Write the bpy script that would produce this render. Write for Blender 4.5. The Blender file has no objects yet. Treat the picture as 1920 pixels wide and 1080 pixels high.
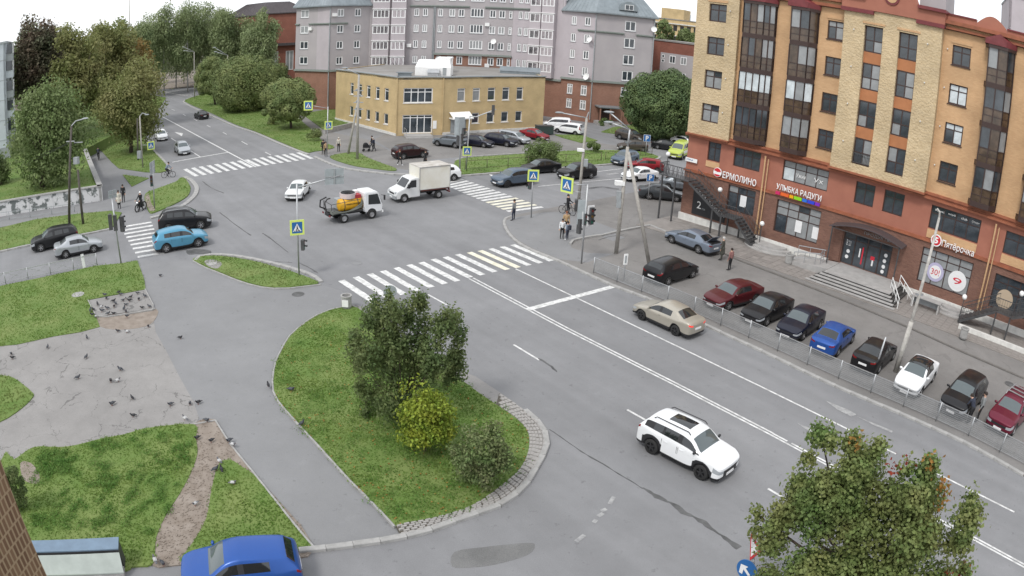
import bpy, bmesh, math, random
import numpy as np
from mathutils import Vector, Matrix
random.seed(7)
rng = np.random.default_rng(11)
SC = bpy.context.scene
COL = SC.collection
rad = math.radians

# ---------------------------------------------------------------- camera (wide-angle surveillance lens), world, sun, exposure
CAM_H = 16.2
LF, LK = 1370.159, 0.102            # lens: theta = r/LF + LK (r/LF)^3, r in 1920-px units
PITCH, ROLL = rad(21.22), rad(3.16)
_dn = np.array([0, math.cos(PITCH), math.sin(PITCH)])
_c, _s = math.cos(ROLL), math.sin(ROLL)
DN = np.array([_c*_dn[0]-_s*_dn[1], _s*_dn[0]+_c*_dn[1], _dn[2]])
FW = np.array([0, 0, 1.]) - DN*DN[2]; FW /= np.linalg.norm(FW)
RT = np.cross(DN, FW)
MC = np.stack([RT, FW, -DN])        # camera (x right, y down, z forward) -> world

cam_d = bpy.data.cameras.new('camera'); cam = bpy.data.objects.new('camera', cam_d); COL.objects.link(cam)
cam_d.type = 'PANO'
cam_d.panorama_type = 'FISHEYE_LENS_POLYNOMIAL'
cam_d.sensor_fit = 'HORIZONTAL'; cam_d.sensor_width = 36.0; cam_d.sensor_height = 20.25
_p = 1920/36.0
cam_d.fisheye_fov = rad(170)
cam_d.fisheye_polynomial_k0 = 0.0
cam_d.fisheye_polynomial_k1 = -(_p/LF)
cam_d.fisheye_polynomial_k2 = 0.0
cam_d.fisheye_polynomial_k3 = -(LK*(_p/LF)**3)
cam_d.fisheye_polynomial_k4 = 0.0
cam_d.clip_start = 0.05; cam_d.clip_end = 3000
cx, cy, cz = MC[:, 0], -MC[:, 1], -MC[:, 2]
cam.matrix_world = Matrix([[cx[i], cy[i], cz[i], (0, 0, CAM_H)[i]] for i in range(3)] + [[0, 0, 0, 1]])
SC.camera = cam

w = bpy.data.worlds.new('World'); SC.world = w; w.use_nodes = True
nt = w.node_tree; nt.nodes.clear()
out = nt.nodes.new('ShaderNodeOutputWorld'); bg = nt.nodes.new('ShaderNodeBackground')
sky = nt.nodes.new('ShaderNodeTexSky'); sky.sky_type = 'NISHITA'; sky.sun_disc = False
SUN_EL, SUN_AZ = rad(52), rad(215)
sky.sun_elevation = SUN_EL; sky.sun_rotation = SUN_AZ
tc = nt.nodes.new('ShaderNodeTexCoord'); nz = nt.nodes.new('ShaderNodeTexNoise'); nz.inputs['Scale'].default_value = 2.2; nz.inputs['Detail'].default_value = 5
cr = nt.nodes.new('ShaderNodeValToRGB')
cr.color_ramp.elements[0].position = .3; cr.color_ramp.elements[0].color = (9.6, 9.9, 10.4, 1)
cr.color_ramp.elements[1].position = .7; cr.color_ramp.elements[1].color = (11.6, 11.7, 11.9, 1)
mx = nt.nodes.new('ShaderNodeMix'); mx.data_type = 'RGBA'; mx.inputs[0].default_value = .86
nt.links.new(tc.outputs['Generated'], nz.inputs['Vector']); nt.links.new(nz.outputs['Fac'], cr.inputs['Fac'])
nt.links.new(sky.outputs['Color'], mx.inputs[6]); nt.links.new(cr.outputs['Color'], mx.inputs[7])
nt.links.new(mx.outputs[2], bg.inputs['Color']); bg.inputs['Strength'].default_value = 0.10
nt.links.new(bg.outputs['Background'], out.inputs['Surface'])

sd = bpy.data.lights.new('sun', 'SUN'); sun = bpy.data.objects.new('sun', sd); COL.objects.link(sun)
sd.energy = 1.5; sd.angle = rad(12); sd.color = (1, .97, .92)
_sv = Vector((math.sin(SUN_AZ)*math.cos(SUN_EL), math.cos(SUN_AZ)*math.cos(SUN_EL), math.sin(SUN_EL)))
sun.rotation_euler = _sv.to_track_quat('Z', 'Y').to_euler()

vs = SC.view_settings
SC.display_settings.display_device = 'sRGB'
vs.view_transform = 'Standard'; vs.look = 'None'; vs.gamma = 1; vs.exposure = 0.35
try: vs.use_curve_mapping = False
except Exception: pass

# ---------------------------------------------------------------- places: where a sight line meets the ground
def ray(px, py):
    d = np.array([px-960., py-540.]); r = np.hypot(*d)+1e-9; q = r/LF; th = q+LK*q**3
    return MC @ np.array([d[0]/r*math.sin(th), d[1]/r*math.sin(th), math.cos(th)])
def G(px, py, z=0.):
    v = ray(px, py); t = (z-CAM_H)/v[2]
    return Vector((v[0]*t, v[1]*t, z))
def TOP(b, px, py):
    """the point of the sight line (px,py) that lies as far away as the ground point b"""
    v = ray(px, py); n = np.array([b[0], b[1]]); n = n/np.linalg.norm(n)
    t = (b[0]*n[0]+b[1]*n[1])/(v[0]*n[0]+v[1]*n[1])
    return Vector((v[0]*t, v[1]*t, CAM_H+v[2]*t))

# ---------------------------------------------------------------- mesh helpers
class MB:
    def __init__(s): s.v = []; s.f = []; s.m = []
    def add(s, vs, fs, m=0):
        o = len(s.v); s.v += [tuple(p) for p in vs]; s.f += [tuple(i+o for i in f) for f in fs]; s.m += [m]*len(fs); return s
    def box(s, x0, x1, y0, y1, z0, z1, m=0):
        return s.add([(x0,y0,z0),(x1,y0,z0),(x1,y1,z0),(x0,y1,z0),(x0,y0,z1),(x1,y0,z1),(x1,y1,z1),(x0,y1,z1)],
                     [(3,2,1,0),(4,5,6,7),(0,1,5,4),(1,2,6,5),(2,3,7,6),(3,0,4,7)], m)
    def cbox(s, c, d, sx, sy, sz, m=0):
        """box centred at c whose length sx runs along d"""
        d = Vector(d).normalized(); u = Vector((0,0,1)) if abs(d.z) < .95 else Vector((0,1,0))
        a = u.cross(d).normalized(); b = d.cross(a); c = Vector(c)
        vs = [c+d*(i*sx/2)+a*(j*sy/2)+b*(k*sz/2) for k in (-1,1) for i, j in ((-1,-1),(1,-1),(1,1),(-1,1))]
        return s.add(vs, [(3,2,1,0),(4,5,6,7),(0,1,5,4),(1,2,6,5),(2,3,7,6),(3,0,4,7)], m)
    def bar(s, p, q, w, h=None, m=0):
        p = Vector(p); q = Vector(q); return s.cbox((p+q)/2, q-p, (q-p).length, w, h or w, m)
    def tube(s, pts, r, n=8, m=0, cap=True):
        pts = [Vector(p) for p in pts]; rs = r if isinstance(r, (list, tuple)) else [r]*len(pts)
        vs = []; fs = []
        up = None
        for i, p in enumerate(pts):
            d = (pts[min(i+1, len(pts)-1)]-pts[max(i-1, 0)]).normalized()
            if up is None:
                up = Vector((0,0,1)) if abs(d.z) < .9 else Vector((1,0,0))
            a = (up - d*up.dot(d)).normalized(); b = d.cross(a); up = a
            for k in range(n):
                t = 2*math.pi*k/n; vs.append(p+(a*math.cos(t)+b*math.sin(t))*rs[i])
        for i in range(len(pts)-1):
            for k in range(n):
                k2 = (k+1) % n; fs.append((i*n+k, i*n+k2, (i+1)*n+k2, (i+1)*n+k))
        if cap: fs.append(tuple(range(n-1, -1, -1))); e = (len(pts)-1)*n; fs.append(tuple(range(e, e+n)))
        return s.add(vs, fs, m)
    def prism(s, poly, z0, z1, m=0):
        n = len(poly); a = sum(poly[i][0]*poly[(i+1)%n][1]-poly[(i+1)%n][0]*poly[i][1] for i in range(n))
        if a < 0: poly = poly[::-1]
        vs = [(p[0],p[1],z0) for p in poly]+[(p[0],p[1],z1) for p in poly]
        fs = [tuple(range(n, 2*n))]+[(i, (i+1)%n, n+(i+1)%n, n+i) for i in range(n)]
        return s.add(vs, fs, m)
    def lathe(s, prof, c=(0,0,0), n=16, m=0):
        vs = []; fs = []
        for r, z in prof:
            for k in range(n):
                t = 2*math.pi*k/n; vs.append((c[0]+r*math.cos(t), c[1]+r*math.sin(t), c[2]+z))
        for i in range(len(prof)-1):
            for k in range(n):
                k2 = (k+1)%n; fs.append((i*n+k, i*n+k2, (i+1)*n+k2, (i+1)*n+k))
        return s.add(vs, fs, m)
    def ball(s, c, r, n=10, m=0, sq=(1,1,1)):
        vs = []; fs = []; h = max(4, n//2)
        for i in range(h+1):
            a = math.pi*i/h
            for k in range(n):
                t = 2*math.pi*k/n
                vs.append((c[0]+r*sq[0]*math.sin(a)*math.cos(t), c[1]+r*sq[1]*math.sin(a)*math.sin(t), c[2]+r*sq[2]*math.cos(a)))
        for i in range(h):
            for k in range(n):
                k2 = (k+1)%n; fs.append((i*n+k, (i+1)*n+k, (i+1)*n+k2, i*n+k2))
        return s.add(vs, fs, m)
    def mesh(s, name, smooth=False):
        me = bpy.data.meshes.new(name); me.from_pydata(s.v, [], s.f)
        if any(s.m): me.polygons.foreach_set('material_index', s.m)
        if smooth: me.polygons.foreach_set('use_smooth', [True]*len(s.f))
        me.update(); return me
    def build(s, name, mats, parent=None, smooth=False, kind=None):
        me = s.mesh(name, smooth)
        for m in (mats if isinstance(mats, (list, tuple)) else [mats]): me.materials.append(m)
        return link(name, me, parent, kind)
def link(name, me, parent=None, kind=None):
    o = bpy.data.objects.new(name, me); COL.objects.link(o)
    if parent is not None: o.parent = parent
    if kind: o['kind'] = kind
    return o
def thing(name, label, cat, loc=(0,0,0), rz=0, group=None):
    o = bpy.data.objects.new(name, None); COL.objects.link(o); o.location = loc; o.rotation_euler = (0,0,rz)
    o.empty_display_size = .2
    return tag(o, label, cat, group)
def tag(o, label, cat, group=None):
    o['label'] = label; o['category'] = cat
    if group: o['group'] = group
    return o
def copy_tree(o, parent=None):
    c = o.copy(); COL.objects.link(c); c.parent = parent
    for ch in list(o.children): copy_tree(ch, c)
    return c
def setmat(o, m, i=0):
    o.material_slots[i].link = 'OBJECT'; o.material_slots[i].material = m
def smooth_px(pts, k=4, closed=False):
    """Catmull-Rom through points (2-D)"""
    n = len(pts); out = []
    rngi = range(n) if closed else range(n-1)
    for i in rngi:
        if closed: p0,p1,p2,p3 = (pts[(i-1)%n], pts[i], pts[(i+1)%n], pts[(i+2)%n])
        else: p0,p1,p2,p3 = pts[max(i-1,0)], pts[i], pts[i+1], pts[min(i+2,n-1)]
        for j in range(k):
            t = j/k
            out.append(tuple(.5*((2*p1[a])+(-p0[a]+p2[a])*t+(2*p0[a]-5*p1[a]+4*p2[a]-p3[a])*t*t+(-p0[a]+3*p1[a]-3*p2[a]+p3[a])*t**3) for a in (0,1)))
    if not closed: out.append(tuple(pts[-1]))
    return out

# ---------------------------------------------------------------- materials
MATS = {}
def mat(name, col, rough=.8, var=.0, scale=3., col2=None, bump=0., bscale=40., metal=0., coat=0., spec=.5, detail=6., island=0., coord='Object', alpha=None, emit=0):
    if name in MATS: return MATS[name]
    m = bpy.data.materials.new(name); m.use_nodes = True; t = m.node_tree; b = t.nodes['Principled BSDF']; L = t.links.new
    b.inputs['Roughness'].default_value = rough; b.inputs['Metallic'].default_value = metal
    b.inputs['Specular IOR Level'].default_value = spec; b.inputs['Coat Weight'].default_value = coat; b.inputs['Coat Roughness'].default_value = .04
    c4 = (*col, 1); b.inputs['Base Color'].default_value = c4
    if emit: b.inputs['Emission Color'].default_value = c4; b.inputs['Emission Strength'].default_value = emit
    src = None
    if var or col2 or bump:
        tcn = t.nodes.new('ShaderNodeTexCoord')
    if var or col2:
        n = t.nodes.new('ShaderNodeTexNoise'); n.inputs['Scale'].default_value = scale; n.inputs['Detail'].default_value = detail; n.inputs['Roughness'].default_value = .6
        L(tcn.outputs[coord], n.inputs['Vector'])
        r = t.nodes.new('ShaderNodeValToRGB'); r.color_ramp.elements[0].position = .33; r.color_ramp.elements[1].position = .67
        c2 = col2 or tuple(min(1, c*(1+var)) for c in col)
        c1 = col if col2 else tuple(c*(1-var) for c in col)
        r.color_ramp.elements[0].color = (*c1, 1); r.color_ramp.elements[1].color = (*c2, 1)
        L(n.outputs['Fac'], r.inputs['Fac']); src = r.outputs['Color']
    if island:
        g = t.nodes.new('ShaderNodeNewGeometry'); mr = t.nodes.new('ShaderNodeMapRange'); mr.inputs['To Min'].default_value = 1-island; mr.inputs['To Max'].default_value = 1+island
        L(g.outputs['Random Per Island'], mr.inputs['Value'])
        hs = t.nodes.new('ShaderNodeMix'); hs.data_type = 'RGBA'; hs.blend_type = 'MULTIPLY'; hs.inputs[0].default_value = 1
        if src: L(src, hs.inputs[6])
        else: hs.inputs[6].default_value = c4
        L(mr.outputs['Result'], hs.inputs[7]); src = hs.outputs[2]
    if src: L(src, b.inputs['Base Color'])
    if bump:
        n2 = t.nodes.new('ShaderNodeTexNoise'); n2.inputs['Scale'].default_value = bscale; n2.inputs['Detail'].default_value = 4
        L(tcn.outputs[coord], n2.inputs['Vector'])
        bp = t.nodes.new('ShaderNodeBump'); bp.inputs['Strength'].default_value = bump; bp.inputs['Distance'].default_value = .05
        L(n2.outputs['Fac'], bp.inputs['Height']); L(bp.outputs['Normal'], b.inputs['Normal'])
    MATS[name] = m; return m
def asphalt(name, base, patch=.12, crack=.0, crackscale=.5, grain=.18, tracks=None):
    m = mat(name, base, .92, spec=.25); t = m.node_tree; b = t.nodes['Principled BSDF']; L = t.links.new
    tcn = t.nodes.new('ShaderNodeTexCoord')
    def noise(s, d=5, r=.6):
        n = t.nodes.new('ShaderNodeTexNoise'); n.inputs['Scale'].default_value = s; n.inputs['Detail'].default_value = d; n.inputs['Roughness'].default_value = r; L(tcn.outputs['Object'], n.inputs['Vector']); return n
    def rng_(x, a, c, lo=.35, hi=.65):
        r = t.nodes.new('ShaderNodeMapRange'); r.inputs['From Min'].default_value = lo; r.inputs['From Max'].default_value = hi; r.inputs['To Min'].default_value = a; r.inputs['To Max'].default_value = c; L(x, r.inputs['Value']); return r.outputs['Result']
    def mul(x, y):
        mm = t.nodes.new('ShaderNodeMath'); mm.operation = 'MULTIPLY'; L(x, mm.inputs[0]); L(y, mm.inputs[1]); return mm.outputs[0]
    f = rng_(noise(.12, 6, .65).outputs['Fac'], 1-patch, 1+patch)
    f = mul(f, rng_(noise(1.1, 5, .7).outputs['Fac'], 1-patch*.4, 1+patch*.4))
    f = mul(f, rng_(noise(28, 3, .7).outputs['Fac'], 1-grain, 1+grain, .3, .7))
    f = mul(f, rng_(noise(2.2, 9, .75).outputs['Fac'], 1, .74, .585, .66)); f = mul(f, rng_(noise(.7, 7, .7).outputs['Fac'], 1, 1.12, .6, .75))
    if tracks:      # wheel tracks and oil streaks along the lanes
        mp = t.nodes.new('ShaderNodeMapping'); mp.vector_type = 'TEXTURE'; mp.inputs['Rotation'].default_value = (0,0,tracks); mp.inputs['Scale'].default_value = (1.3,60,1); L(tcn.outputs['Object'], mp.inputs['Vector'])
        nn = t.nodes.new('ShaderNodeTexNoise'); nn.inputs['Scale'].default_value = 1.0; nn.inputs['Detail'].default_value = 5; L(mp.outputs[0], nn.inputs['Vector']); f = mul(f, rng_(nn.outputs['Fac'], .93, 1.06))
    if crack:
        nd = noise(1.3, 4); vm = t.nodes.new('ShaderNodeVectorMath'); vm.operation = 'MULTIPLY_ADD'
        L(nd.outputs['Color'], vm.inputs[0]); vm.inputs[1].default_value = (1.2,1.2,.0); L(tcn.outputs['Object'], vm.inputs[2])
        v = t.nodes.new('ShaderNodeTexVoronoi'); v.feature = 'DISTANCE_TO_EDGE'; v.inputs['Scale'].default_value = crackscale; L(vm.outputs[0], v.inputs['Vector'])
        gap = rng_(noise(.6, 5).outputs['Fac'], .0, .014, .45, .6)
        lt = t.nodes.new('ShaderNodeMath'); lt.operation = 'LESS_THAN'; L(v.outputs['Distance'], lt.inputs[0]); L(gap, lt.inputs[1])
        f = mul(f, rng_(lt.outputs[0], 1, 1-crack, 0, 1))
    mxn = t.nodes.new('ShaderNodeMix'); mxn.data_type = 'RGBA'; mxn.blend_type = 'MULTIPLY'; mxn.inputs[0].default_value = 1; mxn.inputs[6].default_value = (*base, 1)
    L(f, mxn.inputs[7]); L(mxn.outputs[2], b.inputs['Base Color'])
    bp = t.nodes.new('ShaderNodeBump'); bp.inputs['Strength'].default_value = .25; bp.inputs['Distance'].default_value = .02; L(noise(60, 2).outputs['Fac'], bp.inputs['Height']); L(bp.outputs['Normal'], b.inputs['Normal'])
    return m
def bricks(name, c1, c2, mortar, rough=.9, scale=1., bump=.6, bw=.26, bh=.077, relief=0.):
    """brick courses in the wall's own x-z plane (walls are built in local metres)"""
    m = mat(name, c1, rough, spec=.25); t = m.node_tree; b = t.nodes['Principled BSDF']; L = t.links.new
    tcn = t.nodes.new('ShaderNodeTexCoord'); sp = t.nodes.new('ShaderNodeSeparateXYZ'); cm = t.nodes.new('ShaderNodeCombineXYZ'); L(tcn.outputs['Object'], sp.inputs[0])
    ad = t.nodes.new('ShaderNodeMath'); ad.operation = 'ADD'; L(sp.outputs['X'], ad.inputs[0]); L(sp.outputs['Y'], ad.inputs[1])
    L(ad.outputs[0], cm.inputs['X']); L(sp.outputs['Z'], cm.inputs['Y'])
    br = t.nodes.new('ShaderNodeTexBrick'); L(cm.outputs[0], br.inputs['Vector']); br.inputs['Scale'].default_value = scale
    br.inputs['Brick Width'].default_value = bw; br.inputs['Row Height'].default_value = bh; br.inputs['Mortar Size'].default_value = .006; br.inputs['Mortar Smooth'].default_value = .1
    br.inputs['Color1'].default_value = (*c1, 1); br.inputs['Color2'].default_value = (*c2, 1); br.inputs['Mortar'].default_value = (*mortar, 1)
    n = t.nodes.new('ShaderNodeTexNoise'); n.inputs['Scale'].default_value = .5; n.inputs['Detail'].default_value = 7; L(tcn.outputs['Object'], n.inputs['Vector'])
    mr = t.nodes.new('ShaderNodeMapRange'); mr.inputs['From Min'].default_value = .3; mr.inputs['From Max'].default_value = .7; mr.inputs['To Min'].default_value = .86; mr.inputs['To Max'].default_value = 1.12; L(n.outputs['Fac'], mr.inputs['Value'])
    mm = t.nodes.new('ShaderNodeMix'); mm.data_type = 'RGBA'; mm.blend_type = 'MULTIPLY'; mm.inputs[0].default_value = 1; L(br.outputs['Color'], mm.inputs[6]); L(mr.outputs[0], mm.inputs[7]); L(mm.outputs[2], b.inputs['Base Color'])
    bp = t.nodes.new('ShaderNodeBump'); bp.inputs['Strength'].default_value = bump; bp.inputs['Distance'].default_value = .03
    if relief:
        n3 = t.nodes.new('ShaderNodeTexVoronoi'); n3.inputs['Scale'].default_value = 6.5; L(cm.outputs[0], n3.inputs['Vector'])
        n3.feature = 'F1'; hm = t.nodes.new('ShaderNodeMath'); hm.operation = 'MULTIPLY'; hm.inputs[1].default_value = relief; L(n3.outputs['Distance'], hm.inputs[0])
        L(hm.outputs[0], bp.inputs['Height']); bp.inputs['Distance'].default_value = .12
    else:
        iv = t.nodes.new('ShaderNodeMath'); iv.operation = 'SUBTRACT'; iv.inputs[0].default_value = 1; L(br.outputs['Fac'], iv.inputs[1]); L(iv.outputs[0], bp.inputs['Height'])
    L(bp.outputs['Normal'], b.inputs['Normal'])
    return m
def leafmat(name, c1, c2, island=.35, trans=.25, scale=.5, c3=None):
    """foliage: two leaf colours in drifts, each leaf a little different, light passes through"""
    m = mat(name, c1, .62, col2=c2, scale=scale, island=island, spec=.3, detail=3)
    t = m.node_tree; b = t.nodes['Principled BSDF']
    tr = t.nodes.new('ShaderNodeBsdfTranslucent'); ms = t.nodes.new('ShaderNodeMixShader'); ms.inputs[0].default_value = trans
    src = b.inputs['Base Color'].links[0].from_socket; t.links.new(src, tr.inputs['Color'])
    o = t.nodes['Material Output']; t.links.new(b.outputs[0], ms.inputs[1]); t.links.new(tr.outputs[0], ms.inputs[2]); t.links.new(ms.outputs[0], o.inputs['Surface'])
    return m

M_ROAD = asphalt('road_asphalt', (.212,.213,.219), .09, grain=.1, tracks=rad(39.3))
M_PATH = asphalt('path_asphalt', (.217,.218,.222), .08, grain=.08)
M_LOT = asphalt('lot_asphalt', (.20,.192,.185), .14, crack=.12, crackscale=.2, grain=.1)
M_YARD = asphalt('worn_concrete', (.255,.246,.238), .14, crack=.38, crackscale=.6, grain=.12)
M_PATCH = asphalt('asphalt_patch', (.172,.172,.170), .2, grain=.2)
M_TAR = mat('tar', (.092,.092,.092), .85, var=.3, scale=2)
M_DIRT = mat('bare_soil', (.19,.155,.125), .95, col2=(.285,.245,.21), scale=1.7, bump=.5, bscale=18)
M_GRASS = mat('lawn', (.09,.16,.028), .95, col2=(.16,.205,.06), scale=.45, bump=.6, bscale=14, detail=9)
M_FARG = mat('far_ground', (.055,.06,.03), .95, col2=(.09,.08,.045), scale=.05)
M_KERB = mat('kerb_concrete', (.33,.325,.315), .9, var=.18, scale=3, bump=.2, bscale=30)
M_COB = mat('cobble_stone', (.34,.325,.31), .85, var=.2, scale=6, bump=.3, bscale=40, island=.18)
M_WHITE = mat('road_paint', (.40,.40,.39), .85, col2=(.74,.74,.73), scale=3.4, detail=12)
M_WORN = mat('road_paint_worn', (.215,.215,.218), .85, col2=(.38,.38,.375), scale=3.5, detail=9)
M_YELP = mat('road_paint_yellow', (.55,.52,.40), .8, col2=(.74,.72,.62), scale=2)
M_CONC = mat('pole_concrete', (.36,.34,.31), .9, var=.15, scale=4, bump=.2)
M_STEEL = mat('galvanised_steel', (.42,.43,.44), .45, metal=.6, var=.1)
M_DSTEEL = mat('dark_steel', (.06,.06,.062), .5, var=.2)
M_BLACK = mat('black_plastic', (.018,.018,.02), .5)
M_GREYP = mat('grey_paint', (.30,.32,.33), .6, var=.1)
M_WPAINT = mat('white_paint', (.78,.78,.77), .5, var=.05)
M_GLASS = mat('window_glass', (.045,.055,.065), .06, spec=.8, var=.5, scale=.7)
M_GLASS2 = mat('curtained_glass', (.26,.27,.275), .12, var=.15, scale=1.2, spec=.7)
M_GLASS3 = mat('brown_glass', (.075,.048,.03), .12, spec=.7, var=.5, scale=1.3)
M_GLASS4 = mat('bright_glass', (.55,.60,.62), .1, spec=.7, var=.2, scale=1.5)
M_CARGLASS = mat('car_glass', (.015,.018,.02), .04, spec=.9)
M_WSCR = mat('windscreen_glass_sky_tint', (.075,.095,.10), .05, spec=.9)  # teal grey base colour stands in for sky reflected in the windscreens
M_TYRE = mat('tyre_rubber', (.02,.02,.02), .85)
M_RIM = mat('alloy_rim', (.45,.45,.46), .35, metal=.8)
M_DRIM = mat('dark_rim', (.05,.05,.052), .4, metal=.5)
M_HEAD = mat('headlight_lens', (.34,.36,.38), .08, spec=.9)
M_TAIL = mat('taillight_lens', (.20,.008,.008), .15)
M_PLATE = mat('plate_white', (.75,.75,.75), .5)
M_YSIGN = mat('sign_lime_yellow', (.60,.72,.16), .5)
M_BSIGN = mat('sign_blue', (.02,.12,.34), .45)
M_RSIGN = mat('sign_red', (.55,.02,.03), .45)
# ---------------------------------------------------------------- ground, roads, lawns, kerbs
def gpoly(pts, z=0., k=0, closed=True):
    p = smooth_px(pts, k, closed) if k else pts
    return [G(a, b, z) for a, b in p]
def sheet(name, poly, z, m, depth=.12, kind='structure', parent=None):
    mb = MB(); poly = [(p[0], p[1]) for p in poly]; mb.prism(poly, z-depth, z)
    me = mb.mesh(name); me.materials.append(m)
    bm = bmesh.new(); bm.from_mesh(me); bmesh.ops.triangulate(bm, faces=[f for f in bm.faces if len(f.verts) > 4]); bm.to_mesh(me); bm.free()
    return link(name, me, parent, kind)
gr = MB(); gr.add([(-900,-60,-.3),(900,-60,-.3),(900,1500,-.3),(-900,1500,-.3)], [(0,1,2,3)])
gr.build('ground', M_FARG, kind='structure')
sheet('road', [(-84,3),(42,3),(90,40),(90,112),(-40,136),(-64,148),(-82,172),(-100,172),(-100,120),(-84,60)], 0.0, M_ROAD, .25)

# lawns (outlines where the picture's sight lines meet the ground)
ISL_SMALL = [(362,487),(373,481),(400,479),(436,482),(480,490),(520,501),(560,513),(597,529),(570,534),(530,538),(492,535),(455,525),(415,510),(385,498)]
ISL_L = [(742,986),(698,944),(661,908),(635,880),(602,843),(560,798),(521,751),(513,728),(512,713),(517,680),(530,653),(545,629),(577,602),(613,583),(645,575)]
ISL_R = [(655,574),(670,577),(690,592),(714,619),(752,648),(800,676),(841,698),(865,712),(892,732),(930,758),(964,781),(985,802),(992.5,821),(990,848),(977,876),(950,902),(885,947),(820,968),(768,978)]
LAWN_L = [(-60,547),(0,536),(83,519),(180,498),(227,493.5),(257,488),(263,503),(270,522),(273,541.5),(165,561.5),(180,593),(187,612),(150,622),(100,630),(33,645),(0,648),(-60,662)]
BLOB = [(-60,700),(0,703),(25,708),(45,722),(60,735),(62,743),(40,765),(0,790),(-60,805)]
LAWN_B = [(0,866),(27,861),(63,838),(110,838),(143,834),(190,822),(233,814),(277,802),(363,795),(367,820),(370,850),(358,885),(337,925),(310,967),(292,1010),(287,1056),(247,1062),(228,1072),(60,1120),(-60,1130)]
LAWN_C = [(410,870),(432,862),(452,874),(480,893),(517,938),(553,984),(587,1024),(560,1030),(520,1040),(470,1048),(343,1056),(352,1030),(366,1010),(387,970),(396,920)]
DIRT = [(363,795),(402,786),(418,812),(433,834),(456,863),(480,892),(590,1026),(500,1050),(343,1058),(287,1060),(280,1010),(300,960),(330,915),(350,880),(362,840)]
LAWN_G = [(-60,437),(0,427),(67,411),(133,402),(207,395),(228,398),(213,423),(203,427),(150,438),(50,458),(0,469),(-60,484)]
NWC = [(272,364),(289,355),(328,341),(338,333),(346,334),(353,342),(357,353),(351,367),(328,381),(291,397),(280,397),(273,380)]
TRI = [(230,327),(279,333.5),(247,349)]
VERGE = [(187,279),(210,304),(223,315),(273,322),(300,323),(319,318),(312,307),(289,283),(272,262),(275,235),(296,205),(312,183),(250,172),(165,176),(158,240)]
TOPV = [(347,190),(400,213),(440,232),(480,246),(530,267),(573,284),(590,283),(627,276),(607,266),(590,248),(552,215),(530,195),(480,180),(430,174),(388,175),(362,182)]
OFFL = [(566,213),(625,203),(668,228),(655,237),(612,246)]
CORN = [(620.5,291.6),(648.6,286),(671.5,286),(689,295),(717,306),(742,315),(738,319),(703,315.5),(668,310.5),(641.6,303.5),(624,297)]
STRIP = [(853,303),(872,296),(922,292),(985,288),(1057,283),(1127,281),(1200,284),(1232,292),(1228,297),(1180,302),(1127,307),(1043,313),(960,319),(865,326),(853,317)]
SMALLG = [(1040,252),(1090,253),(1120,263),(1090,267),(1057,258)]
RGR = [(1127,247),(1150,238),(1200,233),(1300,228),(1300,262),(1240,263),(1205,252),(1150,250)]
LAWNS = []
def lawn(pts, z, k=0, m=None):
    p = gpoly(pts, z, k); o = sheet('lawn', p, z, m or M_GRASS, .14); LAWNS.append((p, z)); return o
lawn(ISL_SMALL, .09, 4)
island_pts = smooth_px(ISL_L, 3)[:-1] + smooth_px(ISL_R, 4)
p = [G(a, b, .10) for a, b in island_pts]; sheet('lawn', p, .10, M_GRASS, .2); LAWNS.append((p, .10))
for P_, z, k in ((LAWN_L,.05,0),(BLOB,.06,3),(LAWN_B,.07,3),(LAWN_C,.066,3),(LAWN_G,.10,0),(NWC,.10,3),(TRI,.08,0),(VERGE,.08,0),(TOPV,.10,3),(OFFL,.10,0),(CORN,.10,3),(STRIP,.10,3),(SMALLG,.10,0),(RGR,.08,0)):
    lawn(P_, z, k)
sheet('dirt_track', gpoly(DIRT, .05, 3), .05, M_DIRT, .12)
sheet('worn_yard', gpoly([(-80,664),(0,648),(33,645),(100,630),(150,622),(187,611),(240,612),(288,598),(292,622),(313,660),(337,707),(363,753),(373,783),(367,796),(363,800),(277,806),(233,818),(143,840),(80,846),(50,856),(27,868),(0,872),(-80,890)], .012), .012, M_YARD, .05)
sheet('bare_earth', gpoly([(180,592),(240,584),(293,579),(291,598),(272,612),(225,618),(188,612)], .02, 3), .02, M_DIRT, .05)
sheet('feeding_slab', gpoly([(167,563),(272,543),(291,579),(240,585),(182,593)], .075), .075, M_YARD, .12)
sheet('bare_earth', gpoly([(38,868),(58,868),(74,890),(70,906),(45,900)], .078, 3), .078, M_DIRT, .03)
sheet('bare_earth', gpoly([(272,366),(279,362),(283,380),(292,394),(283,397),(274,385)], .105), .105, M_DIRT, .03)
sheet('bare_earth', gpoly([(383,490),(398,486),(416,493),(408,503),(392,500)], .095, 3), .095, M_YARD, .03)

# the car park and corner pavement stand a kerb's height above the road
K_EDGE = [(1000,396),(975,401),(959,404.5),(949,408),(945,415),(947,424),(955,438),(972,454),(1000,469),(1050,489),(1147,533),(1227,563),(1318,606),(1440,662),(1560,719),(1713,784),(1817,832),(1920,889)]
edge = [G(a, b, .1) for a, b in smooth_px(K_EDGE, 3)]
e2 = edge[-1]; dr = (edge[-1]-edge[-12]).normalized(); far_pt = e2+dr*14
sheet('car_park', edge+[far_pt, far_pt+Vector((14,12,0)), Vector((48,24,0)), G(1300,395,.1), G(1284,342,.1), G(1100,378,.1), G(1040,388,.1)], .1, M_LOT, .3)
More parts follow.
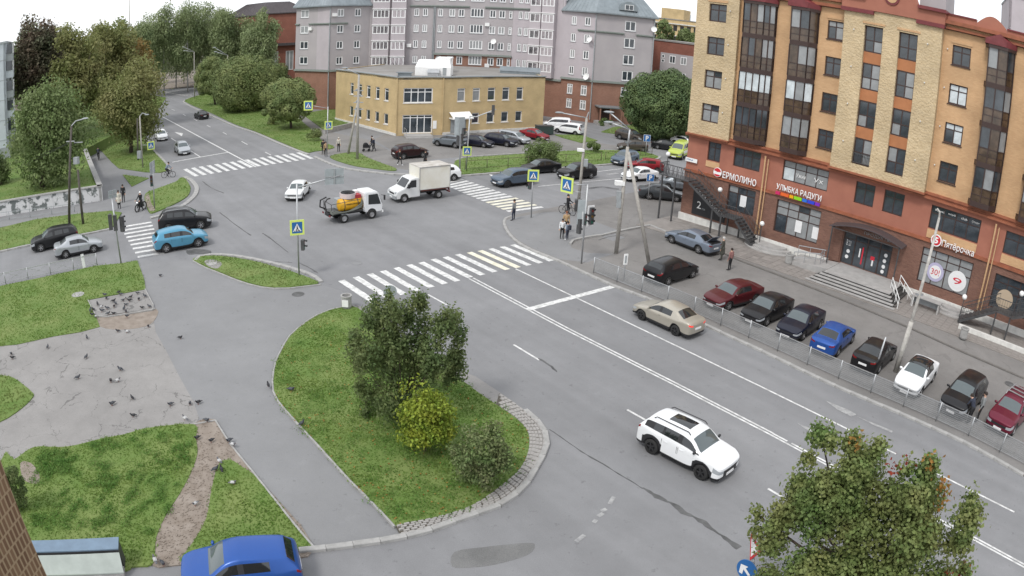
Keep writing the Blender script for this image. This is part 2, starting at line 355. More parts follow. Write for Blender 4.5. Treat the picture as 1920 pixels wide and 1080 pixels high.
# smoother dark asphalt of the corner pavement
sheet('pavement', gpoly([(962,408),(1020,398),(1075,396),(1120,417),(1163,433),(1125,442),(1106,444),(1076,450),(1069,456),(1071,464),(1100,474),(1150,476),(1100,492),(1050,486),(1000,466),(974,452),(958,437),(949,421),(949,413)], .104), .104, M_PATH, .05)
sheet('asphalt_patch', gpoly([(1128,444),(1150,436),(1172,446),(1150,452)], .108), .108, M_PATH, .04)
sheet('path', gpoly([(268,490),(362,488),(385,499),(415,511),(455,526),(492,536),(530,539),(597,532),(640,545),(662,568),(648,573),(613,581),(577,600),(543,628),(515,680),(510,727),(519,753),(602,846),(741,993),(752,1003),(590,1027),(480,890),(433,833),(404,786),(373,785),(337,707),(313,660),(292,622),(293,580),(275,541),(270,510)], .006), .006, M_PATH, .04)
sheet('path', gpoly([(185,255),(196,262),(212,303),(226,318),(275,324),(318,321),(345,331),(336,332),(288,354),(270,363),(272,398),(258,420),(228,424),(222,396),(214,360),(190,300),(170,262)], .005), .005, M_PATH, .04)
sheet('path', gpoly([(-60,424),(0,414),(100,397),(196,377),(215,372),(224,393),(205,395),(133,402),(0,426),(-60,437)], .05), .05, M_PATH, .1)
sheet('path', gpoly([(553,214),(567,214),(590,227),(612,246),(690,262),(745,290),(800,300),(850,305),(852,312),(830,322),(760,318),(742,315),(717,306),(689,295),(671,286),(648,286),(618,291),(600,290),(592,286),(626,277),(607,266),(590,248)], .008), .008, M_LOT, .04)
sheet('road_side_patch', gpoly([(760,235),(1010,262),(1040,250),(1125,268),(1230,285),(1130,279),(990,286),(870,294),(800,300),(745,288),(700,262)], .004), .004, M_LOT, .04)
sheet('asphalt_patch', gpoly([(848,1062),(852,1035),(905,1026),(985,1018),(1003,1022),(990,1040),(930,1058),(880,1064)], .006, 3), .006, M_PATCH, .04)
def ribbon(pts, wd, z, m, name, depth=.03, jit=0):
    """a strip of varying width along sight-line points"""
    c = [G(a, b, z) for a, b in pts]; L_, R_ = [], []
    for i, p in enumerate(c):
        d = (c[min(i+1,len(c)-1)]-c[max(i-1,0)]).normalized(); n = Vector((-d.y, d.x, 0))
        ww = (wd[i] if isinstance(wd, (list,tuple)) else wd)/2
        L_.append(p+n*(ww*(1+random.uniform(-jit,jit)))); R_.append(p-n*(ww*(1+random.uniform(-jit,jit))))
    return sheet(name, L_+R_[::-1], z, m, depth)
# long joint between road and side turning, tar-filled and broken
jp = [(1030,805),(1060,825),(1090,846),(1120,864),(1150,882),(1180,900),(1205,916)]
ribbon(smooth_px(jp,3), .06, .007, M_TAR, 'tar_joint', jit=.8)
jp = [(1205,914),(1225,926),(1245,938),(1262,944),(1280,960),(1300,968),(1320,980),(1340,995),(1360,1008),(1386,1027)]
ribbon(smooth_px(jp,3), [.06+.17*abs(math.sin(i*.42))*(1 if i>3 else .5) for i in range(28)], .008, M_TAR, 'tar_joint', jit=.5)
for pts in ([(412,398),(440,420),(470,441)], [(492,437),(510,449),(540,473)], [(560,492),(580,502),(596,512)], [(338,466),(380,475),(430,478),(480,488),(548,492)], [(380,340),(396,352),(420,362)],
            [(1010,672),(1030,684),(1044,697)],[(1104,352),(1130,350),(1160,354)],[(1122,450),(1140,444),(1170,440)]):
    ribbon(smooth_px(pts,4), .10, .009 if pts[0][0] < 1000 or pts[0][1] > 600 else .112, M_TAR, 'tar_joint', jit=.7)
sheet('tar_joint', gpoly([(350,470),(372,467),(395,470),(392,477),(372,476),(354,477)], .012, 3), .012, M_TAR)

# kerbs: stone after stone
def kerb_line(pts, name, w=.16, z0=-.05, z1=.13, L=1.0, k=4, closed=False, m=None, zpx=.1, sm=True):
    c = [G(a, b, zpx) for a, b in (smooth_px(pts, k, closed) if sm else pts)]
    if closed: c.append(c[0])
    acc = [0.]
    for i in range(1, len(c)): acc.append(acc[-1]+(c[i]-c[i-1]).length)
    n = max(1, round(acc[-1]/L)); xs = np.array([p.x for p in c]); ys = np.array([p.y for p in c])
    root = bpy.data.objects.new(name, None); COL.objects.link(root); root['kind'] = 'structure'
    for i in range(n):
        a, b = acc[-1]*i/n, acc[-1]*(i+1)/n
        if acc[-1] > 80 and i > 220: break
        pa = Vector((np.interp(a,acc,xs), np.interp(a,acc,ys), 0)); pb = Vector((np.interp(b,acc,xs), np.interp(b,acc,ys), 0))
        d = (pb-pa); ln = d.length; d.normalize(); dz = random.uniform(-.008,.008)
        key = (name, round(ln,2))
        mb = MB(); h = ln/2-.006; e = .02
        mb.add([(-h,-w/2,z0),(h,-w/2,z0),(h,w/2,z0),(-h,w/2,z0),(-h,-w/2,z1-e),(h,-w/2,z1-e),(h,w/2,z1-e),(-h,w/2,z1-e),(-h,-w/2+e,z1),(h,-w/2+e,z1),(h,w/2-e,z1),(-h,w/2-e,z1)],
               [(8,9,10,11),(0,1,5,4),(2,3,7,6),(4,5,9,8),(6,7,11,10),(1,2,6,5),(5,6,10,9),(3,0,4,7),(7,4,8,11)])
        o = mb.build('kerb_stone', m or M_KERB, root); o.location = (pa+pb)/2+Vector((0,0,dz)); o.rotation_euler = (0,0,math.atan2(d.y,d.x)+random.uniform(-.006,.006))
    return root
kerb_line(K_EDGE[2:], 'kerb', .22)
kerb_line([(560,1031),(589,1028.5),(656,1020),(729,1010),(755,1004.5),(802,993),(846,977),(885,963.5),(935,945.5),(966,926),(990,901),(1012,862),(1022,845),(1026,826),(1021,806),(1006,786),(985,768)], 'kerb', .24, z1=.14, L=.9)
kerb_line([(740,987),(698,942),(661,906),(635,878),(602,841),(560,796),(520,750),(511,727),(511,713),(516,680),(529,653),(543,629),(577,601),(613,582),(648,574)], 'path_edging', .08, z1=.13, L=1.0)
kerb_line([(363,794),(403,785.5),(433,833),(456,861),(480,890),(517,937),(553,983),(590,1026)], 'path_edging', .08, z1=.10, L=1.0, sm=False)
kerb_line([(272,541),(292,579),(240,587),(182,595),(165,562)], 'slab_edging', .07, z1=.11, L=1., sm=False)
kerb_line([(366,487),(374,479),(400,475.5),(440,478),(490,487),(540,499),(585,514),(602,527)], 'kerb', .28, z1=.11, L=.9)
kerb_line([(602,532),(570,536),(530,540),(490,537),(452,527),(412,511),(382,499),(362,488)], 'path_edging', .07, z1=.10)
kerb_line([(345,331),(355,335),(364,343),(369,353),(363,368),(336,389),(305,402),(282,408)], 'kerb', .45, z1=.13)
kerb_line([(362,181),(346,188),(350,195),(400,218),(440,236),(480,249),(530,271),(578,289)], 'kerb', .35, z1=.14)
kerb_line([(590,293),(615,304.5),(638,312.5),(668,318.5),(703,322.5),(744,326.5),(800,326),(850,329)], 'kerb', .35, z1=.14)
kerb_line([(866,329),(960,321.5),(1043,315),(1127,309),(1180,304),(1230,298.5),(1237,293)], 'kerb', .3, z1=.15)
kerb_line([(853,301),(872,294.5),(922,290.5),(985,286.5)], 'kerb', .2, z1=.13)
kerb_line([(318,319),(312,306),(289,282),(272,261)], 'kerb', .3, z1=.12)
kerb_line([(-40,478),(0,471),(50,460),(150,440),(205,429)], 'kerb', .25, z1=.14)
kerb_line([(1069,459),(1070,455),(1076,451),(1106,445),(1125,443),(1164,434),(1218,423.5),(1250,436.5)], 'kerb', .2, z0=.06, z1=.24, sm=False)
kerb_line([(1336,462),(1377,483),(1440,507),(1560,553),(1700,611),(1800,656),(1920,708)], 'kerb', .14, z0=.06, z1=.21, zpx=.2, m=mat('dark_kerb', (.15,.14,.13), .9, var=.2, scale=3))
kerb_line([(302,170),(340,178),(368,177),(395,171)], 'kerb', .3, z1=.14)
# cobbled border of the large island: five courses of setts
IN_ = [(742,985),(768,979),(820,969),(885,948),(950,903),(977,877),(990,848),(992.5,821),(985,802),(964,781),(930,758)]
OUT_ = [(752,1003),(802,991),(846,975.5),(885,962),(935,943.5),(966,924),(989,900),(1010,862),(1020,845),(1024,826),(1019,806),(1004,787),(966,757),(936,737)]
def resample(pts, z, n):
    c = [G(a, b, z) for a, b in smooth_px(pts, 5)]; acc = [0.]
    for i in range(1, len(c)): acc.append(acc[-1]+(c[i]-c[i-1]).length)
    t = np.linspace(0, acc[-1], n); return np.stack([np.interp(t,acc,[p.x for p in c]), np.interp(t,acc,[p.y for p in c])], 1)
NS = 400
ia, oa = resample(IN_, .1, NS), resample(OUT_, .1, NS)
bed = sheet('cobbled_border', [Vector((*p,0)) for p in ia]+[Vector((*p,0)) for p in oa[::-1]], .085, mat('joint_soil', (.09,.08,.065), .95), .15)
sett_m = MB().box(-.5,.5,-.5,.5,-.06,.0).mesh('cobble'); 
bm = bmesh.new(); bm.from_mesh(sett_m); bmesh.ops.bevel(bm, geom=[e for e in bm.edges if all(v.co.z > -.01 for v in e.verts)], offset=.08, segments=1, affect='EDGES'); bm.to_mesh(sett_m); bm.free(); sett_m.materials.append(M_COB)
ROWS = 5; setts = []
lenmid = np.linalg.norm(np.diff((ia+oa)/2, axis=0), axis=1).sum()
ncol = int(lenmid/.27)
for r in range(ROWS):
    for c_ in range(ncol):
        t0 = (c_+(.5 if r % 2 else 0)+random.uniform(-.06,.06))/ncol; t1 = t0+1/ncol
        if t1 > 1: continue
        i0, i1 = int(t0*(NS-1)), int(t1*(NS-1)); f = (r+.5)/ROWS
        a = ia[i0]*(1-f)+oa[i0]*f; b = ia[i1]*(1-f)+oa[i1]*f; m_ = (a+b)/2; im = (i0+i1)//2
        wd = np.linalg.norm(ia[im]-oa[im])/ROWS; setts.append((np.hypot(*m_), m_, b-a, wd))
setts.sort(key=lambda s: s[0])
rest = MB()
for i, (d_, m_, v, wd) in enumerate(setts):
    ln = np.hypot(*v)*.86; a = math.atan2(v[1], v[0]); z = .135+random.uniform(-.012,.012)
    if i < 300:
        o = link('cobble', sett_m, bed); o.location = (m_[0], m_[1], z); o.scale = (ln, max(.06, wd*.80), 1); o.rotation_euler = (random.uniform(-.03,.03), random.uniform(-.03,.03), a+random.uniform(-.03,.03))
    else: rest.cbox((m_[0], m_[1], z-.03), (v[0], v[1], 0), ln, max(.06, wd*.86), .06)
rest.build('cobbles', M_COB, bed, kind='stuff')
sheet('sand_strip', [G(a,b,.05) for a,b in [(655,570),(672,572),(694,586),(720,612),(756,640),(806,666),(850,690),(892,706),(938,736),(966,757)]]+[G(a,b,.05) for a,b in [(955,765),(930,758),(892,733),(841,699),(800,678),(752,650),(714,621),(688,592),(668,577)]], .05, M_YARD, .1)
# pavement slabs along the brick building are laid in s3 with the building

# ---------------------------------------------------------------- painted markings
def quad_mark(pts, z, m, name='line', parent=None, kind=None):
    mb = MB(); g = [G(a, b, z) for a, b in pts]; return mb.add([(q.x,q.y,z) for q in g], [(0,1,2,3)] if len(g) == 4 else [tuple(range(len(g)))]).build(name, m, parent, kind=kind)
def line_mark(a, b, wd, z=.008, m=None, name='road_line', parent=None, n=1):
    A, B = G(*a, z), G(*b, z); d = (B-A).normalized(); nn = Vector((-d.y,d.x,0))*wd/2; mb = MB()
    mb.add([A-nn,B-nn,B+nn,A+nn], [(0,1,2,3)]); o = mb.build(name, m or M_WHITE, parent)
    if parent is None: o['kind'] = 'structure'
    return o
def crosswalk(starts, ends, wd, z=.010, yellow=()):
    root = bpy.data.objects.new('zebra_crossing', None); COL.objects.link(root); root['kind'] = 'structure'
    for i, (a, b) in enumerate(zip(starts, ends)):
        A, B = a, b; d = (B-A).normalized(); nn = Vector((-d.y,d.x,0))*wd/2; mb = MB(); K = 14; vs = []
        for j in range(K+1):
            t = j/K; c = A.lerp(B, t); e = [random.uniform(.93,1.05) for _ in (0,1)]
            vs += [c-nn*e[0], c+nn*e[1]]
        mb.add([(v.x,v.y,z) for v in vs], [(2*j,2*j+2,2*j+3,2*j+1) for j in range(K)]).build('stripe', M_YELP if i in yellow else M_WHITE, root)
    return root
tl = [(640,526),(667,519.5),(693,513.5),(717.5,508),(743,502),(767,496.5),(789.5,492),(812.5,486),(835,481.8),(857.5,477),(880,473.2),(900,470),(920,466.3),(941,462.5),(961,459)]
d0 = G(703,567.5)-G(641.5,527); d0 = d0.normalized()*4.15
st = [G(*p) for p in tl]; crosswalk(st, [p+d0 for p in st], .46, yellow=(10,11))
a0, a1 = G(347,317), G(558.5,286.2); N = round((a1-a0).length/1.0)+1; b0, b1 = G(369,330.5), G(585,297.5)
if N > 1: crosswalk([a0.lerp(a1,i/(N-1)) for i in range(N)], [b0.lerp(b1,i/(N-1)) for i in range(N)], .5)
r0, r1, l0, l1 = G(868,336), G(1017,388.2), G(828,345), G(951,396.4); N = 15
crosswalk([l0.lerp(l1,i/(N-1)) for i in range(N)], [r0.lerp(r1,i/(N-1)) for i in range(N)], .46, yellow=(10,11,12,13))
l0, l1, r0, r1 = G(226,426.5), G(258,482), G(284,416.5), G(308,474); N = 9
crosswalk([l0.lerp(l1,i/(N-1)) for i in range(N)], [r0.lerp(r1,i/(N-1)) for i in range(N)], .45)
for o in ((0,0),(8.2,-1.0)):
    for a, b in (((879,522),(1060,618)),((1060,618),(1263,721)),((1263,721),(1441,813)),((1441,813),(1575,885)),((1575,885),(1800,998)),((1800,998),(1925,1066))):
        if o[0] and a[0] == 1441: 
            line_mark((1448,812),(1476,827), .11); line_mark((1484,831),(1583,884), .11); continue
        line_mark((a[0]+o[0],a[1]+o[1]), (b[0]+o[0],b[1]+o[1]), .11)
for a, b in (((967,504),(1180,606)),((1180,606),(1417,720)),((1417,720),(1613,816)),((1640,832),(1680,851)),((1727,873),(1902,960)),((801.7,551.7),(838,571.5)),((963,646),(1011,675)),((1176,768),(1215,790)),((1440,916),(1504,954)),((1560,985),(1640,1030))):
    line_mark(a, b, .12)
line_mark((990,580),(1150,537), .42, .012)
line_mark((303,218),(420,281), .22); line_mark((420,281),(480,313), .2); line_mark((323,304),(428,285.5), .3, .012); line_mark((321,259),(376,294.5), .14); line_mark((262,222),(275,231), .14)
for a, b in (((321.7,205),(328,207)),((343,214),(348,217)),((363,222.7),(370,226.7)),((388,235),(395,238.3)),((418,248),(425,252)),((453,265),(464,271)),((497,285),(508,290.7))): line_mark(a, b, .13)
quad_mark([(327,247.5),(343,250),(341,255.5)], .012, M_WHITE, 'arrow_marking', kind='structure'); line_mark((330,250),(341,249), .12, .016)
line_mark((1009,349.5),(1164,334.5), .12); line_mark((1115,322.5),(1167,316), .12); line_mark((1116,312.5),(1131,313), .3, .009, M_WORN); line_mark((1139,327),(1158,324.5), .5, .009, M_WORN)
line_mark((917,326),(924,330), .3, .012)
for pts in ([(1548,751),(1590,768),(1606,777),(1596,781),(1570,768)], [(1606,780),(1640,794),(1674,808),(1672,811),(1638,797)], [(1493,792),(1540,812),(1560,823),(1545,824),(1516,808)]):
    quad_mark(pts, .011, M_WORN, 'worn_marking', kind='structure')
for (a_, b_) in (((1143,945),(1151,931)),((1127,958),(1137,954)),((1121,968),(1131,962)),((1113,980),(1118,974)),((1080,1015),(1096,1003))): line_mark(a_, b_, .16, .011, M_WORN, 'worn_marking')
def manhole(px, py, r=.32, z=.012, m=None):
    o = tag(MB().lathe([(r+.07,-.01),(r+.07,.006),(r,.007),(r,.002),(r*.55,.003),(r*.5,.008),(0.001,.008)], n=20).build('manhole_cover', m or M_TAR), *MH.pop(0)); o.location = G(px, py, z); return o
MH = [('dark round manhole cover on the path beside the pointed small island','manhole cover'),('pale faint manhole cover in the middle of the junction','manhole cover'),('dusty manhole cover among the grass of the small island','manhole cover'),('manhole cover on the left lawn above the pigeons','manhole cover'),('manhole cover in the car park by the shop steps','manhole cover')]
manhole(559,551.5); manhole(669,493, m=M_PATH); manhole(397,494,.3,.11,M_KERB); manhole(146,552,.4,.06,M_KERB); manhole(1893,720,.3,.115)
# ---------------------------------------------------------------- buildings
def AT(px, py, Y):
    v = ray(px, py); t = Y/v[1]; return Vector((v[0]*t, Y, CAM_H+v[2]*t))
M_YB = bricks('yellow_rough_brick', (.49,.375,.225), (.56,.445,.285), (.44,.35,.23), bump=.5, relief=.7)
M_OB = bricks('orange_brick', (.52,.318,.172), (.58,.37,.205), (.47,.33,.20), bump=.35)
M_RB = bricks('dark_red_brick', (.165,.085,.065), (.22,.115,.085), (.21,.15,.12), bump=.5)
M_SAL = mat('salmon_render', (.30,.115,.078), .85, col2=(.37,.148,.098), scale=.5, bump=.15, bscale=20)
M_PANEL = mat('orange_panel', (.40,.165,.07), .8, var=.1, scale=1.2)
M_CORN = mat('cornice_brown', (.27,.09,.045), .7, var=.2, scale=2)
M_DRED = mat('dark_red_metal', (.15,.025,.028), .55, var=.15)
M_FRM = mat('dark_brown_frame', (.045,.024,.020), .5)
M_PLINTH = mat('white_plinth', (.62,.61,.58), .8, var=.12, scale=3)
M_YEL2 = bricks('office_yellow_brick', (.50,.375,.20), (.54,.41,.225), (.48,.37,.22), bump=.2)
M_GREYR = mat('grey_render', (.35,.325,.335), .9, col2=(.41,.38,.385), scale=.25, bump=.1, bscale=12)
M_GREYL = mat('lilac_render', (.44,.40,.42), .9, var=.06, scale=.4)
M_GBAND = mat('grey_green_band', (.22,.245,.225), .8, var=.1)
M_GBRICK = bricks('grey_house_brick', (.26,.13,.092), (.30,.16,.115), (.26,.18,.14), bump=.2)
M_ROOFB = mat('blue_grey_metal_roof', (.23,.262,.28), .4, metal=.35, var=.12, scale=1)
M_ROOFF = mat('felt_roof', (.20,.185,.17), .9, col2=(.27,.26,.25), scale=.35)
M_REDW = bricks('old_red_brick', (.215,.08,.058), (.25,.10,.07), (.22,.12,.095), bump=.2)
M_ROOFD = mat('dark_brown_roof', (.055,.045,.048), .7, var=.2, scale=2)
M_PANW = mat('pale_concrete_panel', (.50,.54,.58), .85, var=.08, scale=.6)
M_WFRM = mat('white_window_frame', (.80,.80,.80), .45)
M_SLAB = mat('paving_slab', (.235,.215,.20), .9, island=.14, var=.12, scale=1.5, bump=.2)
M_STEPC = mat('step_stone', (.36,.35,.34), .8, var=.12, scale=2)
M_TREAD = mat('step_riser_dark', (.06,.058,.056), .8)

class Facade:
    """a wall line A->B (walking with the outside on the right hand); local x along it, y inward, z up"""
    def __init__(s, root, A, B):
        s.root = root; s.A = Vector((A[0], A[1], 0)); d = Vector((B[0]-A[0], B[1]-A[1], 0)); s.len = d.length; s.a = math.atan2(d.y, d.x)
    def put(s, o, u=0, y=0, z=0, parent=None):
        c, sn = math.cos(s.a), math.sin(s.a)
        p = s.A + Vector((u*c-y*sn, u*sn+y*c, z))
        if parent is None: o.parent = s.root; o.location = p-s.root.location if s.root else p; o.rotation_euler = (0,0,s.a)
        return o
    def wall(s, name, m, x0, x1, z0, z1, holes=(), y=0., depth=.18, thick=.4):
        xs = sorted({x0, x1, *[v for h in holes for v in (h[0], h[1]) if x0 < v < x1]}); zs = sorted({z0, z1, *[v for h in holes for v in (h[2], h[3]) if z0 < v < z1]})
        mb = MB(); idx = {}
        vs, fs = [], []
        def V(x, yy, z):
            k = (round(x,4), round(yy,4), round(z,4))
            if k not in idx: idx[k] = len(vs); vs.append((x,yy,z))
            return idx[k]
        for i in range(len(xs)-1):
            for j in range(len(zs)-1):
                xm, zm = (xs[i]+xs[i+1])/2, (zs[j]+zs[j+1])/2
                if any(h[0] < xm < h[1] and h[2] < zm < h[3] for h in holes): continue
                fs.append((V(xs[i],y,zs[j]), V(xs[i+1],y,zs[j]), V(xs[i+1],y,zs[j+1]), V(xs[i],y,zs[j+1])))
        for h in holes:
            a, b, c, d = max(h[0],x0), min(h[1],x1), max(h[2],z0), min(h[3],z1)
            if a >= b or c >= d: continue
            q = y+depth
            for (p, r) in (((a,c),(b,c)),((b,c),(b,d)),((b,d),(a,d)),((a,d),(a,c))):
                fs.append((V(p[0],y,p[1]), V(p[0],q,p[1]), V(r[0],q,r[1]), V(r[0],y,r[1])))
        q = y+thick
        for (p, r) in (((x0,z0),(x1,z0)),((x1,z0),(x1,z1)),((x1,z1),(x0,z1)),((x0,z1),(x0,z0))):
            fs.append((V(p[0],y,p[1]), V(r[0],y,r[1]), V(r[0],q,r[1]), V(p[0],q,p[1])))
        mb.add(vs, fs); return s.put(mb.build(name, m))
    def boxes(s, name, m, bl, parent=None):
        for b in bl: o = s.put(MB().box(*b).build(name, m))
        return o
_wc = {}
def win_meshes(w, h, cols, tr, fw, fd=.07):
    """frame with mullions (and a transom at height share tr), the panes' rectangles"""
    k = (round(w,2), round(h,2), cols, tr, fw)
    if k in _wc: return _wc[k]
    mb = MB(); mb.box(0,w,0,fd,0,fw); mb.box(0,w,0,fd,h-fw,h); mb.box(0,fw,0,fd,fw,h-fw); mb.box(w-fw,w,0,fd,fw,h-fw)
    xs = [fw+(w-2*fw)*i/cols for i in range(cols+1)]; cells = []
    for i in range(1, cols): mb.box(xs[i]-fw*.45, xs[i]+fw*.45, .004, fd-.004, fw, h-fw)
    zt = [fw, h-fw]
    for q in (tr if isinstance(tr, tuple) else ((tr,) if tr else ())): zt.insert(-1, h*q)
    for q in zt[1:-1]: mb.box(fw, w-fw, .008, fd-.008, q-fw*.4, q+fw*.4)
    for i in range(cols):
        for j in range(len(zt)-1): cells.append((xs[i], xs[i+1], zt[j], zt[j+1]))
    me = mb.mesh('window')
    pm = {}
    panes = []
    for c in cells:
        sz = (round(c[1]-c[0],3), round(c[3]-c[2],3))
        if sz not in pm: pm[sz] = MB().box(0, sz[0], .03, .042, 0, sz[1]).mesh('pane'); pm[sz].materials.append(M_GLASS)
        panes.append((pm[sz], c[0], c[2]))
    sill = MB().box(-.06, w+.06, -.10, .02, -.07, 0).mesh('sill')
    one = MB().box(fw*.5, w-fw*.5, .03, .042, fw*.5, h-fw*.5).mesh('pane'); one.materials.append(M_GLASS)
    _wc[k] = (me, panes, sill, one); return _wc[k]
def window(F, u0, u1, z0, z1, cols=2, tr=.72, fw=.07, m=None, glass=None, y=.12, single=True, sill=None, name='window'):
    me, panes, sl, one = win_meshes(u1-u0, z1-z0, cols, tr, fw)
    f = link(name, me.copy() if not me.materials else me)
    if not f.data.materials: f.data.materials.append(None)
    setmat(f, m or M_WFRM); F.put(f, u0, y, z0)
    gl = glass or [M_GLASS, M_GLASS, M_GLASS2]
    if single:
        p = link('pane', one, f); setmat(p, random.choice(gl))
    else:
        g = random.choice(gl)
        for pm, x, z in panes:
            p = link('pane', pm, f); p.location = (x, 0, z); setmat(p, g if random.random() < .75 else random.choice(gl))
    if sill:
        o = link('sill', sl.copy() if not sl.materials else sl, f)
        if not o.data.materials: o.data.materials.append(None)
        setmat(o, sill); o.location = (0, -y+.02, 0)
    return f
def text_obj(s, size, depth, m, name='lettering', shear=0, bold=.0):
    cu = bpy.data.curves.new(name, 'FONT'); cu.body = s; cu.size = size; cu.extrude = depth; cu.resolution_u = 2; cu.offset = bold; cu.align_x = 'LEFT'; cu.shear = shear
    o = bpy.data.objects.new(name, cu); COL.objects.link(o); bpy.context.view_layer.update()
    dg = bpy.context.evaluated_depsgraph_get(); me = bpy.data.meshes.new_from_object(o.evaluated_get(dg)); bpy.data.objects.remove(o)
    me.materials.clear(); me.materials.append(m)
    # stand the lettering upright: text plane x-y becomes x-z, facing -y
    me.transform(Matrix.Rotation(rad(90), 4, 'X')); me.name = name
    return me
def text_fit(s, width, height, depth, m, name='lettering', bold=.0):
    me = text_obj(s, 1, .02, m, name, bold=bold); c = np.array([v.co[:] for v in me.vertices]); lo, hi = c.min(0), c.max(0)
    me.transform(Matrix.Diagonal((width/(hi[0]-lo[0]), depth/.04, height/(hi[2]-lo[2]), 1)) @ Matrix.Translation((-lo[0], 0, -lo[2])))
    return me

# --- the yellow and orange brick apartment house with shops
BA = Vector((14.335, 60.38, 0)); bt = Vector((.69679,-.71728,0)); BL = 38.
brick = thing('brick_apartment_building', 'tall yellow and orange brick apartment house with dark glazed bays above red shop storeys', 'apartment building', (BA.x, BA.y, 0))
F = Facade(brick, BA, BA+bt*BL)
SZ = [9.1, 11.98, 14.85, 17.72]
TZ = [8.63, 11.5, 14.38, 17.25]
holes_up = [(12.03,13.42,z,z+1.48) for z in SZ]+[(22.5,24.0,z,z+1.48) for z in SZ]+[(32.6,34.0,z,z+1.48) for z in SZ]
F.wall('wall', M_OB, 4.14, 13.6, 8.1, 20.2, [h for h in holes_up if h[0] < 13.6])
F.wall('wall', M_OB, 21.7, BL, 8.1, 20.2, [h for h in holes_up if h[0] > 21])
lh = [(1.25,2.95,z,z+1.55) for z in SZ]
F.wall('wall', M_YB, 0, 4.14, 7.9, 20.6, lh, y=-.35, thick=.8)
ch = [(15.36,16.9,TZ[0],TZ[3]+2.02),(18.22,19.76,TZ[0],TZ[3]+2.02)]
F.wall('wall', M_YB, 13.6, 21.7, 8.0, 20.44, ch, y=-.55, depth=.3, thick=1.0)
for u0,u1,_,_ in ch:
    for i in range(4):
        window(F, u0, u1, TZ[i], TZ[i]+2.02, 2, .45, .10, M_FRM, [M_GLASS, M_GLASS, M_GLASS, M_GLASS2], y=-.30, single=False)
        if i < 3: F.boxes('panel', M_PANEL, [(u0,u1,-.32,-.1,TZ[i]+2.02,TZ[i+1])])
F.boxes('balcony_rail', M_DSTEEL, [(15.40,16.86,-.44,-.41,9.45,9.5),(15.40,16.86,-.44,-.41,8.75,8.8)]+[(15.42+i*.119,15.45+i*.119,-.435,-.415,8.8,9.45) for i in range(13)])
for z in SZ:
    window(F, 1.25, 2.95, z, z+1.55, 2, .66, .105, M_FRM, [M_GLASS, M_GLASS2, M_GLASS], y=-.2, single=False, sill=M_FRM)
    for a, b in ((12.03,13.42),(22.5,24.0),(32.6,34.0)): window(F, a, b, z, z+1.48, 2, .68, .10, M_FRM, [M_GLASS, M_GLASS, M_GLASS2, M_GLASS4], y=.12, single=False, sill=M_FRM)
# window hoods, small lamps on the wall
F.boxes('hood', M_OB, [(1.15,3.05,-.42,-.30,19.42,19.6),(11.95,13.5,-.06,.02,19.34,19.5),(22.4,24.1,-.06,.02,19.34,19.5),(15.2,17.05,-.61,-.53,19.4,19.55),(18.05,19.95,-.61,-.53,19.4,19.55)])
for u, off in ((3.35,-.38),(14.5,-.58),(20.6,-.58),(22.1,-.03)):
    for z in SZ: F.put(MB().ball((0,-.05,0), .065, 8).build('wall_lamp', M_PLINTH), u, off, z+1.05)
F.boxes('end_wall', M_OB, [(0,.3,.5,16,8.1,20.2)])
F.boxes('back_wall', M_OB, [(0,BL,15.8,16.2,0,20.2)])
# friezes and cornices
F.boxes('cornice', M_CORN, [(0,4.2,-.75,.0,20.62,20.95),(4.2,13.4,-.35,.2,20.25,20.5),(4.2,13.4,-.5,.2,20.72,20.98),(21.9,BL,-.35,.2,20.25,20.45),(21.9,BL,-.55,.2,20.62,20.9)])
F.boxes('frieze', M_OB, [(4.2,13.4,-.12,.3,20.5,20.72),(21.9,BL,-.12,.3,20.45,20.62)])
F.boxes('frieze', M_SAL, [(13.4,21.9,-.7,.5,20.45,21.3)])
F.boxes('cornice', M_DRED, [(13.35,16.1,-.78,-.55,20.15,20.45),(19.6,21.9,-.78,-.55,20.15,20.45),(13.3,15.4,-.95,.5,21.3,21.55),(19.7,22.0,-.95,.5,21.3,21.55)])
mb = MB(); mb.add([(15.4,-.7,21.3),(19.7,-.7,21.3),(19.0,-.7,22.9),(17.55,-.7,23.4),(16.1,-.7,22.9),(15.4,.2,21.3),(19.7,.2,21.3),(19.0,.2,22.9),(17.55,.2,23.4),(16.1,.2,22.9)], [(0,1,2,3,4),(1,6,7,2),(2,7,8,3),(3,8,9,4),(4,9,5,0),(5,9,8,7,6)])
F.put(mb.build('pediment', M_SAL))
mb = MB(); mb.tube([(17.55,-.78,21.75),(17.55,-.68,21.75)], .62, 24); o = F.put(mb.build('round_window', M_DRED)); mb = MB(); mb.tube([(17.55,-.80,21.75),(17.55,-.77,21.75)], .45, 24); mb.build('pane', M_OB, o)
F.boxes('parapet', M_SAL, [(21.9,24.3,-.1,.3,20.9,21.35),(26.8,BL,-.1,.3,20.9,21.2)])
mb = MB(); n = 16; pts = [(24.3+2.5*i/n, 21.15+.75*math.sin(math.pi*i/n)) for i in range(n+1)]
mb.add([(x,-.15,20.9) for x,_ in pts]+[(x,-.15,z) for x,z in pts]+[(x,.3,z) for x,z in pts], [(i,i+1,n+2+i,n+1+i) for i in range(n)]+[(n+1+i,n+2+i,2*n+3+i,2*n+2+i) for i in range(n)]); F.put(mb.build('arched_parapet', M_SAL))
F.boxes('parapet_coping', M_DRED, [(21.9,24.3,-.2,.4,21.35,21.45),(26.8,BL,-.2,.4,21.2,21.3)])
F.boxes('roof', M_ROOFF, [(0.3,BL,.3,16,20.0,20.4)])
F.boxes('roof_house', M_GREYR, [(19.2,21.4,1.6,5,20.4,23.8)])
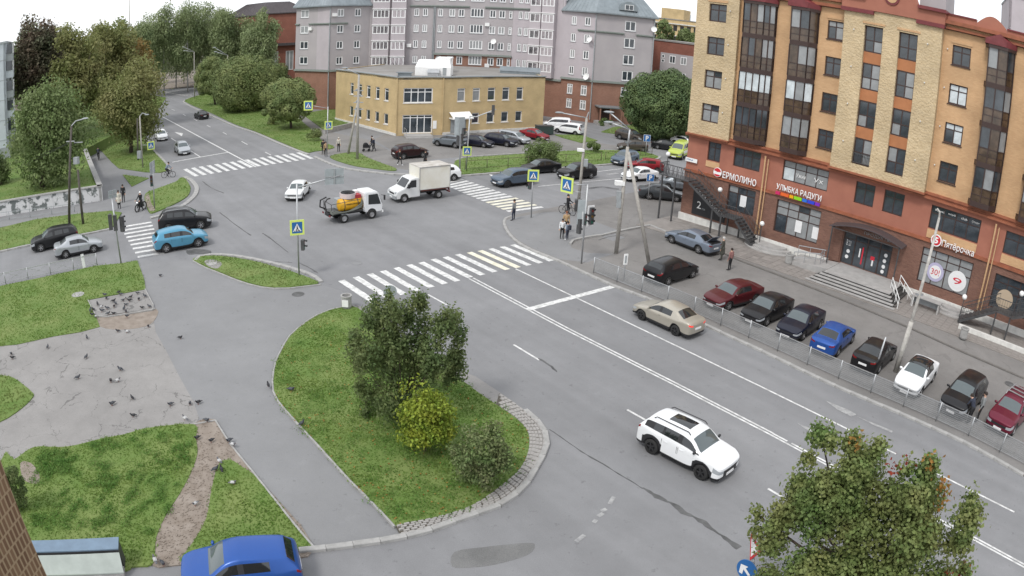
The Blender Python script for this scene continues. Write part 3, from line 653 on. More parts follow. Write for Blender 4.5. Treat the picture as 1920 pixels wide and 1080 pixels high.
# glazed bays
def bay(u0, u1, flat=False):
    D = .85; c = .5
    prof = [(u0,0),(u0+.12,-D),(u1-c-.25,-D),(u1,-.25),(u1,0)] if not flat else [(u0,0),(u0+.3,-D),(u1-.45,-D),(u1,-.2),(u1,0)]
    mb = MB(); pr = [(x,y) for x,y in prof]
    zb0 = 8.2; FL = 2.86; panes = []
    for k in range(4):
        z0 = zb0+k*FL
        mb.prism([(x+(.06 if i==3 else -.03 if i==0 else 0), y-(.05 if i in (1,2) else 0)) for i,(x,y) in enumerate(pr)], z0-.02, z0+.36)
        for i in range(1 if flat else 0, 4):
            if i == 3 and pr[3][0] == pr[4][0] and abs(pr[3][1]) < .22: pass
            a, b = Vector((*pr[i],0)), Vector((*pr[i+1],0)); L_ = (b-a).length
            n_ = 1 if L_ < .95 else (2 if L_ < 1.5 else 3 if not flat else 2); d = (b-a)/n_
            for q in range(n_+1):
                p = a+d*q; mb.bar((p.x,p.y,z0+.36), (p.x,p.y,z0+FL), .085)
            for zz in (1.38, .86): mb.bar((a.x,a.y,z0+zz), (b.x,b.y,z0+zz), .06 if zz > 1 else .045)
            for q in range(n_):
                p, r = a+d*(q+.04), a+d*(q+.96)
                for za, zb_, up in ((.36,1.38,0),(1.38,FL-.02,1)):
                    panes.append((p, r, z0+za, z0+zb_, up, k))
    mb.prism([(x+(.12 if i>2 else -.1 if i<1 else 0), y-(.15 if i in (1,2) else 0)) for i,(x,y) in enumerate(pr)], zb0+4*FL-.04, zb0+4*FL+.2)
    o = F.put(mb.build('bay_window', M_FRM))
    # curved or gabled cap
    m2 = MB(); zc = zb0+4*FL+.2; xm = (u0+u1)/2
    m2.add([(u0-.12,.0,zc),(u0+.0,-D-.2,zc),(u1-.6,-D-.2,zc),(u1+.15,-.2,zc),(u1+.15,0,zc),(u0-.12,0,zc+.42),(u0,-D-.2,zc+.38),(xm,-D-.15,zc+.85),(u1-.6,-D-.2,zc+.45),(u1+.15,-.2,zc+.38),(u1+.15,0,zc+.4),(xm,0,zc+.95)],
           [(0,1,6,5),(1,2,8,7,6),(2,3,9,8),(3,4,10,9),(5,6,7,11),(7,8,9,10,11)])
    cap = m2.build('bay_cap', M_DRED, o)
    for p, r, za, zb_, up, k in panes:
        d = r-p; nx = Vector((d.y,-d.x,0)).normalized()*-.01
        mm = MB(); mm.add([(p.x+nx.x,p.y+nx.y,za),(r.x+nx.x,r.y+nx.y,za),(r.x+nx.x,r.y+nx.y,zb_),(p.x+nx.x,p.y+nx.y,zb_)], [(0,1,2,3)])
        g = random.choice([M_GLASS,M_GLASS,M_GLASS2,M_GLASS3,M_GLASS2]) if up else M_GLASS3
        if up and k == 1 and u0 < 10: g = random.choice([M_GLASS4,M_GLASS4,M_GLASS2])
        mm.build('pane', g, o)
bay(4.75,7.5); bay(8.9,11.25,True); bay(25.25,27.55,True); bay(29.3,31.6,True)
# lower storeys
so = [(2.04,3.32,5.85,7.46,2),(4.63,7.2,5.9,7.48,3),(9.32,13.45,5.83,7.46,4),(15.87,17.55,5.65,7.33,2),(18.36,20.08,5.62,7.33,2),(22.4,26.65,5.5,7.25,4),(28.8,33.2,5.5,7.15,4)]
sh = [(4.53,7.2,2.15,4.3,3),(9.25,13.33,1.55,4.22,4),(22.35,26.75,1.4,4.05,4),(28.7,33.2,1.4,3.95,4)]
door = [(15.6,19.9,.82,3.35)]
F.wall('wall', M_SAL, 0, BL, 4.72, 7.62, [h[:4] for h in so])
F.wall('wall', M_RB, 0, BL, 0, 4.5, [h[:4] for h in sh]+door, y=-.12, thick=.6)
for a,b,c_,d_,n in so: window(F, a, b, c_, d_, n, .7 if n < 3 else .66, .08, M_FRM, [M_GLASS, M_GLASS, M_GLASS2, M_GLASS4] if a < 15 else [M_GLASS], y=.13, single=False)
for a,b,c_,d_,n in sh: window(F, a, b, c_, d_, n, (.55,.78) if d_-c_ > 2.3 else (.72,), .085, M_FRM, [M_GLASS, M_GLASS, M_GLASS2, M_GLASS3], y=.02, single=False)
F.boxes('cornice', M_CORN, [(-.1,BL,-.42,.1,7.62,7.78),(-.1,BL,-.2,.1,7.78,7.9),(0,4.2,-.6,.1,7.8,7.9),(13.5,21.8,-.75,.1,7.86,8.0),(4.2,13.5,-.3,.1,7.93,8.1),(21.8,BL,-.3,.1,7.93,8.1)])
F.boxes('band', M_CORN, [(-.05,BL,-.24,.1,4.5,4.62),(-.05,BL,-.16,.1,4.62,4.72)])
F.boxes('plinth', M_PLINTH, [(-.1,14.6,-.26,.0,.1,.78),(21.3,BL,-.26,.0,.1,.70)])
F.boxes('end_wall', M_RB, [(-.02,.3,.5,16,0,4.5)]); F.boxes('end_wall', M_SAL, [(.0,.3,.5,16,4.72,7.62)])
F.boxes('sill_panel', M_OB, [(2.0,3.36,-.05,.05,5.3,5.8),(22.4,26.65,-.05,.05,4.8,5.45),(28.8,33.2,-.05,.05,4.8,5.45)])
# drain pipes
for u in (7.75, 27.9):
    F.put(MB().tube([(0,-.25,0.9),(0,-.25,7.4)], .075, 8).build('drain_pipe', M_OB), u); F.put(MB().tube([(.3,-.25,.9),(.3,-.25,7.2)], .05, 8).build('drain_pipe', M_OB), u)
# entrance: glazed door front, arched canopy on posts
ent = F.put(MB().box(0,.1,0,.12,0,2.53).box(4.2,4.3,0,.12,0,2.53).box(.1,4.2,0,.12,2.4,2.53).box(1.0,1.1,.01,.11,0,2.4).box(3.2,3.3,.01,.11,0,2.4).box(2.1,2.2,.01,.11,0,2.4).box(.1,4.2,.02,.1,1.95,2.02).build('door', M_FRM), 15.6, -.06, .82)
for x0, x1 in ((.1,1.0),(1.1,2.1),(2.2,3.2),(3.3,4.2)):
    MB().box(x0,x1,.05,.07,0,1.95).build('pane', M_GLASS, ent); MB().box(x0,x1,.05,.07,2.02,2.4).build('pane', M_GLASS, ent)
def decal(F, u, z, w, h, m, y, name='poster'): return MB().box(0,w,-.006,0,0,h).build(name, m, ent)
def ent_shape(x, z, w, h, m, name='poster'): o = MB().box(x,x+w,.035,.045,z,z+h).build(name, m, ent); return o
M_POSR = mat('poster_red', (.55,.02,.04), .5); M_POSW = mat('poster_white', (.72,.72,.72), .5)
ent_shape(1.75,.3,.12,1.35,M_POSR); ent_shape(2.55,.9,.35,.3,M_POSR); ent_shape(2.7,.45,.14,.45,M_POSW); ent_shape(1.5,.8,.12,.7,M_POSW)
for x, z in ((.35,.55),(.4,1.0),(3.6,.3),(3.62,.7),(3.62,1.15),(3.65,1.6)):
    mb = MB(); mb.tube([(x+.15,.036,z),(x+.15,.046,z)], .15, 14); mb.build('poster', M_POSW, ent)
me = text_fit('В 21', .38, .42, .01, M_POSW); l = link('lettering', me, ent); l.location = (.3, .03, 1.45)
canopy = MB(); n = 20
prof = [(14.7+6.3*i/n, 3.45+.75*math.sin(math.pi*(.08+.84*i/n))) for i in range(n+1)]
canopy.add([(x,-1.5,z) for x,z in prof]+[(x,-1.5,z+.08) for x,z in prof]+[(x,-.1,z+.02) for x,z in prof]+[(x,-.1,z+.1) for x,z in prof],
           [(i,i+1,n+2+i,n+1+i) for i in range(n)]+[(n+1+i,n+2+i,3*n+4+i,3*n+3+i) for i in range(n)]+[(i+1,i,2*n+2+i,2*n+3+i) for i in range(n)]+[(0,n+1,3*n+3,2*n+2),(n,3*n+2,4*n+3,2*n+1)])
co = F.put(canopy.build('canopy', mat('canopy_metal', (.10,.085,.09), .4, metal=.3)))
mb = MB()
for u in (14.95,20.75):
    mb.bar((u,-1.4,.8),(u,-1.4,3.8),.09); mb.bar((u,-1.4,3.6),(u,-.1,3.6),.06)
for i in range(1,n,2): mb.bar((prof[i][0],-1.45,prof[i][1]),(prof[i][0],-.15,prof[i][1]),.04)
mb.bar((14.9,-1.42,3.62),(20.8,-1.42,3.62),.05)
mb.build('canopy_frame', M_DSTEEL, co, kind='stuff')
F.boxes('side_panel', M_RB, [(14.9,15.5,-.2,-.12,.8,3.4)])
me = text_fit('ПРОДУКТЫ', 2.3, .28, .02, M_GREYP); l = link('lettering', me); F.put(l, 17.3, -.2, 3.48); l.parent = brick

# shop steps
M_ = brick
steps = thing('entrance_steps', 'wide dark and pale stone steps climbing to the arched shop entrance', 'steps', BA, group=None)
FS = Facade(steps, BA, BA+bt*BL)
for i in range(5):
    zt = .80-.14*i; dd = 3.7+.32*i; e = .25*i
    mb = MB(); mb.box(15.75-e, 21.3+e*.9, -dd, -(.15 if i == 0 else dd-.34), zt-.05, zt); o = FS.put(mb.build('tread', M_STEPC))
    mb = MB(); mb.box(15.8-e, 21.25+e*.9, -dd+.04, -.16, .1 if i == 4 else zt-.14, zt-.052); FS.put(mb.build('riser', M_TREAD))
def railing(F, name, lab, pts, u=0, h=.9, m=None, posts=6, cat='railing'):
    t = thing(name, lab, cat, F.A); F2 = Facade(t, F.A, F.A+Vector((math.cos(F.a), math.sin(F.a), 0)))
    mb = MB(); mb.tube([(p[0],p[1],p[2]+h) for p in pts], .035, 8); F2.put(mb.build('rail', m or M_STEEL)); F2.put(MB().tube([(p[0],p[1],p[2]+h*.5) for p in pts], .025, 8).build('rail', m or M_STEEL))
    for i in range(posts):
        t_ = i/(posts-1)*(len(pts)-1); k = min(int(t_), len(pts)-2); p = Vector(pts[k]).lerp(Vector(pts[k+1]), t_-k)
        mb = MB(); mb.tube([(p.x,p.y,p.z),(p.x,p.y,p.z+h)], .028, 8); F2.put(mb.build('post', m or M_STEEL))
    return t
railing(F, 'handrail', 'steel handrail on the left end of the shop steps', [(12.3,-1.2,.5),(14.7,-1.2,.8),(14.75,-2.6,.8),(12.6,-2.7,.35)], m=M_STEEL, h=.85, posts=8)
railing(F, 'handrail', 'steel handrail at the right end of the shop steps beside the arched entrance', [(20.9,-2.2,.8),(22.3,-4.4,.12)], m=M_WPAINT, h=.8, posts=4)
railing(F, 'handrail', 'steel handrail of the ramp just right of the shop steps', [(21.2,-.9,.8),(23.0,-2.6,.12)], m=M_WPAINT, h=.8, posts=4)
r = thing('ramp', 'grey concrete ramp left of the shop entrance', 'ramp', BA); FR = Facade(r, BA, BA+bt*BL)
mb = MB(); mb.add([(12.2,-2.8,.1),(15.7,-2.8,.1),(15.7,-.3,.1),(12.2,-.3,.1),(12.2,-2.8,.45),(15.7,-2.8,.78),(15.7,-.3,.78),(12.2,-.3,.45)], [(0,1,5,4),(4,5,6,7),(1,2,6,5),(3,0,4,7),(2,3,7,6)]); FR.put(mb.build('deck', M_STEPC))
# half-round steps of the frozen-food shop, then the second set to the right
def round_steps(u, lab, d=-.3, R0=1.5):
    t = thing('rounded_steps', lab, 'steps', BA); f = Facade(t, BA, BA+bt*BL)
    for i in range(3):
        R_ = R0+.42*i; z = .55-.15*i; pts = [(u+R_*math.cos(a), d-R_*.85*math.sin(a)) for a in np.linspace(0, math.pi, 20)]
        mb = MB(); mb.prism(pts, .05, z); f.put(mb.build('tread', M_STEPC))
round_steps(9.4, 'three half round pale steps at the foot of the long black steel stairs'); round_steps(25.9, 'low half round stone steps between the white bench and the litter bin', -.4, 1.0)

# black steel stairs up to the first floor
def steel_stair(lab, flights, landings, posts, w=1.35, d=-.45, sign=None):
    t = thing('steel_staircase', lab, 'staircase', BA); f = Facade(t, BA, BA+bt*BL)
    for (u0,z0,u1,z1,n) in flights:
        for i in range(n):
            k = (i+.5)/n; uu = u0+(u1-u0)*k; zz = z0+(z1-z0)*k
            mb = MB(); mb.box(uu-.17,uu+.17,d-w,d,zz-.04,zz); f.put(mb.build('tread', M_GREYP if False else M_DSTEEL))
        for yy in (d-w+.02, d-.02):
            mb = MB(); mb.bar((u0,yy,z0-.12),(u1,yy,z1-.12),.05,.18); f.put(mb.build('stringer', M_DSTEEL))
            mb = MB(); mb.tube([(u0,yy,z0+.95),(u1,yy,z1+.95)], .03, 6); mb.tube([(u0,yy,z0+.5),(u1,yy,z1+.5)], .02, 6); f.put(mb.build('handrail', M_DSTEEL))
            mb = MB()
            for i in range(n+1): k = i/n; mb.bar((u0+(u1-u0)*k,yy,z0+(z1-z0)*k),(u0+(u1-u0)*k,yy,z0+(z1-z0)*k+.95),.022)
            f.put(mb.build('balusters', M_DSTEEL, kind='stuff'))
    for (u0,u1,z) in landings:
        f.put(MB().box(u0,u1,d-w,d,z-.1,z).build('landing', M_DSTEEL))
        mb = MB(); mb.tube([(u0,d-w,z+.95),(u1,d-w,z+.95)], .03, 6); mb.tube([(u0,d-w,z+.5),(u1,d-w,z+.5)], .02, 6)
        for i in range(8): uu = u0+(u1-u0)*i/7; mb.bar((uu,d-w,z),(uu,d-w,z+.95),.022)
        f.put(mb.build('landing_rail', M_DSTEEL, kind='stuff'))
    for (u,y,z) in posts: f.put(MB().box(u-.06,u+.06,y-.06,y+.06,.1,z).build('post', M_DSTEEL))
    return t, f
st_, sf = steel_stair('long black open steel stairs along the brick wall at the far corner of the shops', [(8.3,.35,6.5,1.95,8),(5.0,1.98,1.6,4.0,10)], [(5.0,6.5,2.0),(-1.5,1.6,4.05)], [(.15,-1.7,4.0),(4.2,-1.75,2.3),(5.1,-1.75,1.9),(5.1,-.5,1.9),(6.3,-.55,1.9),(-1.2,-1.7,4.0)])
mb = MB()
for i in range(7): mb.bar((-1.5,-.45-.2*i,4.05),(-1.5,-.45-.2*i,5.0),.03); mb.bar((-1.5+.45*i,-1.8,4.05+.1),(-1.3+.45*i,-1.8,4.95),.025); mb.bar((-1.3+.45*i,-1.8,4.05+.1),(-1.5+.45*i,-1.8,4.95),.025)
mb.tube([(-1.5,-.45,5.0),(-1.5,-1.8,5.0),(1.6,-1.8,5.0)], .04, 6); sf.put(mb.build('landing_cage', M_DSTEEL, kind='stuff'))
sg = MB(); sg.add([(1.2,-.2,3.4),(1.2,-.2,.95),(4.6,-.2,.95),(4.6,-.2,1.5)], [(0,1,2,3)]); sg.add([(1.2,-.16,3.4),(1.2,-.16,.95),(4.6,-.16,.95),(4.6,-.16,1.5)], [(3,2,1,0)])
sb = tag(sg.build('advert_board', mat('advert_black', (.018,.018,.02), .5)), 'black slanted advert board with a white 2 under the black stairs', 'advert board'); Facade(None, BA, BA+bt).put(sb)
sb.parent = None; sb.location = BA; sb.rotation_euler = (0,0,F.a)
l = link('lettering', text_fit('2', .42, .62, .02, M_WPAINT), sb); l.location = (1.7,-.22,1.55)
l = link('lettering', text_fit('этаж', .38, .16, .02, M_GREYP), sb); l.location = (2.2,-.22,1.5)
l = link('lettering', text_fit('СТОМАТОЛОГИЯ', 3.6, .24, .02, M_WPAINT), sb); l.location = (1.35,-.22,3.08); l.rotation_euler = (0, math.atan2(1.85,3.4), 0)
st2, sf2 = steel_stair('dark steel stairs at the right end of the shops above the sunken cellar entrance', [(26.9,.4,29.6,2.0,9),(31.0,2.0,34.5,3.6,9)], [(29.6,31.0,2.0)], [(29.7,-2.4,2.0),(30.9,-2.4,2.0)], w=1.4, d=-1.2)

# pavement slabs in front of the shops
pv = bpy.data.objects.new('shop_pavement', None); COL.objects.link(pv); pv['kind'] = 'structure'; pv.location = BA; pv.rotation_euler = (0,0,F.a)
MB().box(-.9,BL,-5.2,.0,-.1,.165).build('bed', M_SLAB, pv)
slabs = []
for i in range(66):
    for j in range(9):
        u = -.6+i*.585; y = -.55-j*.585
        if y < -5.1+(.0 if u > 8.5 else (8.5-u)*.42): continue
        slabs.append((u, y))
slabs.sort(key=lambda s: (s[0]-33)**2+(s[1]+52)**2)
slm = MB().box(-.283,.283,-.283,.283,-.05,0).mesh('paving_slab'); slm.materials.append(M_SLAB); rest = MB()
for i, (u, y) in enumerate(slabs):
    z = .19+random.uniform(-.004,.006)
    if i < 300: o = link('paving_slab', slm, pv); o.location = (u,y,z); o.rotation_euler = (random.uniform(-.008,.008), random.uniform(-.008,.008), random.uniform(-.01,.01))
    else: rest.box(u-.283,u+.283,y-.283,y+.283,z-.05,z)
rest.build('paving_slabs', M_SLAB, pv, kind='stuff')
kerb_w = tag(Facade(None, BA, BA+bt).put(MB().box(27,BL,-3.7,-3.5,.1,.45).build('cellar_wall', M_STEPC)) if False else MB().box(27.2,BL,-3.75,-3.5,.1,.5).build('cellar_wall', M_PLINTH), 'low pale wall along the cellar stairs right of the litter bin', 'low wall'); kerb_w.location = BA; kerb_w.rotation_euler = (0,0,F.a)

# shop signs
def sign_on(name, lab, u, z, y=-.16):
    t = thing(name, lab, 'shop sign', BA+bt*u+Vector((0,0,z))); t.rotation_euler = (0,0,F.a); return t
M_SIGNW = mat('sign_white', (.82,.82,.82), .5)
s1 = sign_on('shop_sign', 'white ЕРМОЛИНО letters with a round red and white emblem on the brick', 3.0, 4.78)
o = link('lettering', text_fit('ЕРМОЛИНО', 3.25, .56, .08, M_SIGNW), s1); o.location = (.95,-.3,-.04)
mb = MB(); mb.tube([(.42,-.34,.3),(.42,-.26,.3)], .40, 20); o = mb.build('emblem', M_SIGNW, s1)
mb = MB(); mb.add([(.42+.36*math.cos(a),-.36,.3+.36*math.sin(a)) for a in np.linspace(.25,math.pi-.1,14)]+[(.08,-.36,.42),(.42,-.36,.34)], [tuple(range(16))]); mb.build('emblem_arc', M_RSIGN, o)
mb = MB(); mb.add([(.42+.36*math.cos(a),-.36,.3+.36*math.sin(a)) for a in np.linspace(math.pi+.5,2*math.pi-.5,10)], [tuple(range(10))]); mb.build('emblem_arc', M_RSIGN, o)
s2_ = sign_on('shop_sign', 'white УЛЫБКА РАДУГИ letters over a row of rainbow coloured bars', 9.1, 4.62)
o = link('lettering', text_fit('УЛЫБКА РАДУГИ', 4.1, .55, .08, M_SIGNW), s2_); o.location = (0,-.3,.32)
bx = 0.0
for wd, c_ in ((.4,(.55,.02,.12)),(.75,(.7,.12,.02)),(.35,(.75,.36,.0)),(.7,(.25,.6,.01)),(.4,(.02,.15,.6)),(.62,(.02,.05,.55)),(.4,(.18,.02,.42))):
    MB().box(bx,bx+wd,-.36,-.24,.0,.24).build('bar', mat('sign_bar_%d' % (bx*100), c_, .5), s2_); bx += wd+.07
s3_ = sign_on('shop_sign', 'white Пятёрочка letters beside a round red digit five emblem', 22.9, 4.42)
o = link('lettering', text_fit('Пятёрочка', 2.75, .62, .08, M_SIGNW), s3_); o.location = (.95,-.3,.02)
mb = MB(); mb.tube([(.45,-.36,.42),(.45,-.28,.42)], .45, 24); o = mb.build('emblem', M_SIGNW, s3_)
mb = MB(); mb.tube([(.45,-.37,.42),(.45,-.355,.42)], .37, 24); mb.build('emblem_disc', M_RSIGN, o)
q = link('digit', text_fit('5', .34, .46, .02, M_SIGNW, bold=.03), o); q.location = (.29,-.385,.2)
s4_ = sign_on('street_plate', 'small white street name plate on the far corner of the brick house', .5, 5.35); s4_['category'] = 'street plate'
MB().box(-.5,.7,-.2,-.16,0,.34).build('plate', M_WPAINT, s4_); l = link('lettering', text_fit('УЛИЦА', .7, .14, .01, M_BSIGN), s4_); l.location = (-.4,-.21,.1)
for u, z, tx, wd in ((22.7,6.85,'Фитнес',.8),(23.85,6.85,'клуб',.6),(24.95,6.85,'club',.5),(25.85,6.85,'Спорт',.65)):
    l = link('lettering', text_fit(tx, wd, .17, .01, M_WPAINT)); F.put(l, u, .10, z)
for u, tx in ((10.55,'Ужин'),(12.15,'Ух')): l = link('lettering', text_fit(tx, .85, .34, .01, M_WPAINT)); F.put(l, u, .10, 6.3)
for u, z, r_, m_, tx in ((23.75,2.45,.72,mat('poster_lilac', (.42,.40,.55), .5),'30!'),(25.7,2.35,.78,M_POSW,'9'),(29.9,2.3,.72,mat('poster_tan', (.45,.36,.26), .5),'')):
    mb = MB(); mb.tube([(0,-.012,0),(0,.0,0)], r_, 28); o = F.put(mb.build('window_poster', m_), u, .0, z)
    if tx:
        mb = MB(); mb.tube([(0,-.02,0),(0,-.013,0)], r_*.7, 24); mb.build('poster_disc', M_POSW if tx == '30!' else m_, o)
        l = link('lettering', text_fit(tx, r_*1.0, r_*.62, .01, M_POSR), o); l.location = (-r_*.5,-.03,-r_*.3)
for u, z in ((5.75,2.7),(11.15,2.0),(12.75,1.9)): F.put(MB().box(0,.6,-.012,0,0,.95).box(.05,.55,-.02,-.012,.45,.6).build('window_poster', M_POSW), u, .0, z)

# --- two-storey yellow office
YA, YB, YC, YD = [Vector((x,y,0)) for x,y in ((-28.9,109.8),(-16.6,95.49),(-10.6,97.53),(3.2,107.38))]
off = thing('yellow_office_building', 'low two storey yellow brick office with white windows and a flat roof', 'office building', YA)
fl, fc, fr_ = Facade(off, YA, YB), Facade(off, YB, YC), Facade(off, YC, YD)
k = fl.len/25.75
lw = [(6.75*k,8.25*k),(10.4*k,11.9*k),(13.95*k,15.5*k),(17.55*k,19.1*k),(21.0*k,22.6*k)]
hl = [(a,b,4.55,6.3) for a,b in lw]+[(a,b,1.25,2.75) for a,b in lw]
fl.wall('wall', M_YEL2, 0, fl.len, .3, 8.0, hl)
for i, h in enumerate(hl): window(fl, *h, 1, .78 if i < 5 else 0, .11, M_WFRM, [M_GLASS], sill=M_WFRM)
fc.wall('wall', M_YEL2, 0, fc.len, 0, 8.0, [(.85,4.85,4.5,6.55),(.8,4.9,.3,2.85)])
window(fc, .85, 4.85, 4.5, 6.55, 4, .72, .13, M_WFRM, [M_GLASS], sill=M_WFRM)
window(fc, .8, 4.9, .3, 2.85, 4, .84, .12, M_WFRM, [M_GLASS], name='door'); fc.boxes('entrance_platform', M_STEPC, [(1.0,4.6,-2.2,-.02,.0,.28),(1.0,4.6,-2.6,-2.2,.0,.14)]); fc.boxes('platform_rail', M_STEEL, [(1.0,1.05,-2.1,-2.05,.28,1.2),(1.0,1.05,-.3,-.25,.28,1.2),(1.0,1.05,-2.1,-.25,1.15,1.2),(4.55,4.6,-2.1,-2.05,.28,1.2),(4.55,4.6,-2.1,-.25,1.15,1.2)])
rw = [(2.15,3.4),(4.6,5.8),(7.05,8.3),(9.5,10.7),(11.95,13.1)]
hr = [(a,b,4.55,6.4) for a,b in rw]+[(a,b,1.35,2.85) for a,b in rw[1:]]
fr_.wall('wall', M_YEL2, 0, fr_.len, .3, 7.95, hr)
for i, h in enumerate(hr): window(fr_, *h, 1, .78 if i < 5 else 0, .11, M_WFRM, [M_GLASS, M_GLASS, M_GLASS2], sill=M_WFRM)
for f in (fl, fr_): f.boxes('plinth', M_PLINTH, [(0,f.len,-.12,0,-.1,.35)])
for f, zt in ((fl,8.0),(fc,8.0),(fr_,7.95)): f.boxes('roof_edge', M_GREYP, [(-.1,f.len+.1,-.14,.3,zt,zt+.16)])
bk = [(-24.,123.),(-2.,122.)]
mb = MB(); mb.prism([(p.x-YA.x,p.y-YA.y) for p in (YA,YB,YC,YD)]+[(bk[1][0]-YA.x,bk[1][1]-YA.y),(bk[0][0]-YA.x,bk[0][1]-YA.y)], 7.7, 7.92); mb.build('roof', M_ROOFF, off)
for (a, b) in ((YD, Vector((*bk[1],0))), (Vector((*bk[0],0)), YA)):
    f = Facade(off, a, b); f.wall('wall', M_YEL2, 0, f.len, 0, 8.0)
fc.boxes('downpipe', M_YEL2, [(-.1,.02,-.12,-.02,.3,7.9),(6.2,6.33,-.12,-.02,.3,7.9)])
fr_.put(MB().box(1.0,4.2,-1.2,0,2.2,2.35).add([(1.0,-1.2,2.35),(4.2,-1.2,2.35),(4.2,0,3.1),(1.0,0,3.1)], [(0,1,2,3)]).build('porch_roof', M_WPAINT))
fr_.put(MB().box(1.2,3.6,-.14,-.1,.2,2.2).build('porch_door', M_GREYP))
for tx, u in (('24',2.6),): l = link('lettering', text_fit(tx, .3, .3, .02, M_GREYP)); fc.put(l, u, -.1, 1.2)
fc.put(MB().box(4.98,5.5,-.06,-.01,.9,2.0).build('notice_board', M_WPAINT))
# rooftop
rh = thing('roof_hatch_house', 'white gabled metal skylight house on the office roof', 'skylight', (-12.6,102,7.92))
mb = MB(); mb.box(-2.5,2.5,-1.3,2.2,0,1.2); mb.add([(-2.5,-1.3,1.2),(2.5,-1.3,1.2),(2.5,2.2,1.2),(-2.5,2.2,1.2),(-2.2,-.2,2.2),(2.2,-.2,2.2),(2.2,1.2,2.2),(-2.2,1.2,2.2)], [(0,1,5,4),(1,2,6,5),(2,3,7,6),(3,0,4,7),(4,5,6,7)]); mb.build('body', M_WPAINT, rh)
mb = MB(); mb.box(-.2,1.6,4.6,9.0,0,2.0); mb.box(-.4,1.8,4.4,9.2,2.0,2.2); mb.build('annex', M_WPAINT, rh); MB().box(1.4,1.9,-1.34,-1.3,.1,1.2).build('door', M_GREYP, rh)
mb = MB(); mb.box(-.6,.9,-2.1,-1.32,0,.5); mb.add([(-.7,-2.2,.5),(1.0,-2.2,.5),(1.0,-1.32,.95),(-.7,-1.32,.95)], [(0,1,2,3)]); mb.build('hood', M_STEEL, rh)
v = tag(MB().box(-.9,.9,-.5,.5,0,.5).box(-1.1,1.1,-.7,.7,.5,.6).build('roof_vent', M_ROOFB), 'small grey vent box at the left of the white skylight on the office roof', 'roof vent'); v.location = (-16.2,98.8,7.93)
v = tag(MB().box(-3,3,-.8,.8,0,.4).add([(-3.1,-.9,.4),(3.1,-.9,.4),(3.1,.9,1.0),(-3.1,.9,1.0)], [(0,1,2,3)]).build('roof_vent', M_ROOFB), 'long blue grey metal roof light at the right end of the office roof', 'roof vent'); v.location = (-.6,111,7.93)

# --- grey apartment block
grey = thing('grey_apartment_building', 'large lilac grey apartment block with brick ground floors and blue metal roofs', 'apartment building', (-15,125,0))
GP = [(-40.8,125.2),(-36,122.7),(-33.1,121),(-27.2,125.6),(-15.8,126.5),(-2.3,126.0),(6.2,121.0),(11.2,118.1),(21.1,120)]
R1 = [16.55,13.65,10.8,8.0]
def grey_facet(A, B, cols, rows, bandz, top, m=M_GREYR, brickwin=(), loggia=()):
    f = Facade(grey, A, B); hs = [(a,b,z,z+h) for a,b,n,h in cols for z in rows]
    up = [h for h in hs if h[2] >= bandz]; lo = [h for h in hs if h[2] < bandz]+[(a,b,c,d) for a,b,n,c,d in brickwin]
    f.wall('wall', m, 0, f.len, bandz, top, up); f.wall('wall', M_GBRICK, 0, f.len, 0, bandz-.35, lo)
    f.boxes('band', M_GBAND, [(-.05,f.len+.05,-.3,.1,bandz-.35,bandz-.12),(-.03,f.len+.03,-.15,.1,bandz-.12,bandz)])
    for a,b,n,h in cols:
        for z in rows: window(f, a, b, z, z+h, n, .7 if n == 1 else 0, .16, M_WFRM, [M_GLASS,M_GLASS,M_GLASS2], y=.06, sill=M_GREYP)
    for a,b,n,c,d in brickwin: window(f, a, b, c, d, n, .7, .16, M_WFRM, [M_GLASS,M_GLASS2], y=.06, sill=M_GREYP)
    return f
f1 = grey_facet(GP[0], GP[1], [(1.1,3.2,2,1.45)], R1, 7.15, 18.4)
f2 = grey_facet(GP[1], GP[2], [], R1, 7.15, 18.4, M_GREYL)
f3 = grey_facet(GP[2], GP[3], [(1.2,2.45,2,1.4),(4.5,5.7,2,1.4)], R1, 7.15, 18.4)
f4 = grey_facet(GP[3], GP[4], [(7.75,8.6,2,1.4),(9.25,10.1,2,1.4)], [19.4]+R1, 7.15, 25)
f5 = grey_facet(GP[4], GP[5], [(.5,1.3,2,1.4),(2.4,3.45,2,1.4),(4.0,5.05,2,1.4),(6.1,8.4,4,1.6),(9.4,10.5,2,1.4),(11.0,12.1,2,1.4),(12.75,13.3,1,1.4)], [19.4]+R1, 9.95, 25)
f6 = grey_facet(GP[5], GP[6], [(1.0,1.8,2,1.4),(2.15,3.0,2,1.4)], [19.4]+R1, 6.6, 25, M_GREYL)
f7 = grey_facet(GP[6], GP[7], [(1.3,2.2,2,1.45),(3.7,4.75,2,1.45)], [16.2,13.27,10.5,7.7], 7.15, 18.4, M_GREYL, [(1.2,2.2,2,4.4,6.1),(3.7,4.8,2,4.4,6.1),(1.2,2.2,2,2.0,3.6),(3.7,4.8,2,2.0,3.6)])
f8 = grey_facet(GP[7], GP[8], [(4.9,6.8,2,1.7)], [15.9,13.0,10.15,7.4], 7.15, 18.4, M_GREYR, [(4.9,6.3,2,4.7,6.3)])
f9 = Facade(grey, GP[8], (21.5,134)); f9.wall('wall', M_GREYR, 0, f9.len, 0, 18.4)
f0 = Facade(grey, (-41,136), GP[0]); f0.wall('wall', M_GREYR, 0, f0.len, 0, 18.4)
fb_ = Facade(grey, (22,136), (-41,136)); fb_.wall('wall', M_GREYR, 0, fb_.len, 0, 18.4)
Facade(grey, (6.2,121.2), (5.6,128)).wall('wall', M_GREYR, 0, 7, 18, 25); Facade(grey, (-27.2,134), (-27.2,125.6)).wall('wall', M_GREYR, 0, 8.4, 18, 25)
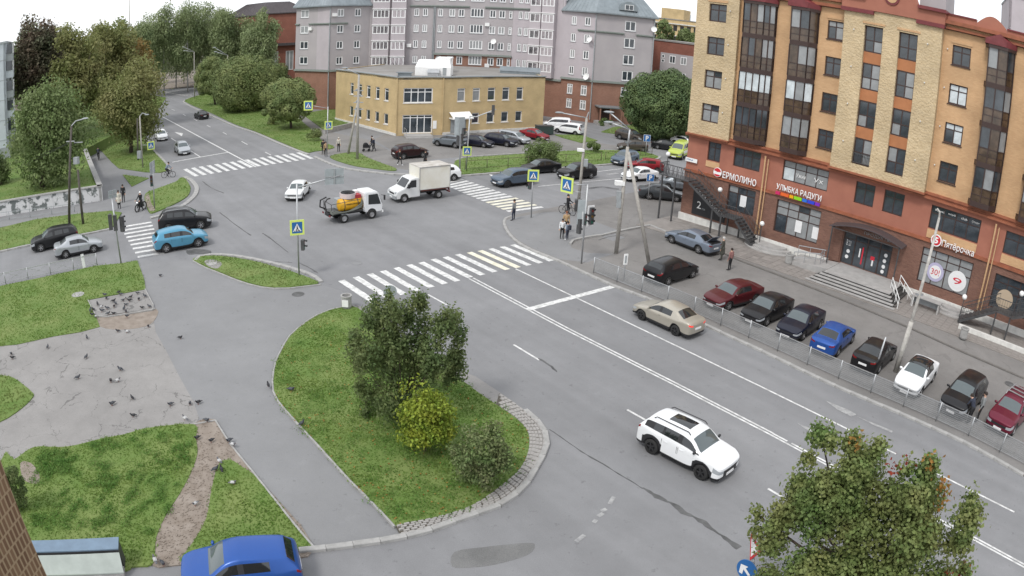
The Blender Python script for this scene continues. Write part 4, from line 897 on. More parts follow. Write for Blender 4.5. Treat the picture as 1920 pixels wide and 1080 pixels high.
# projecting glazed balconies
def loggia(f, u0, u1, rows, d, n, hh=1.5, sillh=1.0):
    mb = MB(); mb.box(u0,u1,-d,-.01,rows[-1]-1.3,rows[0]+2.6); f.put(mb.build('bay', M_GREYL))
    for z in rows:
        f2_ = Facade(grey, Vector((0,0,0)), Vector((1,0,0))); f2_.A = f.A; f2_.a = f.a
        window(f, u0+.08, u1-.08, z-.35, z-.35+hh, n, 0, .15, M_WFRM, [M_GLASS,M_GLASS,M_GLASS2], y=-d-.03)
        f.boxes('cap', M_WPAINT, [(u0-.1,u1+.1,-d-.15,-d+.1,z+hh-.28,z+hh-.16)])
R5 = [19.4]+R1
loggia(f4, .5, 3.5, R5, .5, 4); loggia(f4, 3.9, 6.4, R5, 1.1, 3); loggia(f6, 3.5, 5.6, R5, .5, 2); loggia(f6, 6.0, 8.4, R5, .9, 3)
for f, a, b in ((f1,.0,1.0),(f1,3.4,5.4),(f2,0,3.4),(f3,0,3.2),(f7,2.6,5.7),(f8,.0,4.8),(f8,6.9,10.1)): f.boxes('ledge', M_GBAND, [(a,b,-.28,0,15.3,15.5),(a,b,-.12,0,15.15,15.3)])
for f, a, b in ((f4,7.0,11.4),(f5,0,5.9),(f5,8.6,13.5),(f6,0,3.3)): f.boxes('ledge', M_GBAND, [(a,b,-.28,0,18.35,18.55),(a,b,-.12,0,18.15,18.35)])
for f, u in ((f2,3.3),(f5,.0),(f7,5.75),(f8,10.0),(f4,11.2)): f.put(MB().tube([(0,0,.5),(0,0,18.3)], .09, 8).build('downpipe', M_GREYP), u, -.14)
def ac_unit(f, u, z): f.put(MB().box(0,.8,-.35,-.02,0,.6).build('air_conditioner', M_WPAINT), u, 0, z)
for a in ((f1,3.5,14.2),(f3,.2,16.6),(f4,6.7,10.9),(f5,8.7,15.0),(f5,9.0,7.7)): ac_unit(*a)
def dish(f, u, z, r=.5):
    mb = MB(); mb.lathe([(0.01,.0),(r*.6,.06),(r,.18)], n=16); o = f.put(mb.build('satellite_dish', M_WPAINT), u, -.5, z); o.rotation_euler = (rad(70), 0, f.a-.3)
for a in ((f7,5.1,13.9),(f7,4.9,7.6,.6),(f8,9.8,16.6),(f5,10.4,12.3)): dish(*a)
def hip(name, poly, z0, z1, m, parent, over=.7, shrink=.45, up=None):
    c = Vector((sum(p[0] for p in poly)/len(poly), sum(p[1] for p in poly)/len(poly), 0)); n = len(poly); vs = []
    for p in poly: d = Vector((p[0],p[1],0))-c; q = c+d*(1+over/d.length); vs.append((q.x,q.y,z0))
    for p in poly: d = Vector((p[0],p[1],0))-c; q = c+d*(1+over/d.length); vs.append((q.x,q.y,z0+.22))
    for p in poly: d = Vector((p[0],p[1],0))-c; q = c+d*shrink; vs.append((q.x,q.y,z1))
    mb = MB(); mb.add(vs, [(i,(i+1)%n,n+(i+1)%n,n+i) for i in range(n)]+[(n+i,n+(i+1)%n,2*n+(i+1)%n,2*n+i) for i in range(n)]+[tuple(range(2*n,3*n)), tuple(range(n-1,-1,-1))])
    o = mb.build(name, m); o.parent = parent; o.location = -parent.location
    mb = MB()   # standing seams
    for i in range(n):
        a, b = Vector(vs[n+i]), Vector(vs[n+(i+1)%n]); c_, d_ = Vector(vs[2*n+i]), Vector(vs[2*n+(i+1)%n]); k = max(1, int((b-a).length/.7))
        for j in range(1, k): mb.bar(a.lerp(b, j/k), c_.lerp(d_, j/k), .05)
    s = mb.build('seams', m, kind='stuff'); s.parent = o
    return o
rr_ = hip('roof', [(6.2,121.2),(11.2,118.1),(21.1,120),(21.5,134),(6,134)], 18.42, 24.5, M_ROOFB, grey)
hip('roof', [(-40.8,125.2),(-36,122.7),(-33.1,121),(-27.4,125.6),(-27.4,136),(-41,136)], 18.42, 24.5, M_ROOFB, grey)
mb = MB(); n = 14; arc = [(5.3+1.6*math.cos(a), 19.35+1.55*math.sin(a)) for a in np.linspace(math.pi,0,n+1)]
mb.add([(x,-.35,z) for x,z in arc]+[(x,4.2,z) for x,z in arc], [tuple(range(n+1))]+[(i+1,i,n+1+i,n+2+i) for i in range(n)]); o = f8.put(mb.build('dormer', M_ROOFB))
f8.put(MB().box(4.55,6.05,-.42,-.36,19.45,20.35).build('dormer_window', M_WFRM)); f8.put(MB().box(4.65,5.25,-.44,-.42,19.52,20.28).box(5.35,5.95,-.44,-.42,19.52,20.28).build('pane', M_GLASS))
for p in ((9.2,120.6,20.15),(14.5,121.3,20.3)):
    o = MB().box(-.45,.45,-.6,.6,0,.1).build('skylight', M_GREYP, grey); o.location = Vector(p)-grey.location; o.rotation_euler = (.6,0,.1); MB().box(-.36,.36,-.5,.5,.1,.11).build('pane', M_GLASS4, o)
# entrance porch at the corner
f8.put(MB().box(.6,4.6,-3.0,0,2.9,3.05).build('porch_roof', M_ROOFB)); f8.boxes('porch_post', M_GBRICK, [(.7,.9,-2.9,-2.7,0,2.9),(4.3,4.5,-2.9,-2.7,0,2.9),(2.4,2.6,-2.9,-2.7,0,2.9)]); f8.put(MB().box(.6,4.6,-3.0,0,-.05,.5).build('porch_floor', M_STEPC))
f8.put(MB().box(1.4,3.4,-.14,-.1,.5,2.6).build('door', M_FRM))

# --- buildings further off
def block(name, lab, A, B, depth, z1, m, rows=(), win=None, roofm=None, roofz=None, z0=0., n=2, over=.5, cat='building', shrink=.5):
    t = thing(name, lab, cat, (A[0],A[1],0)); f = Facade(t, A, B); d = Vector((B[0]-A[0],B[1]-A[1],0)).normalized(); nrm = Vector((-d.y,d.x,0))*depth
    hs = [(a,b,c,e) for (c,e) in rows for (a,b) in (win or [])]
    f.wall('wall', m, 0, f.len, z0, z1, hs)
    for h in hs: window(f, *h, n, 0, .13, M_WFRM, [M_GLASS,M_GLASS,M_GLASS2], y=.06)
    A3, B3 = Vector((*A[:2],0)), Vector((*B[:2],0)); C3, D3 = B3+nrm, A3+nrm
    for p, q in ((B3,C3),(C3,D3),(D3,A3)): g = Facade(t, p, q); g.wall('wall', m, 0, g.len, z0, z1)
    if roofz: hip('roof', [(p.x,p.y) for p in (A3,B3,C3,D3)], z1+.01, roofz, roofm, t, over, shrink)
    else: f.boxes('roof', roofm or M_ROOFF, [(-.1,f.len+.1,-.15,depth,z1,z1+.3)])
    return t, f
a, b = AT(497,25,158), AT(560,20,160)
tR, fRd = block('red_brick_house', 'old red brick house with a dark roof left of the grey apartment block', (a.x,a.y), (b.x,b.y), 14, 17.9, M_REDW, [(4.5,9.0)], [(2.0,3.4),(5.2,7.0)], M_ROOFD, 20.2, n=2)
fRd.boxes('ledge', M_ROOFD, [(.0,fRd.len,-1.0,0,10.3,10.9)])
a, b = AT(424,28,176), AT(497,25,158)
wl = [(2+3.1*i, 3.5+3.1*i) for i in range(6)]
tR2, f_ = block('red_brick_wing', 'long red brick wing with white windows mostly hidden by birches', (a.x,a.y), (b.x-.3,b.y-.2), 13, 17.7, M_REDW, [(14.0,16.0),(10.2,12.2),(6.4,8.4)], wl, M_ROOFD, 21.0)
a, b = AT(1221,95,138), AT(1316,95,131)
tB, fB = block('red_and_grey_house', 'brick red and pale grey panelled house behind the round willow', (a.x,a.y), (b.x,b.y), 14, 14.6, M_REDW, [], [], M_ROOFF)
fB.boxes('grey_panelling', M_GREYR, [(2.2,fB.len,-.12,0,0,12.4)])
for z in (10.5,7.4,4.3):
    for u in (4.2,6.6): window(fB, u, u+1.3, z, z+1.5, 2, 0, .14, M_WFRM, [M_GLASS,M_GLASS2], y=-.16)
    for q in (0,.9): window(fB, 2.5, 3.1, z+q, z+q+.6, 1, 0, .1, M_WFRM, [M_GLASS], y=-.16)
a, b = AT(1205,45,215), AT(1330,55,205)
tU, fU = block('unfinished_house', 'unfinished pale yellow and brick house far behind with empty window openings', (a.x,a.y), (b.x,b.y), 14, 20.5, M_YEL2, [], [], M_ROOFF)
fU.boxes('window_opening', M_BLACK, [(1.2+i*2.1,2.4+i*2.1,-.02,.02,z,z+1.7) for i in range(int(fU.len/2.1)-1) for z in (17.2,13.6,10.0)]); fU.boxes('brick_storey', M_REDW, [(6,fU.len,-.015,0,9.0,15.6)]); fU.boxes('ledge', M_PLINTH, [(0,fU.len,-.5,0,19.2,19.5),(4,fU.len,-.5,0,15.6,15.9),(4,fU.len,-.5,0,12.3,12.6)]); fU.boxes('lift_house', M_YEL2, [(5,12,2,9,20.5,24)])
fU.boxes('vent_stack', M_GREYP, [(13.9+i*4,14.1+i*4,2,2.2,20.5,22.6) for i in range(2)])
c = G(27,302,1.3); d = Vector((c.x,c.y,0)).normalized()
pe = G(19,297,1.3); sd_ = Vector((pe.x,pe.y,0)).normalized()*20; sd_ += Vector((sd_.y,-sd_.x,0)).normalized()*1.1; ab_ = Vector((sd_.y,-sd_.x,0)).normalized(); pw = pe-ab_*13; pw.z = 0
tP, fP = block('panel_apartment_building', 'pale blue grey concrete panel block cut off at the edge above the left wall', (pw.x,pw.y), (pe.x,pe.y), 24, 17.6, M_PANW, [], [], M_GREYP, z0=0, cat='apartment building')
fP.boxes('panel_joint', M_GREYP, [(0,fP.len,-.03,0,z,z+.07) for z in (4.0,6.8,9.6,12.4,15.2)]); fP.boxes('base', M_GREYP, [(0,fP.len+.05,-.08,0,0,3.0)])
fS = Facade(tP, (pe.x,pe.y), (pe.x+math.cos(fP.a+math.pi/2)*20, pe.y+math.sin(fP.a+math.pi/2)*20))
for i, z in enumerate((4.2,7.0,9.8,12.6,15.0)):
    fS.boxes('balcony', M_PANW if i % 2 else M_GREYP, [(.6,4.2,-1.1,0,z,z+1.05)]); window(fS, .6, 4.2, z+1.05, z+2.4, 3, 0, .14, M_WFRM, [M_GLASS,M_GLASS2], y=-1.1); fS.boxes('side_glass', M_GLASS, [(.5,.58,-1.0,-.1,z+1.05,z+2.4)])
a = AT(1893,10,86)
tw, fw_ = block('distant_tower_block', 'grey and cream chequered tower block peeping over the brick house at the right edge', (a.x,a.y), (a.x+14,a.y-9), 14, AT(1893,10,86).z+1.5, M_GREYL, [], [], M_GREYP, cat='apartment building')
fw_.boxes('cream_panel', M_YEL2, [(.3+i*3.4,1.9+i*3.4,-.05,0,z,z+1.7) for i in range(4) for z in (14.5,17.5,20.5)])
# ---------------------------------------------------------------- cars
def paint(name, col, metal=.35, rough=.32): return mat('paint_'+name, col, rough, metal=metal, coat=.2, spec=.4, var=.03, scale=.8)
P_WHITE = paint('white', (.74,.75,.76), 0); P_BLACK = paint('black', (.012,.012,.014), .2); P_SILV = paint('silver', (.42,.44,.46), .6); P_BEIGE = paint('beige', (.43,.40,.34), .5)
P_BLUE = paint('blue', (.02,.08,.31), .25); P_TURQ = paint('turquoise', (.095,.29,.43), .35); P_MERC = paint('steel_blue', (.20,.235,.29), .45); P_WINE = paint('wine', (.13,.012,.03), .3); P_DRED = paint('dark_red', (.09,.012,.016), .3); P_RED = paint('red', (.24,.012,.02), .3)
P_DGREY = paint('dark_grey', (.05,.056,.062), .4); P_GREYB = paint('grey_blue', (.10,.135,.18), .4); P_GREY = paint('grey', (.17,.19,.21), .5); P_DBLUE = paint('dark_blue', (.014,.016,.03), .3); P_BROWN = paint('brown', (.085,.072,.062), .4)
P_LIME = paint('lime', (.40,.48,.08), 0); P_MAROON = paint('maroon', (.028,.010,.012), .3); P_DIRTYW = paint('old_white', (.66,.67,.67), 0)
SPECS = {  # length, width, height, wheelbase, wheel radius; stations: share of length from the front -> belt z, top z, half-width share at roof edge, side width share
 'sedan': dict(L=4.38,W=1.72,H=1.45,wb=2.54,r=.31,fo=.86, low=.20,
   x=[0,.03,.10,.20,.275,.40,.50,.60,.69,.73,.86,.93,.975,1], belt=[.60,.68,.77,.84,.89,.90,.91,.92,.94,.96,1.0,1.0,.97,.84], top=[.63,.71,.81,.89,.95,1.38,1.45,1.44,1.40,1.36,1.06,1.04,1.01,.86],
   yr=[.72,.76,.82,.84,.86,.70,.69,.69,.69,.70,.80,.82,.80,.72], w=[.78,.90,.98,1,1,1,1,1,1,1,1,.98,.92,.80], ws=(.275,.40), rw=(.73,.86), sg=[(.29,.49),(.505,.685)]),
 'hatch': dict(L=4.05,W=1.70,H=1.50,wb=2.48,r=.30,fo=.80, low=.20,
   x=[0,.03,.10,.19,.265,.40,.52,.64,.76,.86,.90,.96,.985,1], belt=[.62,.70,.79,.86,.92,.94,.95,.96,.98,1.0,1.02,1.02,.95,.80], top=[.65,.73,.83,.91,.98,1.42,1.50,1.49,1.46,1.42,1.38,1.10,1.0,.82],
   yr=[.72,.76,.82,.84,.86,.72,.71,.71,.70,.68,.67,.72,.74,.70], w=[.78,.90,.98,1,1,1,1,1,1,.99,.98,.95,.93,.82], ws=(.265,.40), rw=(.90,.96), sg=[(.28,.51),(.53,.75)]),
 'suv': dict(L=4.36,W=1.82,H=1.65,wb=2.58,r=.35,fo=.88, low=.28,
   x=[0,.03,.09,.19,.27,.38,.50,.63,.76,.87,.91,.96,.985,1], belt=[.74,.84,.95,1.01,1.05,1.06,1.07,1.09,1.11,1.13,1.14,1.14,1.06,.90], top=[.78,.88,1.0,1.07,1.11,1.55,1.66,1.66,1.62,1.56,1.50,1.22,1.10,.92],
   yr=[.74,.79,.84,.86,.87,.73,.72,.72,.71,.69,.68,.73,.76,.72], w=[.80,.92,.99,1,1,1,1,1,1,.99,.98,.96,.93,.84], ws=(.27,.38), rw=(.91,.96), sg=[(.285,.49),(.505,.685),(.70,.80)]),
 'wagon': dict(L=4.45,W=1.75,H=1.68,wb=2.9,r=.31,fo=.80, low=.22,
   x=[0,.03,.09,.17,.24,.36,.48,.62,.76,.90,.955,.975,.99,1], belt=[.66,.76,.86,.92,.97,.99,1.0,1.0,1.0,1.0,1.0,1.0,.98,.85], top=[.70,.80,.91,.98,1.03,1.53,1.64,1.68,1.68,1.67,1.64,1.50,1.1,.88],
   yr=[.74,.78,.83,.85,.87,.74,.74,.75,.76,.76,.76,.77,.78,.74], w=[.80,.92,.99,1,1,1,1,1,1,1,.99,.97,.94,.86], ws=(.24,.36), rw=(.955,.99), sg=[(.26,.47),(.49,.70),(.72,.90)]),
 'old_sedan': dict(L=4.15,W=1.62,H=1.42,wb=2.42,r=.29,fo=.72, low=.20,
   x=[0,.015,.06,.17,.29,.39,.50,.60,.70,.73,.84,.94,.985,1], belt=[.70,.78,.83,.86,.88,.89,.90,.90,.90,.90,.89,.88,.84,.74], top=[.73,.81,.86,.89,.92,1.35,1.42,1.42,1.38,1.35,.95,.93,.89,.76],
   yr=[.84,.86,.88,.88,.88,.74,.73,.73,.73,.74,.85,.86,.86,.84], w=[.93,.97,.99,1,1,1,1,1,1,1,1,.99,.97,.94], ws=(.29,.39), rw=(.73,.84), sg=[(.30,.49),(.51,.69)]),
}
PARTN = {}   # tag -> part name
def car_proto(kind, levels=1, rim=None, roofglass=False):
    S = SPECS[kind]; L, W = S['L'], S['W']/2; xf = L/2-S['fo']; xr = xf-S['wb']; r = S['r']
    X = lambda s: L/2-s*L
    px = [X(s) for s in S['x']]
    ip = lambda key, x: float(np.interp(-x, [-p for p in px], S[key]))
    arch = r+.075
    xs = set(px)
    for w_ in (xf, xr):
        for k in (-1.0,-.72,0,.72,1.0): xs.add(w_+k*arch)
        xs.add(w_+arch+.04); xs.add(w_-arch-.04)
    for a, b in S['sg']: xs.add(X(a)); xs.add(X(b))
    xs = sorted(xs, reverse=True); ys = [xs[0]]
    keep = {round(X(s),3) for s in S['ws']+S['rw']}|{round(X(v),3) for g in S['sg'] for v in g}|{round(w_+k*arch,3) for w_ in (xf,xr) for k in (-1,0,1)}|{round(px[0],3),round(px[-1],3)}
    for x in xs[1:]:
        if ys[-1]-x < .045:
            if round(x,3) in keep and round(ys[-1],3) not in keep: ys[-1] = x
            elif round(x,3) not in keep: continue
            elif ys[-1]-x < .012: continue
            else: ys.append(x)
        else: ys.append(x)
    xs = ys
    def low(x):
        z = S['low']
        for w_ in (xf, xr):
            d = abs(x-w_)
            if d < arch+.001: z = max(z, r+math.sqrt(max(0, arch*arch-d*d)))
        e = min(L/2-x, x+L/2)
        return z+max(0, .12-e)*.5
    rows = []
    for x in xs:
        zb, zt, yr, w_ = ip('belt',x), ip('top',x), ip('yr',x), ip('w',x)*W; zl = low(x); cab = max(0, min(1, (zt-zb-.06)/.3))
        z3 = zb-.07; z1 = min(max(zl+.05, .34), z3-.06); z2 = (z1*.45+z3*.55)
        yw = lambda k: w_*k
        rw_ = yr*W*min(1, ip('w',x)+.05)
        rows.append([(yw(.965),zl),(yw(1.0),z1),(yw(1.0),z2),(yw(.985),z3),(yw(.95)*(1-cab*.0),zb),
                     (yw(.95)*(1-cab)*.97+rw_*1.03*cab if cab < 1 else rw_*1.04, zb+(zt-zb)*(.18*(1-cab)+.80*cab)),
                     (rw_*(.93*cab+.90*(1-cab)), zt-.035*cab-.012), (rw_*.55, zt), (0, zt+.018)])
    vs = []; fs = []; tg = []
    n = len(xs); NR = 9
    def vid(i, j, side): return i*17+(8 if j == 8 else (j if side > 0 else 9+j))
    for i in range(n):
        for j in range(9): vs.append((xs[i], rows[i][j][0], rows[i][j][1]))
        for j in range(8): vs.append((xs[i], -rows[i][j][0], rows[i][j][1]))
    wsa, wsb = X(S['ws'][0]), X(S['ws'][1]); rwa, rwb = X(S['rw'][0]), X(S['rw'][1])
    sgs = [(X(a), X(b)) for a, b in S['sg']]
    for i in range(n-1):
        xm = (xs[i]+xs[i+1])/2
        for side in (1,-1):
            for j in range(8):
                f = (vid(i,j,side), vid(i+1,j,side), vid(i+1,j+1,side), vid(i,j+1,side))
                if side > 0: f = f[::-1]
                t = 0
                if j >= 6 and wsb < xm < wsa: t = 1
                elif j >= 6 and rwb < xm < rwa: t = 2
                elif j == 4 and wsb-L < xm:
                    for q, (a, b) in enumerate(sgs):
                        if b < xm < a: t = 10+q*2+(side < 0)
                    if not t and sgs[-1][1] < xm < sgs[0][0]: t = 12+8*0+(side < 0)+(20 if xm < sgs[1][0]-.2 and len(sgs) > 2 else 0)+19
                if j in (2,) and xm > L/2-.085*L and xm < L/2-.005*L: t = 4+(side < 0)
                if j in ((3,) if kind in ('sedan','old_sedan') else (3,) if kind in ('suv',) else (3,4) if kind == 'wagon' else (3,)) and xm < -L/2+.04*L and not t: t = 6+(side < 0)
                if t == 0 and 1 <= j <= 3:
                    for q, (a, b) in enumerate(sgs[:2]):
                        if b-.01 < xm < a+.01 and all(abs(xm-w_) > arch*.98 for w_ in (xf, xr)): t = 20+q*2+(side < 0)
                if t == 0 and j == 0: t = 8
                if roofglass == 1 and j == 1 and t in (0,20,21,22,23) and any(abs(xm-w_) < arch*1.12 for w_ in (xf, xr)): t = 8
                if roofglass == 1 and j == 4 and not t and X(.93) < xm < wsa: t = 31+(side < 0)
                if roofglass == 1 and j >= 7 and X(.74) < xm < X(.46): t = 9
                if roofglass == 2 and j >= 5 and rwa < xm < wsb: t = 9
                fs.append(f); tg.append(t)
    for i, flip in ((0,0),(n-1,1)):
        for j in range(8):
            a, b = vid(i,j,1), vid(i,j,-1); c, d = vid(i,j+1,-1), vid(i,j+1,1)
            f = (a,b,c) if j == 7 else (a,b,c,d)
            if j == 7: f = (a,b,vid(i,8,1))
            fs.append(f[::-1] if not flip else f); tg.append((8 if j == 0 or (roofglass == 1 and j == 1) else 30 if j == 2 and not flip else 0 if not (flip and j == 0) else 8))
    me = bpy.data.meshes.new('tmp'); me.from_pydata(vs, [], fs); me.polygons.foreach_set('material_index', tg)
    bm = bmesh.new(); bm.from_mesh(me); bmesh.ops.recalc_face_normals(bm, faces=bm.faces)
    bm.to_mesh(me); bm.free()
    for _ in range(64): me.materials.append(None)
    o = bpy.data.objects.new('tmp', me); COL.objects.link(o)
    md = o.modifiers.new('s', 'SUBSURF'); md.levels = levels; md.render_levels = levels; md.boundary_smooth = 'PRESERVE_CORNERS'
    dg = bpy.context.evaluated_depsgraph_get(); em = bpy.data.meshes.new_from_object(o.evaluated_get(dg)); bpy.data.objects.remove(o)
    co = np.array([v.co[:] for v in em.vertices]); parts = {}
    for p in em.polygons: parts.setdefault(p.material_index, []).append(tuple(p.vertices))
    out = []
    nm = {0:'body',1:'windscreen',2:'rear_window',3:'window_pillar',4:'headlight',5:'headlight',6:'taillight',7:'taillight',8:'sill_trim',9:'roof_window',30:'grille',31:'window_pillar',32:'window_pillar',51:'window_pillar',52:'window_pillar'}
    mt = {0:'paint',1:M_WSCR,2:M_CARGLASS,3:M_BLACK,4:M_HEAD,5:M_HEAD,6:M_TAIL,7:M_TAIL,8:M_BLACK,9:M_CARGLASS,30:M_BLACK,31:M_BLACK,32:M_BLACK,51:M_BLACK,52:M_BLACK}
    for t, fl in parts.items():
        used = sorted({v for f in fl for v in f}); mp = {v:i for i,v in enumerate(used)}
        name = nm.get(t) or ('side_window' if t < 20 else 'door')
        m_ = mt.get(t) or (M_CARGLASS if t < 20 else 'paint')
        if name == 'window_pillar':     # each pillar its own mesh
            up = {v: v for v in used}
            def fd(v):
                while up[v] != v: v = up[v]
                return v
            for f in fl:
                for v in f[1:]: up[fd(v)] = fd(f[0])
            grp = {}
            for f in fl: grp.setdefault(fd(f[0]), []).append(f)
        else: grp = {0: fl}
        for fl in list(grp.values())[1:]+list(grp.values())[:1]:
            used = sorted({v for f in fl for v in f}); mp = {v:i for i,v in enumerate(used)}
            if len(grp) > 1 and fl is not list(grp.values())[0]:
                mm = bpy.data.meshes.new(name); mm.from_pydata([tuple(co[v]) for v in used], [], [tuple(mp[v] for v in f) for f in fl]); mm.materials.append(m_); out.append((name, mm, m_))
        mm = bpy.data.meshes.new(name); mm.from_pydata([tuple(co[v]) for v in used], [], [tuple(mp[v] for v in f) for f in fl])
        mm.polygons.foreach_set('use_smooth', [True]*len(fl)); mm.materials.append(M_BLACK if m_ == 'paint' else m_); mm.update()
        out.append((name, mm, m_))
    # underbody, wheels, mirrors, plates, door gaps, handles
    ub = MB().box(-L/2+.12,L/2-.12,-W*.70,W*.70,.17,.62); ub.box(-L/2+.5,L/2-.5,-W*.93,W*.93,.24,.34) if False else None
    u_ = ub.mesh('underbody'); u_.materials.append(M_BLACK); out.append(('underbody', u_, M_BLACK))
    mi = MB().ball((0,0,0), .11, 8, sq=(.55,1,.7)).mesh('mirror', True); mi.materials.append(M_BLACK)
    xm_ = X(S['ws'][0]+.035); zm = ip('belt', xm_)+.07
    tyre = MB().lathe([(r*.62,-.10),(r*.93,-.10),(r,-.07),(r,.07),(r*.93,.10),(r*.62,.10)], n=20).mesh('tyre', True); tyre.transform(Matrix.Rotation(rad(90), 4, 'X')); tyre.materials.append(M_TYRE)
    rb = MB()
    rb.lathe([(r*.66,-.06),(r*.64,.085),(r*.58,.09),(r*.56,.05)], n=20)
    for k in range(5):
        a = 2*math.pi*k/5; rb.cbox((math.cos(a)*r*.32, math.sin(a)*r*.32, .07), (math.cos(a),math.sin(a),0), r*.56, r*.20, .03)
    rb.lathe([(r*.16,.05),(r*.14,.10),(.001,.10)], n=10)
    rim_m = rb.mesh('rim'); rim_m.transform(Matrix.Rotation(rad(-90), 4, 'X')); rim_m.materials.append(M_RIM)
    dk = MB().lathe([(r*.66,.02),(.001,.02)], n=16).mesh('brake_disc'); dk.transform(Matrix.Rotation(rad(-90), 4, 'X')); dk.materials.append(M_BLACK)
    pl = MB().box(-.012,.012,-.26,.26,-.056,.056).mesh('number_plate'); pl.materials.append(M_PLATE)
    gap = []
    for a, b in S['sg'][:2]:
        for s_ in (a, b):
            x = X(s_)
            if all(abs(x-w_) > arch+.02 for w_ in (xf, xr)): gap.append(x)
    for x in sorted(set(round(q,2) for q in gap)):
        for sd in (1,-1): g = MB(); g.box(x-.007,x+.007, sd*W*.985-.012, sd*W*.985+.004, S['low']+.24, ip('belt',x)-.10); gm = g.mesh('door_gap'); gm.materials.append(M_BLACK); out.append(('door_gap', gm, M_BLACK))
    hm = MB().box(-.10,.10,-.02,.02,-.02,.02).mesh('door_handle'); hm.materials.append(M_BLACK)
    hs = [X(S['sg'][0][1])+.16, X(min(S['sg'][1][1], .70))+.20]
    dims = dict(S, xf=xf, xr=xr, W2=W, track=W*2-.22)
    return dict(parts=out, mirror=(mi, xm_, W*1.02, zm), tyre=tyre, rim=rim_m, disc=dk, plate=pl, handle=(hm, hs, W*.985, [ip('belt',x)-.16 for x in hs]), d=dims, fz=ip('belt',L/2)-.18, rz=ip('belt',-L/2)-.12)
PROTO = {}
def proto(kind, levels=1, roofglass=False):
    k = (kind, levels, roofglass)
    if k not in PROTO: PROTO[k] = car_proto(kind, levels, None, roofglass)
    return PROTO[k]
def car(name, label, kind, pnt, f, r_, side, z=0., scale=(1,1,1), levels=1, group=None, rim=None, roof=None, roofglass=False, cat='car', plates=True, detail=True, extra=None):
    """f, r_: sight-line points where the tyres of the seen side touch the ground, front and rear; side: 'L' or 'R' of the car"""
    P_ = proto(kind, levels, roofglass); D = P_['d']
    A, B = G(*f, z), G(*r_, z); d = (A-B).normalized(); n = Vector((-d.y, d.x, 0)); mid = (A+B)/2
    c = mid + n*((D['W']*scale[1]/2-.06)*(-1 if side == 'L' else 1)) - d*((D['xf']+D['xr'])/2*scale[0])
    t = thing(name, label, cat, (c.x, c.y, z), math.atan2(d.y, d.x), group); t.scale = scale
    for nm, me, m_ in P_['parts']:
        o = link(nm, me, t)
        if m_ == 'paint': setmat(o, roof if (roof and nm == 'roof') else pnt)
    tr = D['track']/2
    for x in (D['xf'], D['xr']):
        for sd in (1,-1):
            w_ = bpy.data.objects.new('wheel', P_['tyre']); COL.objects.link(w_); w_.parent = t; w_.location = (x, sd*tr, D['r'])
            if sd < 0: w_.rotation_euler = (0,0,math.pi)
            o = link('rim', P_['rim'], w_)
            if rim: setmat(o, rim)
            if detail: link('brake_disc', P_['disc'], w_)
    mi, xm_, ym, zm = P_['mirror']
    for sd in (1,-1): o = link('mirror', mi, t); o.location = (xm_, sd*ym, zm); setmat(o, M_BLACK if roofglass == 1 else pnt)
    if plates:
        o = link('number_plate', P_['plate'], t); o.location = (D['L']/2+.005, 0, P_['fz']-.14); o = link('number_plate', P_['plate'], t); o.location = (-D['L']/2-.005, 0, P_['rz']-.10)
    if detail:
        hm, hs, yh, zh = P_['handle']
        for x, zz in zip(hs, zh):
            for sd in (1,-1): o = link('door_handle', hm, t); o.location = (x, sd*yh, zz); setmat(o, pnt)
    return t
def roof_rails(t, D, m=None, z=None, bars=False):
    S = SPECS[D]; L, W = S['L'], S['W']
    for sd in (1,-1):
        mb = MB(); mb.tube([(L*.5-.42*L, sd*W*.335, S['H']-.06),(L*.5-.45*L, sd*W*.335, S['H']+.03),(L*.5-.82*L, sd*W*.325, S['H']),(L*.5-.85*L, sd*W*.325, S['H']-.10)], .022, 6); mb.build('roof_rail', m or M_STEEL, t)
    if bars:
        for s_ in (.5,.62,.74): MB().box(L*.5-s_*L-.04, L*.5-s_*L+.04, -W*.36, W*.36, S['H']+.03, S['H']+.07).build('cross_bar', m or M_STEEL, t)
K = .1   # car-park level
# traffic
t = car('white_crossover', 'white crossover with a glass roof panel driving alone toward the lower right', 'suv', P_WHITE, (1313,900), (1216.7,849), 'R', levels=2, rim=M_DRIM, roofglass=1, scale=(.97,.98,.97))
roof_rails(t, 'suv', M_BLACK)
bs_ = car('beige_sedan', 'beige silver sedan with a lit brake light beside the kerb fence', 'sedan', P_BEIGE, (1201.7,600), (1264,629), 'L', levels=2, rim=M_DRIM)
for o in bs_.children:
    if o.name.startswith('taillight'): setmat(o, mat('brake_light_lit', (.75,.03,.02), .3, emit=.6))
A_ = G(344,1068,.7); B_ = G(563,1056,.7)
def car_at(name, label, kind, pnt, nose, tail, z, zz, **kw):
    """placed by the sight lines of nose and tail at height zz"""
    P_ = proto(kind, kw.get('levels',1), kw.get('roofglass',False)); a, b = G(*nose, zz), G(*tail, zz); d = (a-b).normalized(); c = (a+b)/2; D = P_['d']; n = Vector((-d.y,d.x,0))
    t = car(name, label, kind, pnt, (960,560), (900,560), 'L', z, **kw); t.location = (c.x,c.y,z); t.rotation_euler = (0,0,math.atan2(d.y,d.x)); return t
car_at('blue_hatchback', 'bright blue hatchback cut off by the bottom edge beside the dirt track', 'hatch', P_BLUE, (338,1074), (566,1055), 0, .55, levels=2, scale=(.98,1,1))
t = car('turquoise_crossover', 'turquoise crossover crossing the striped side street crossing', 'suv', P_TURQ, (375,463.5), (310.7,475), 'R', levels=2, scale=(1.0,1,.97))
t = car('black_offroader', 'long black off-roader with roof rails alongside the turquoise crossover', 'suv', P_BLACK, (381.7,430), (313,437), 'R', scale=(1.06,1.0,1.06)); roof_rails(t, 'suv')
car('black_crossover', 'black crossover on the side street left of a silver sedan', 'suv', P_BLACK, (71.7,474), (137,460), 'L', scale=(1.02,1,.98))
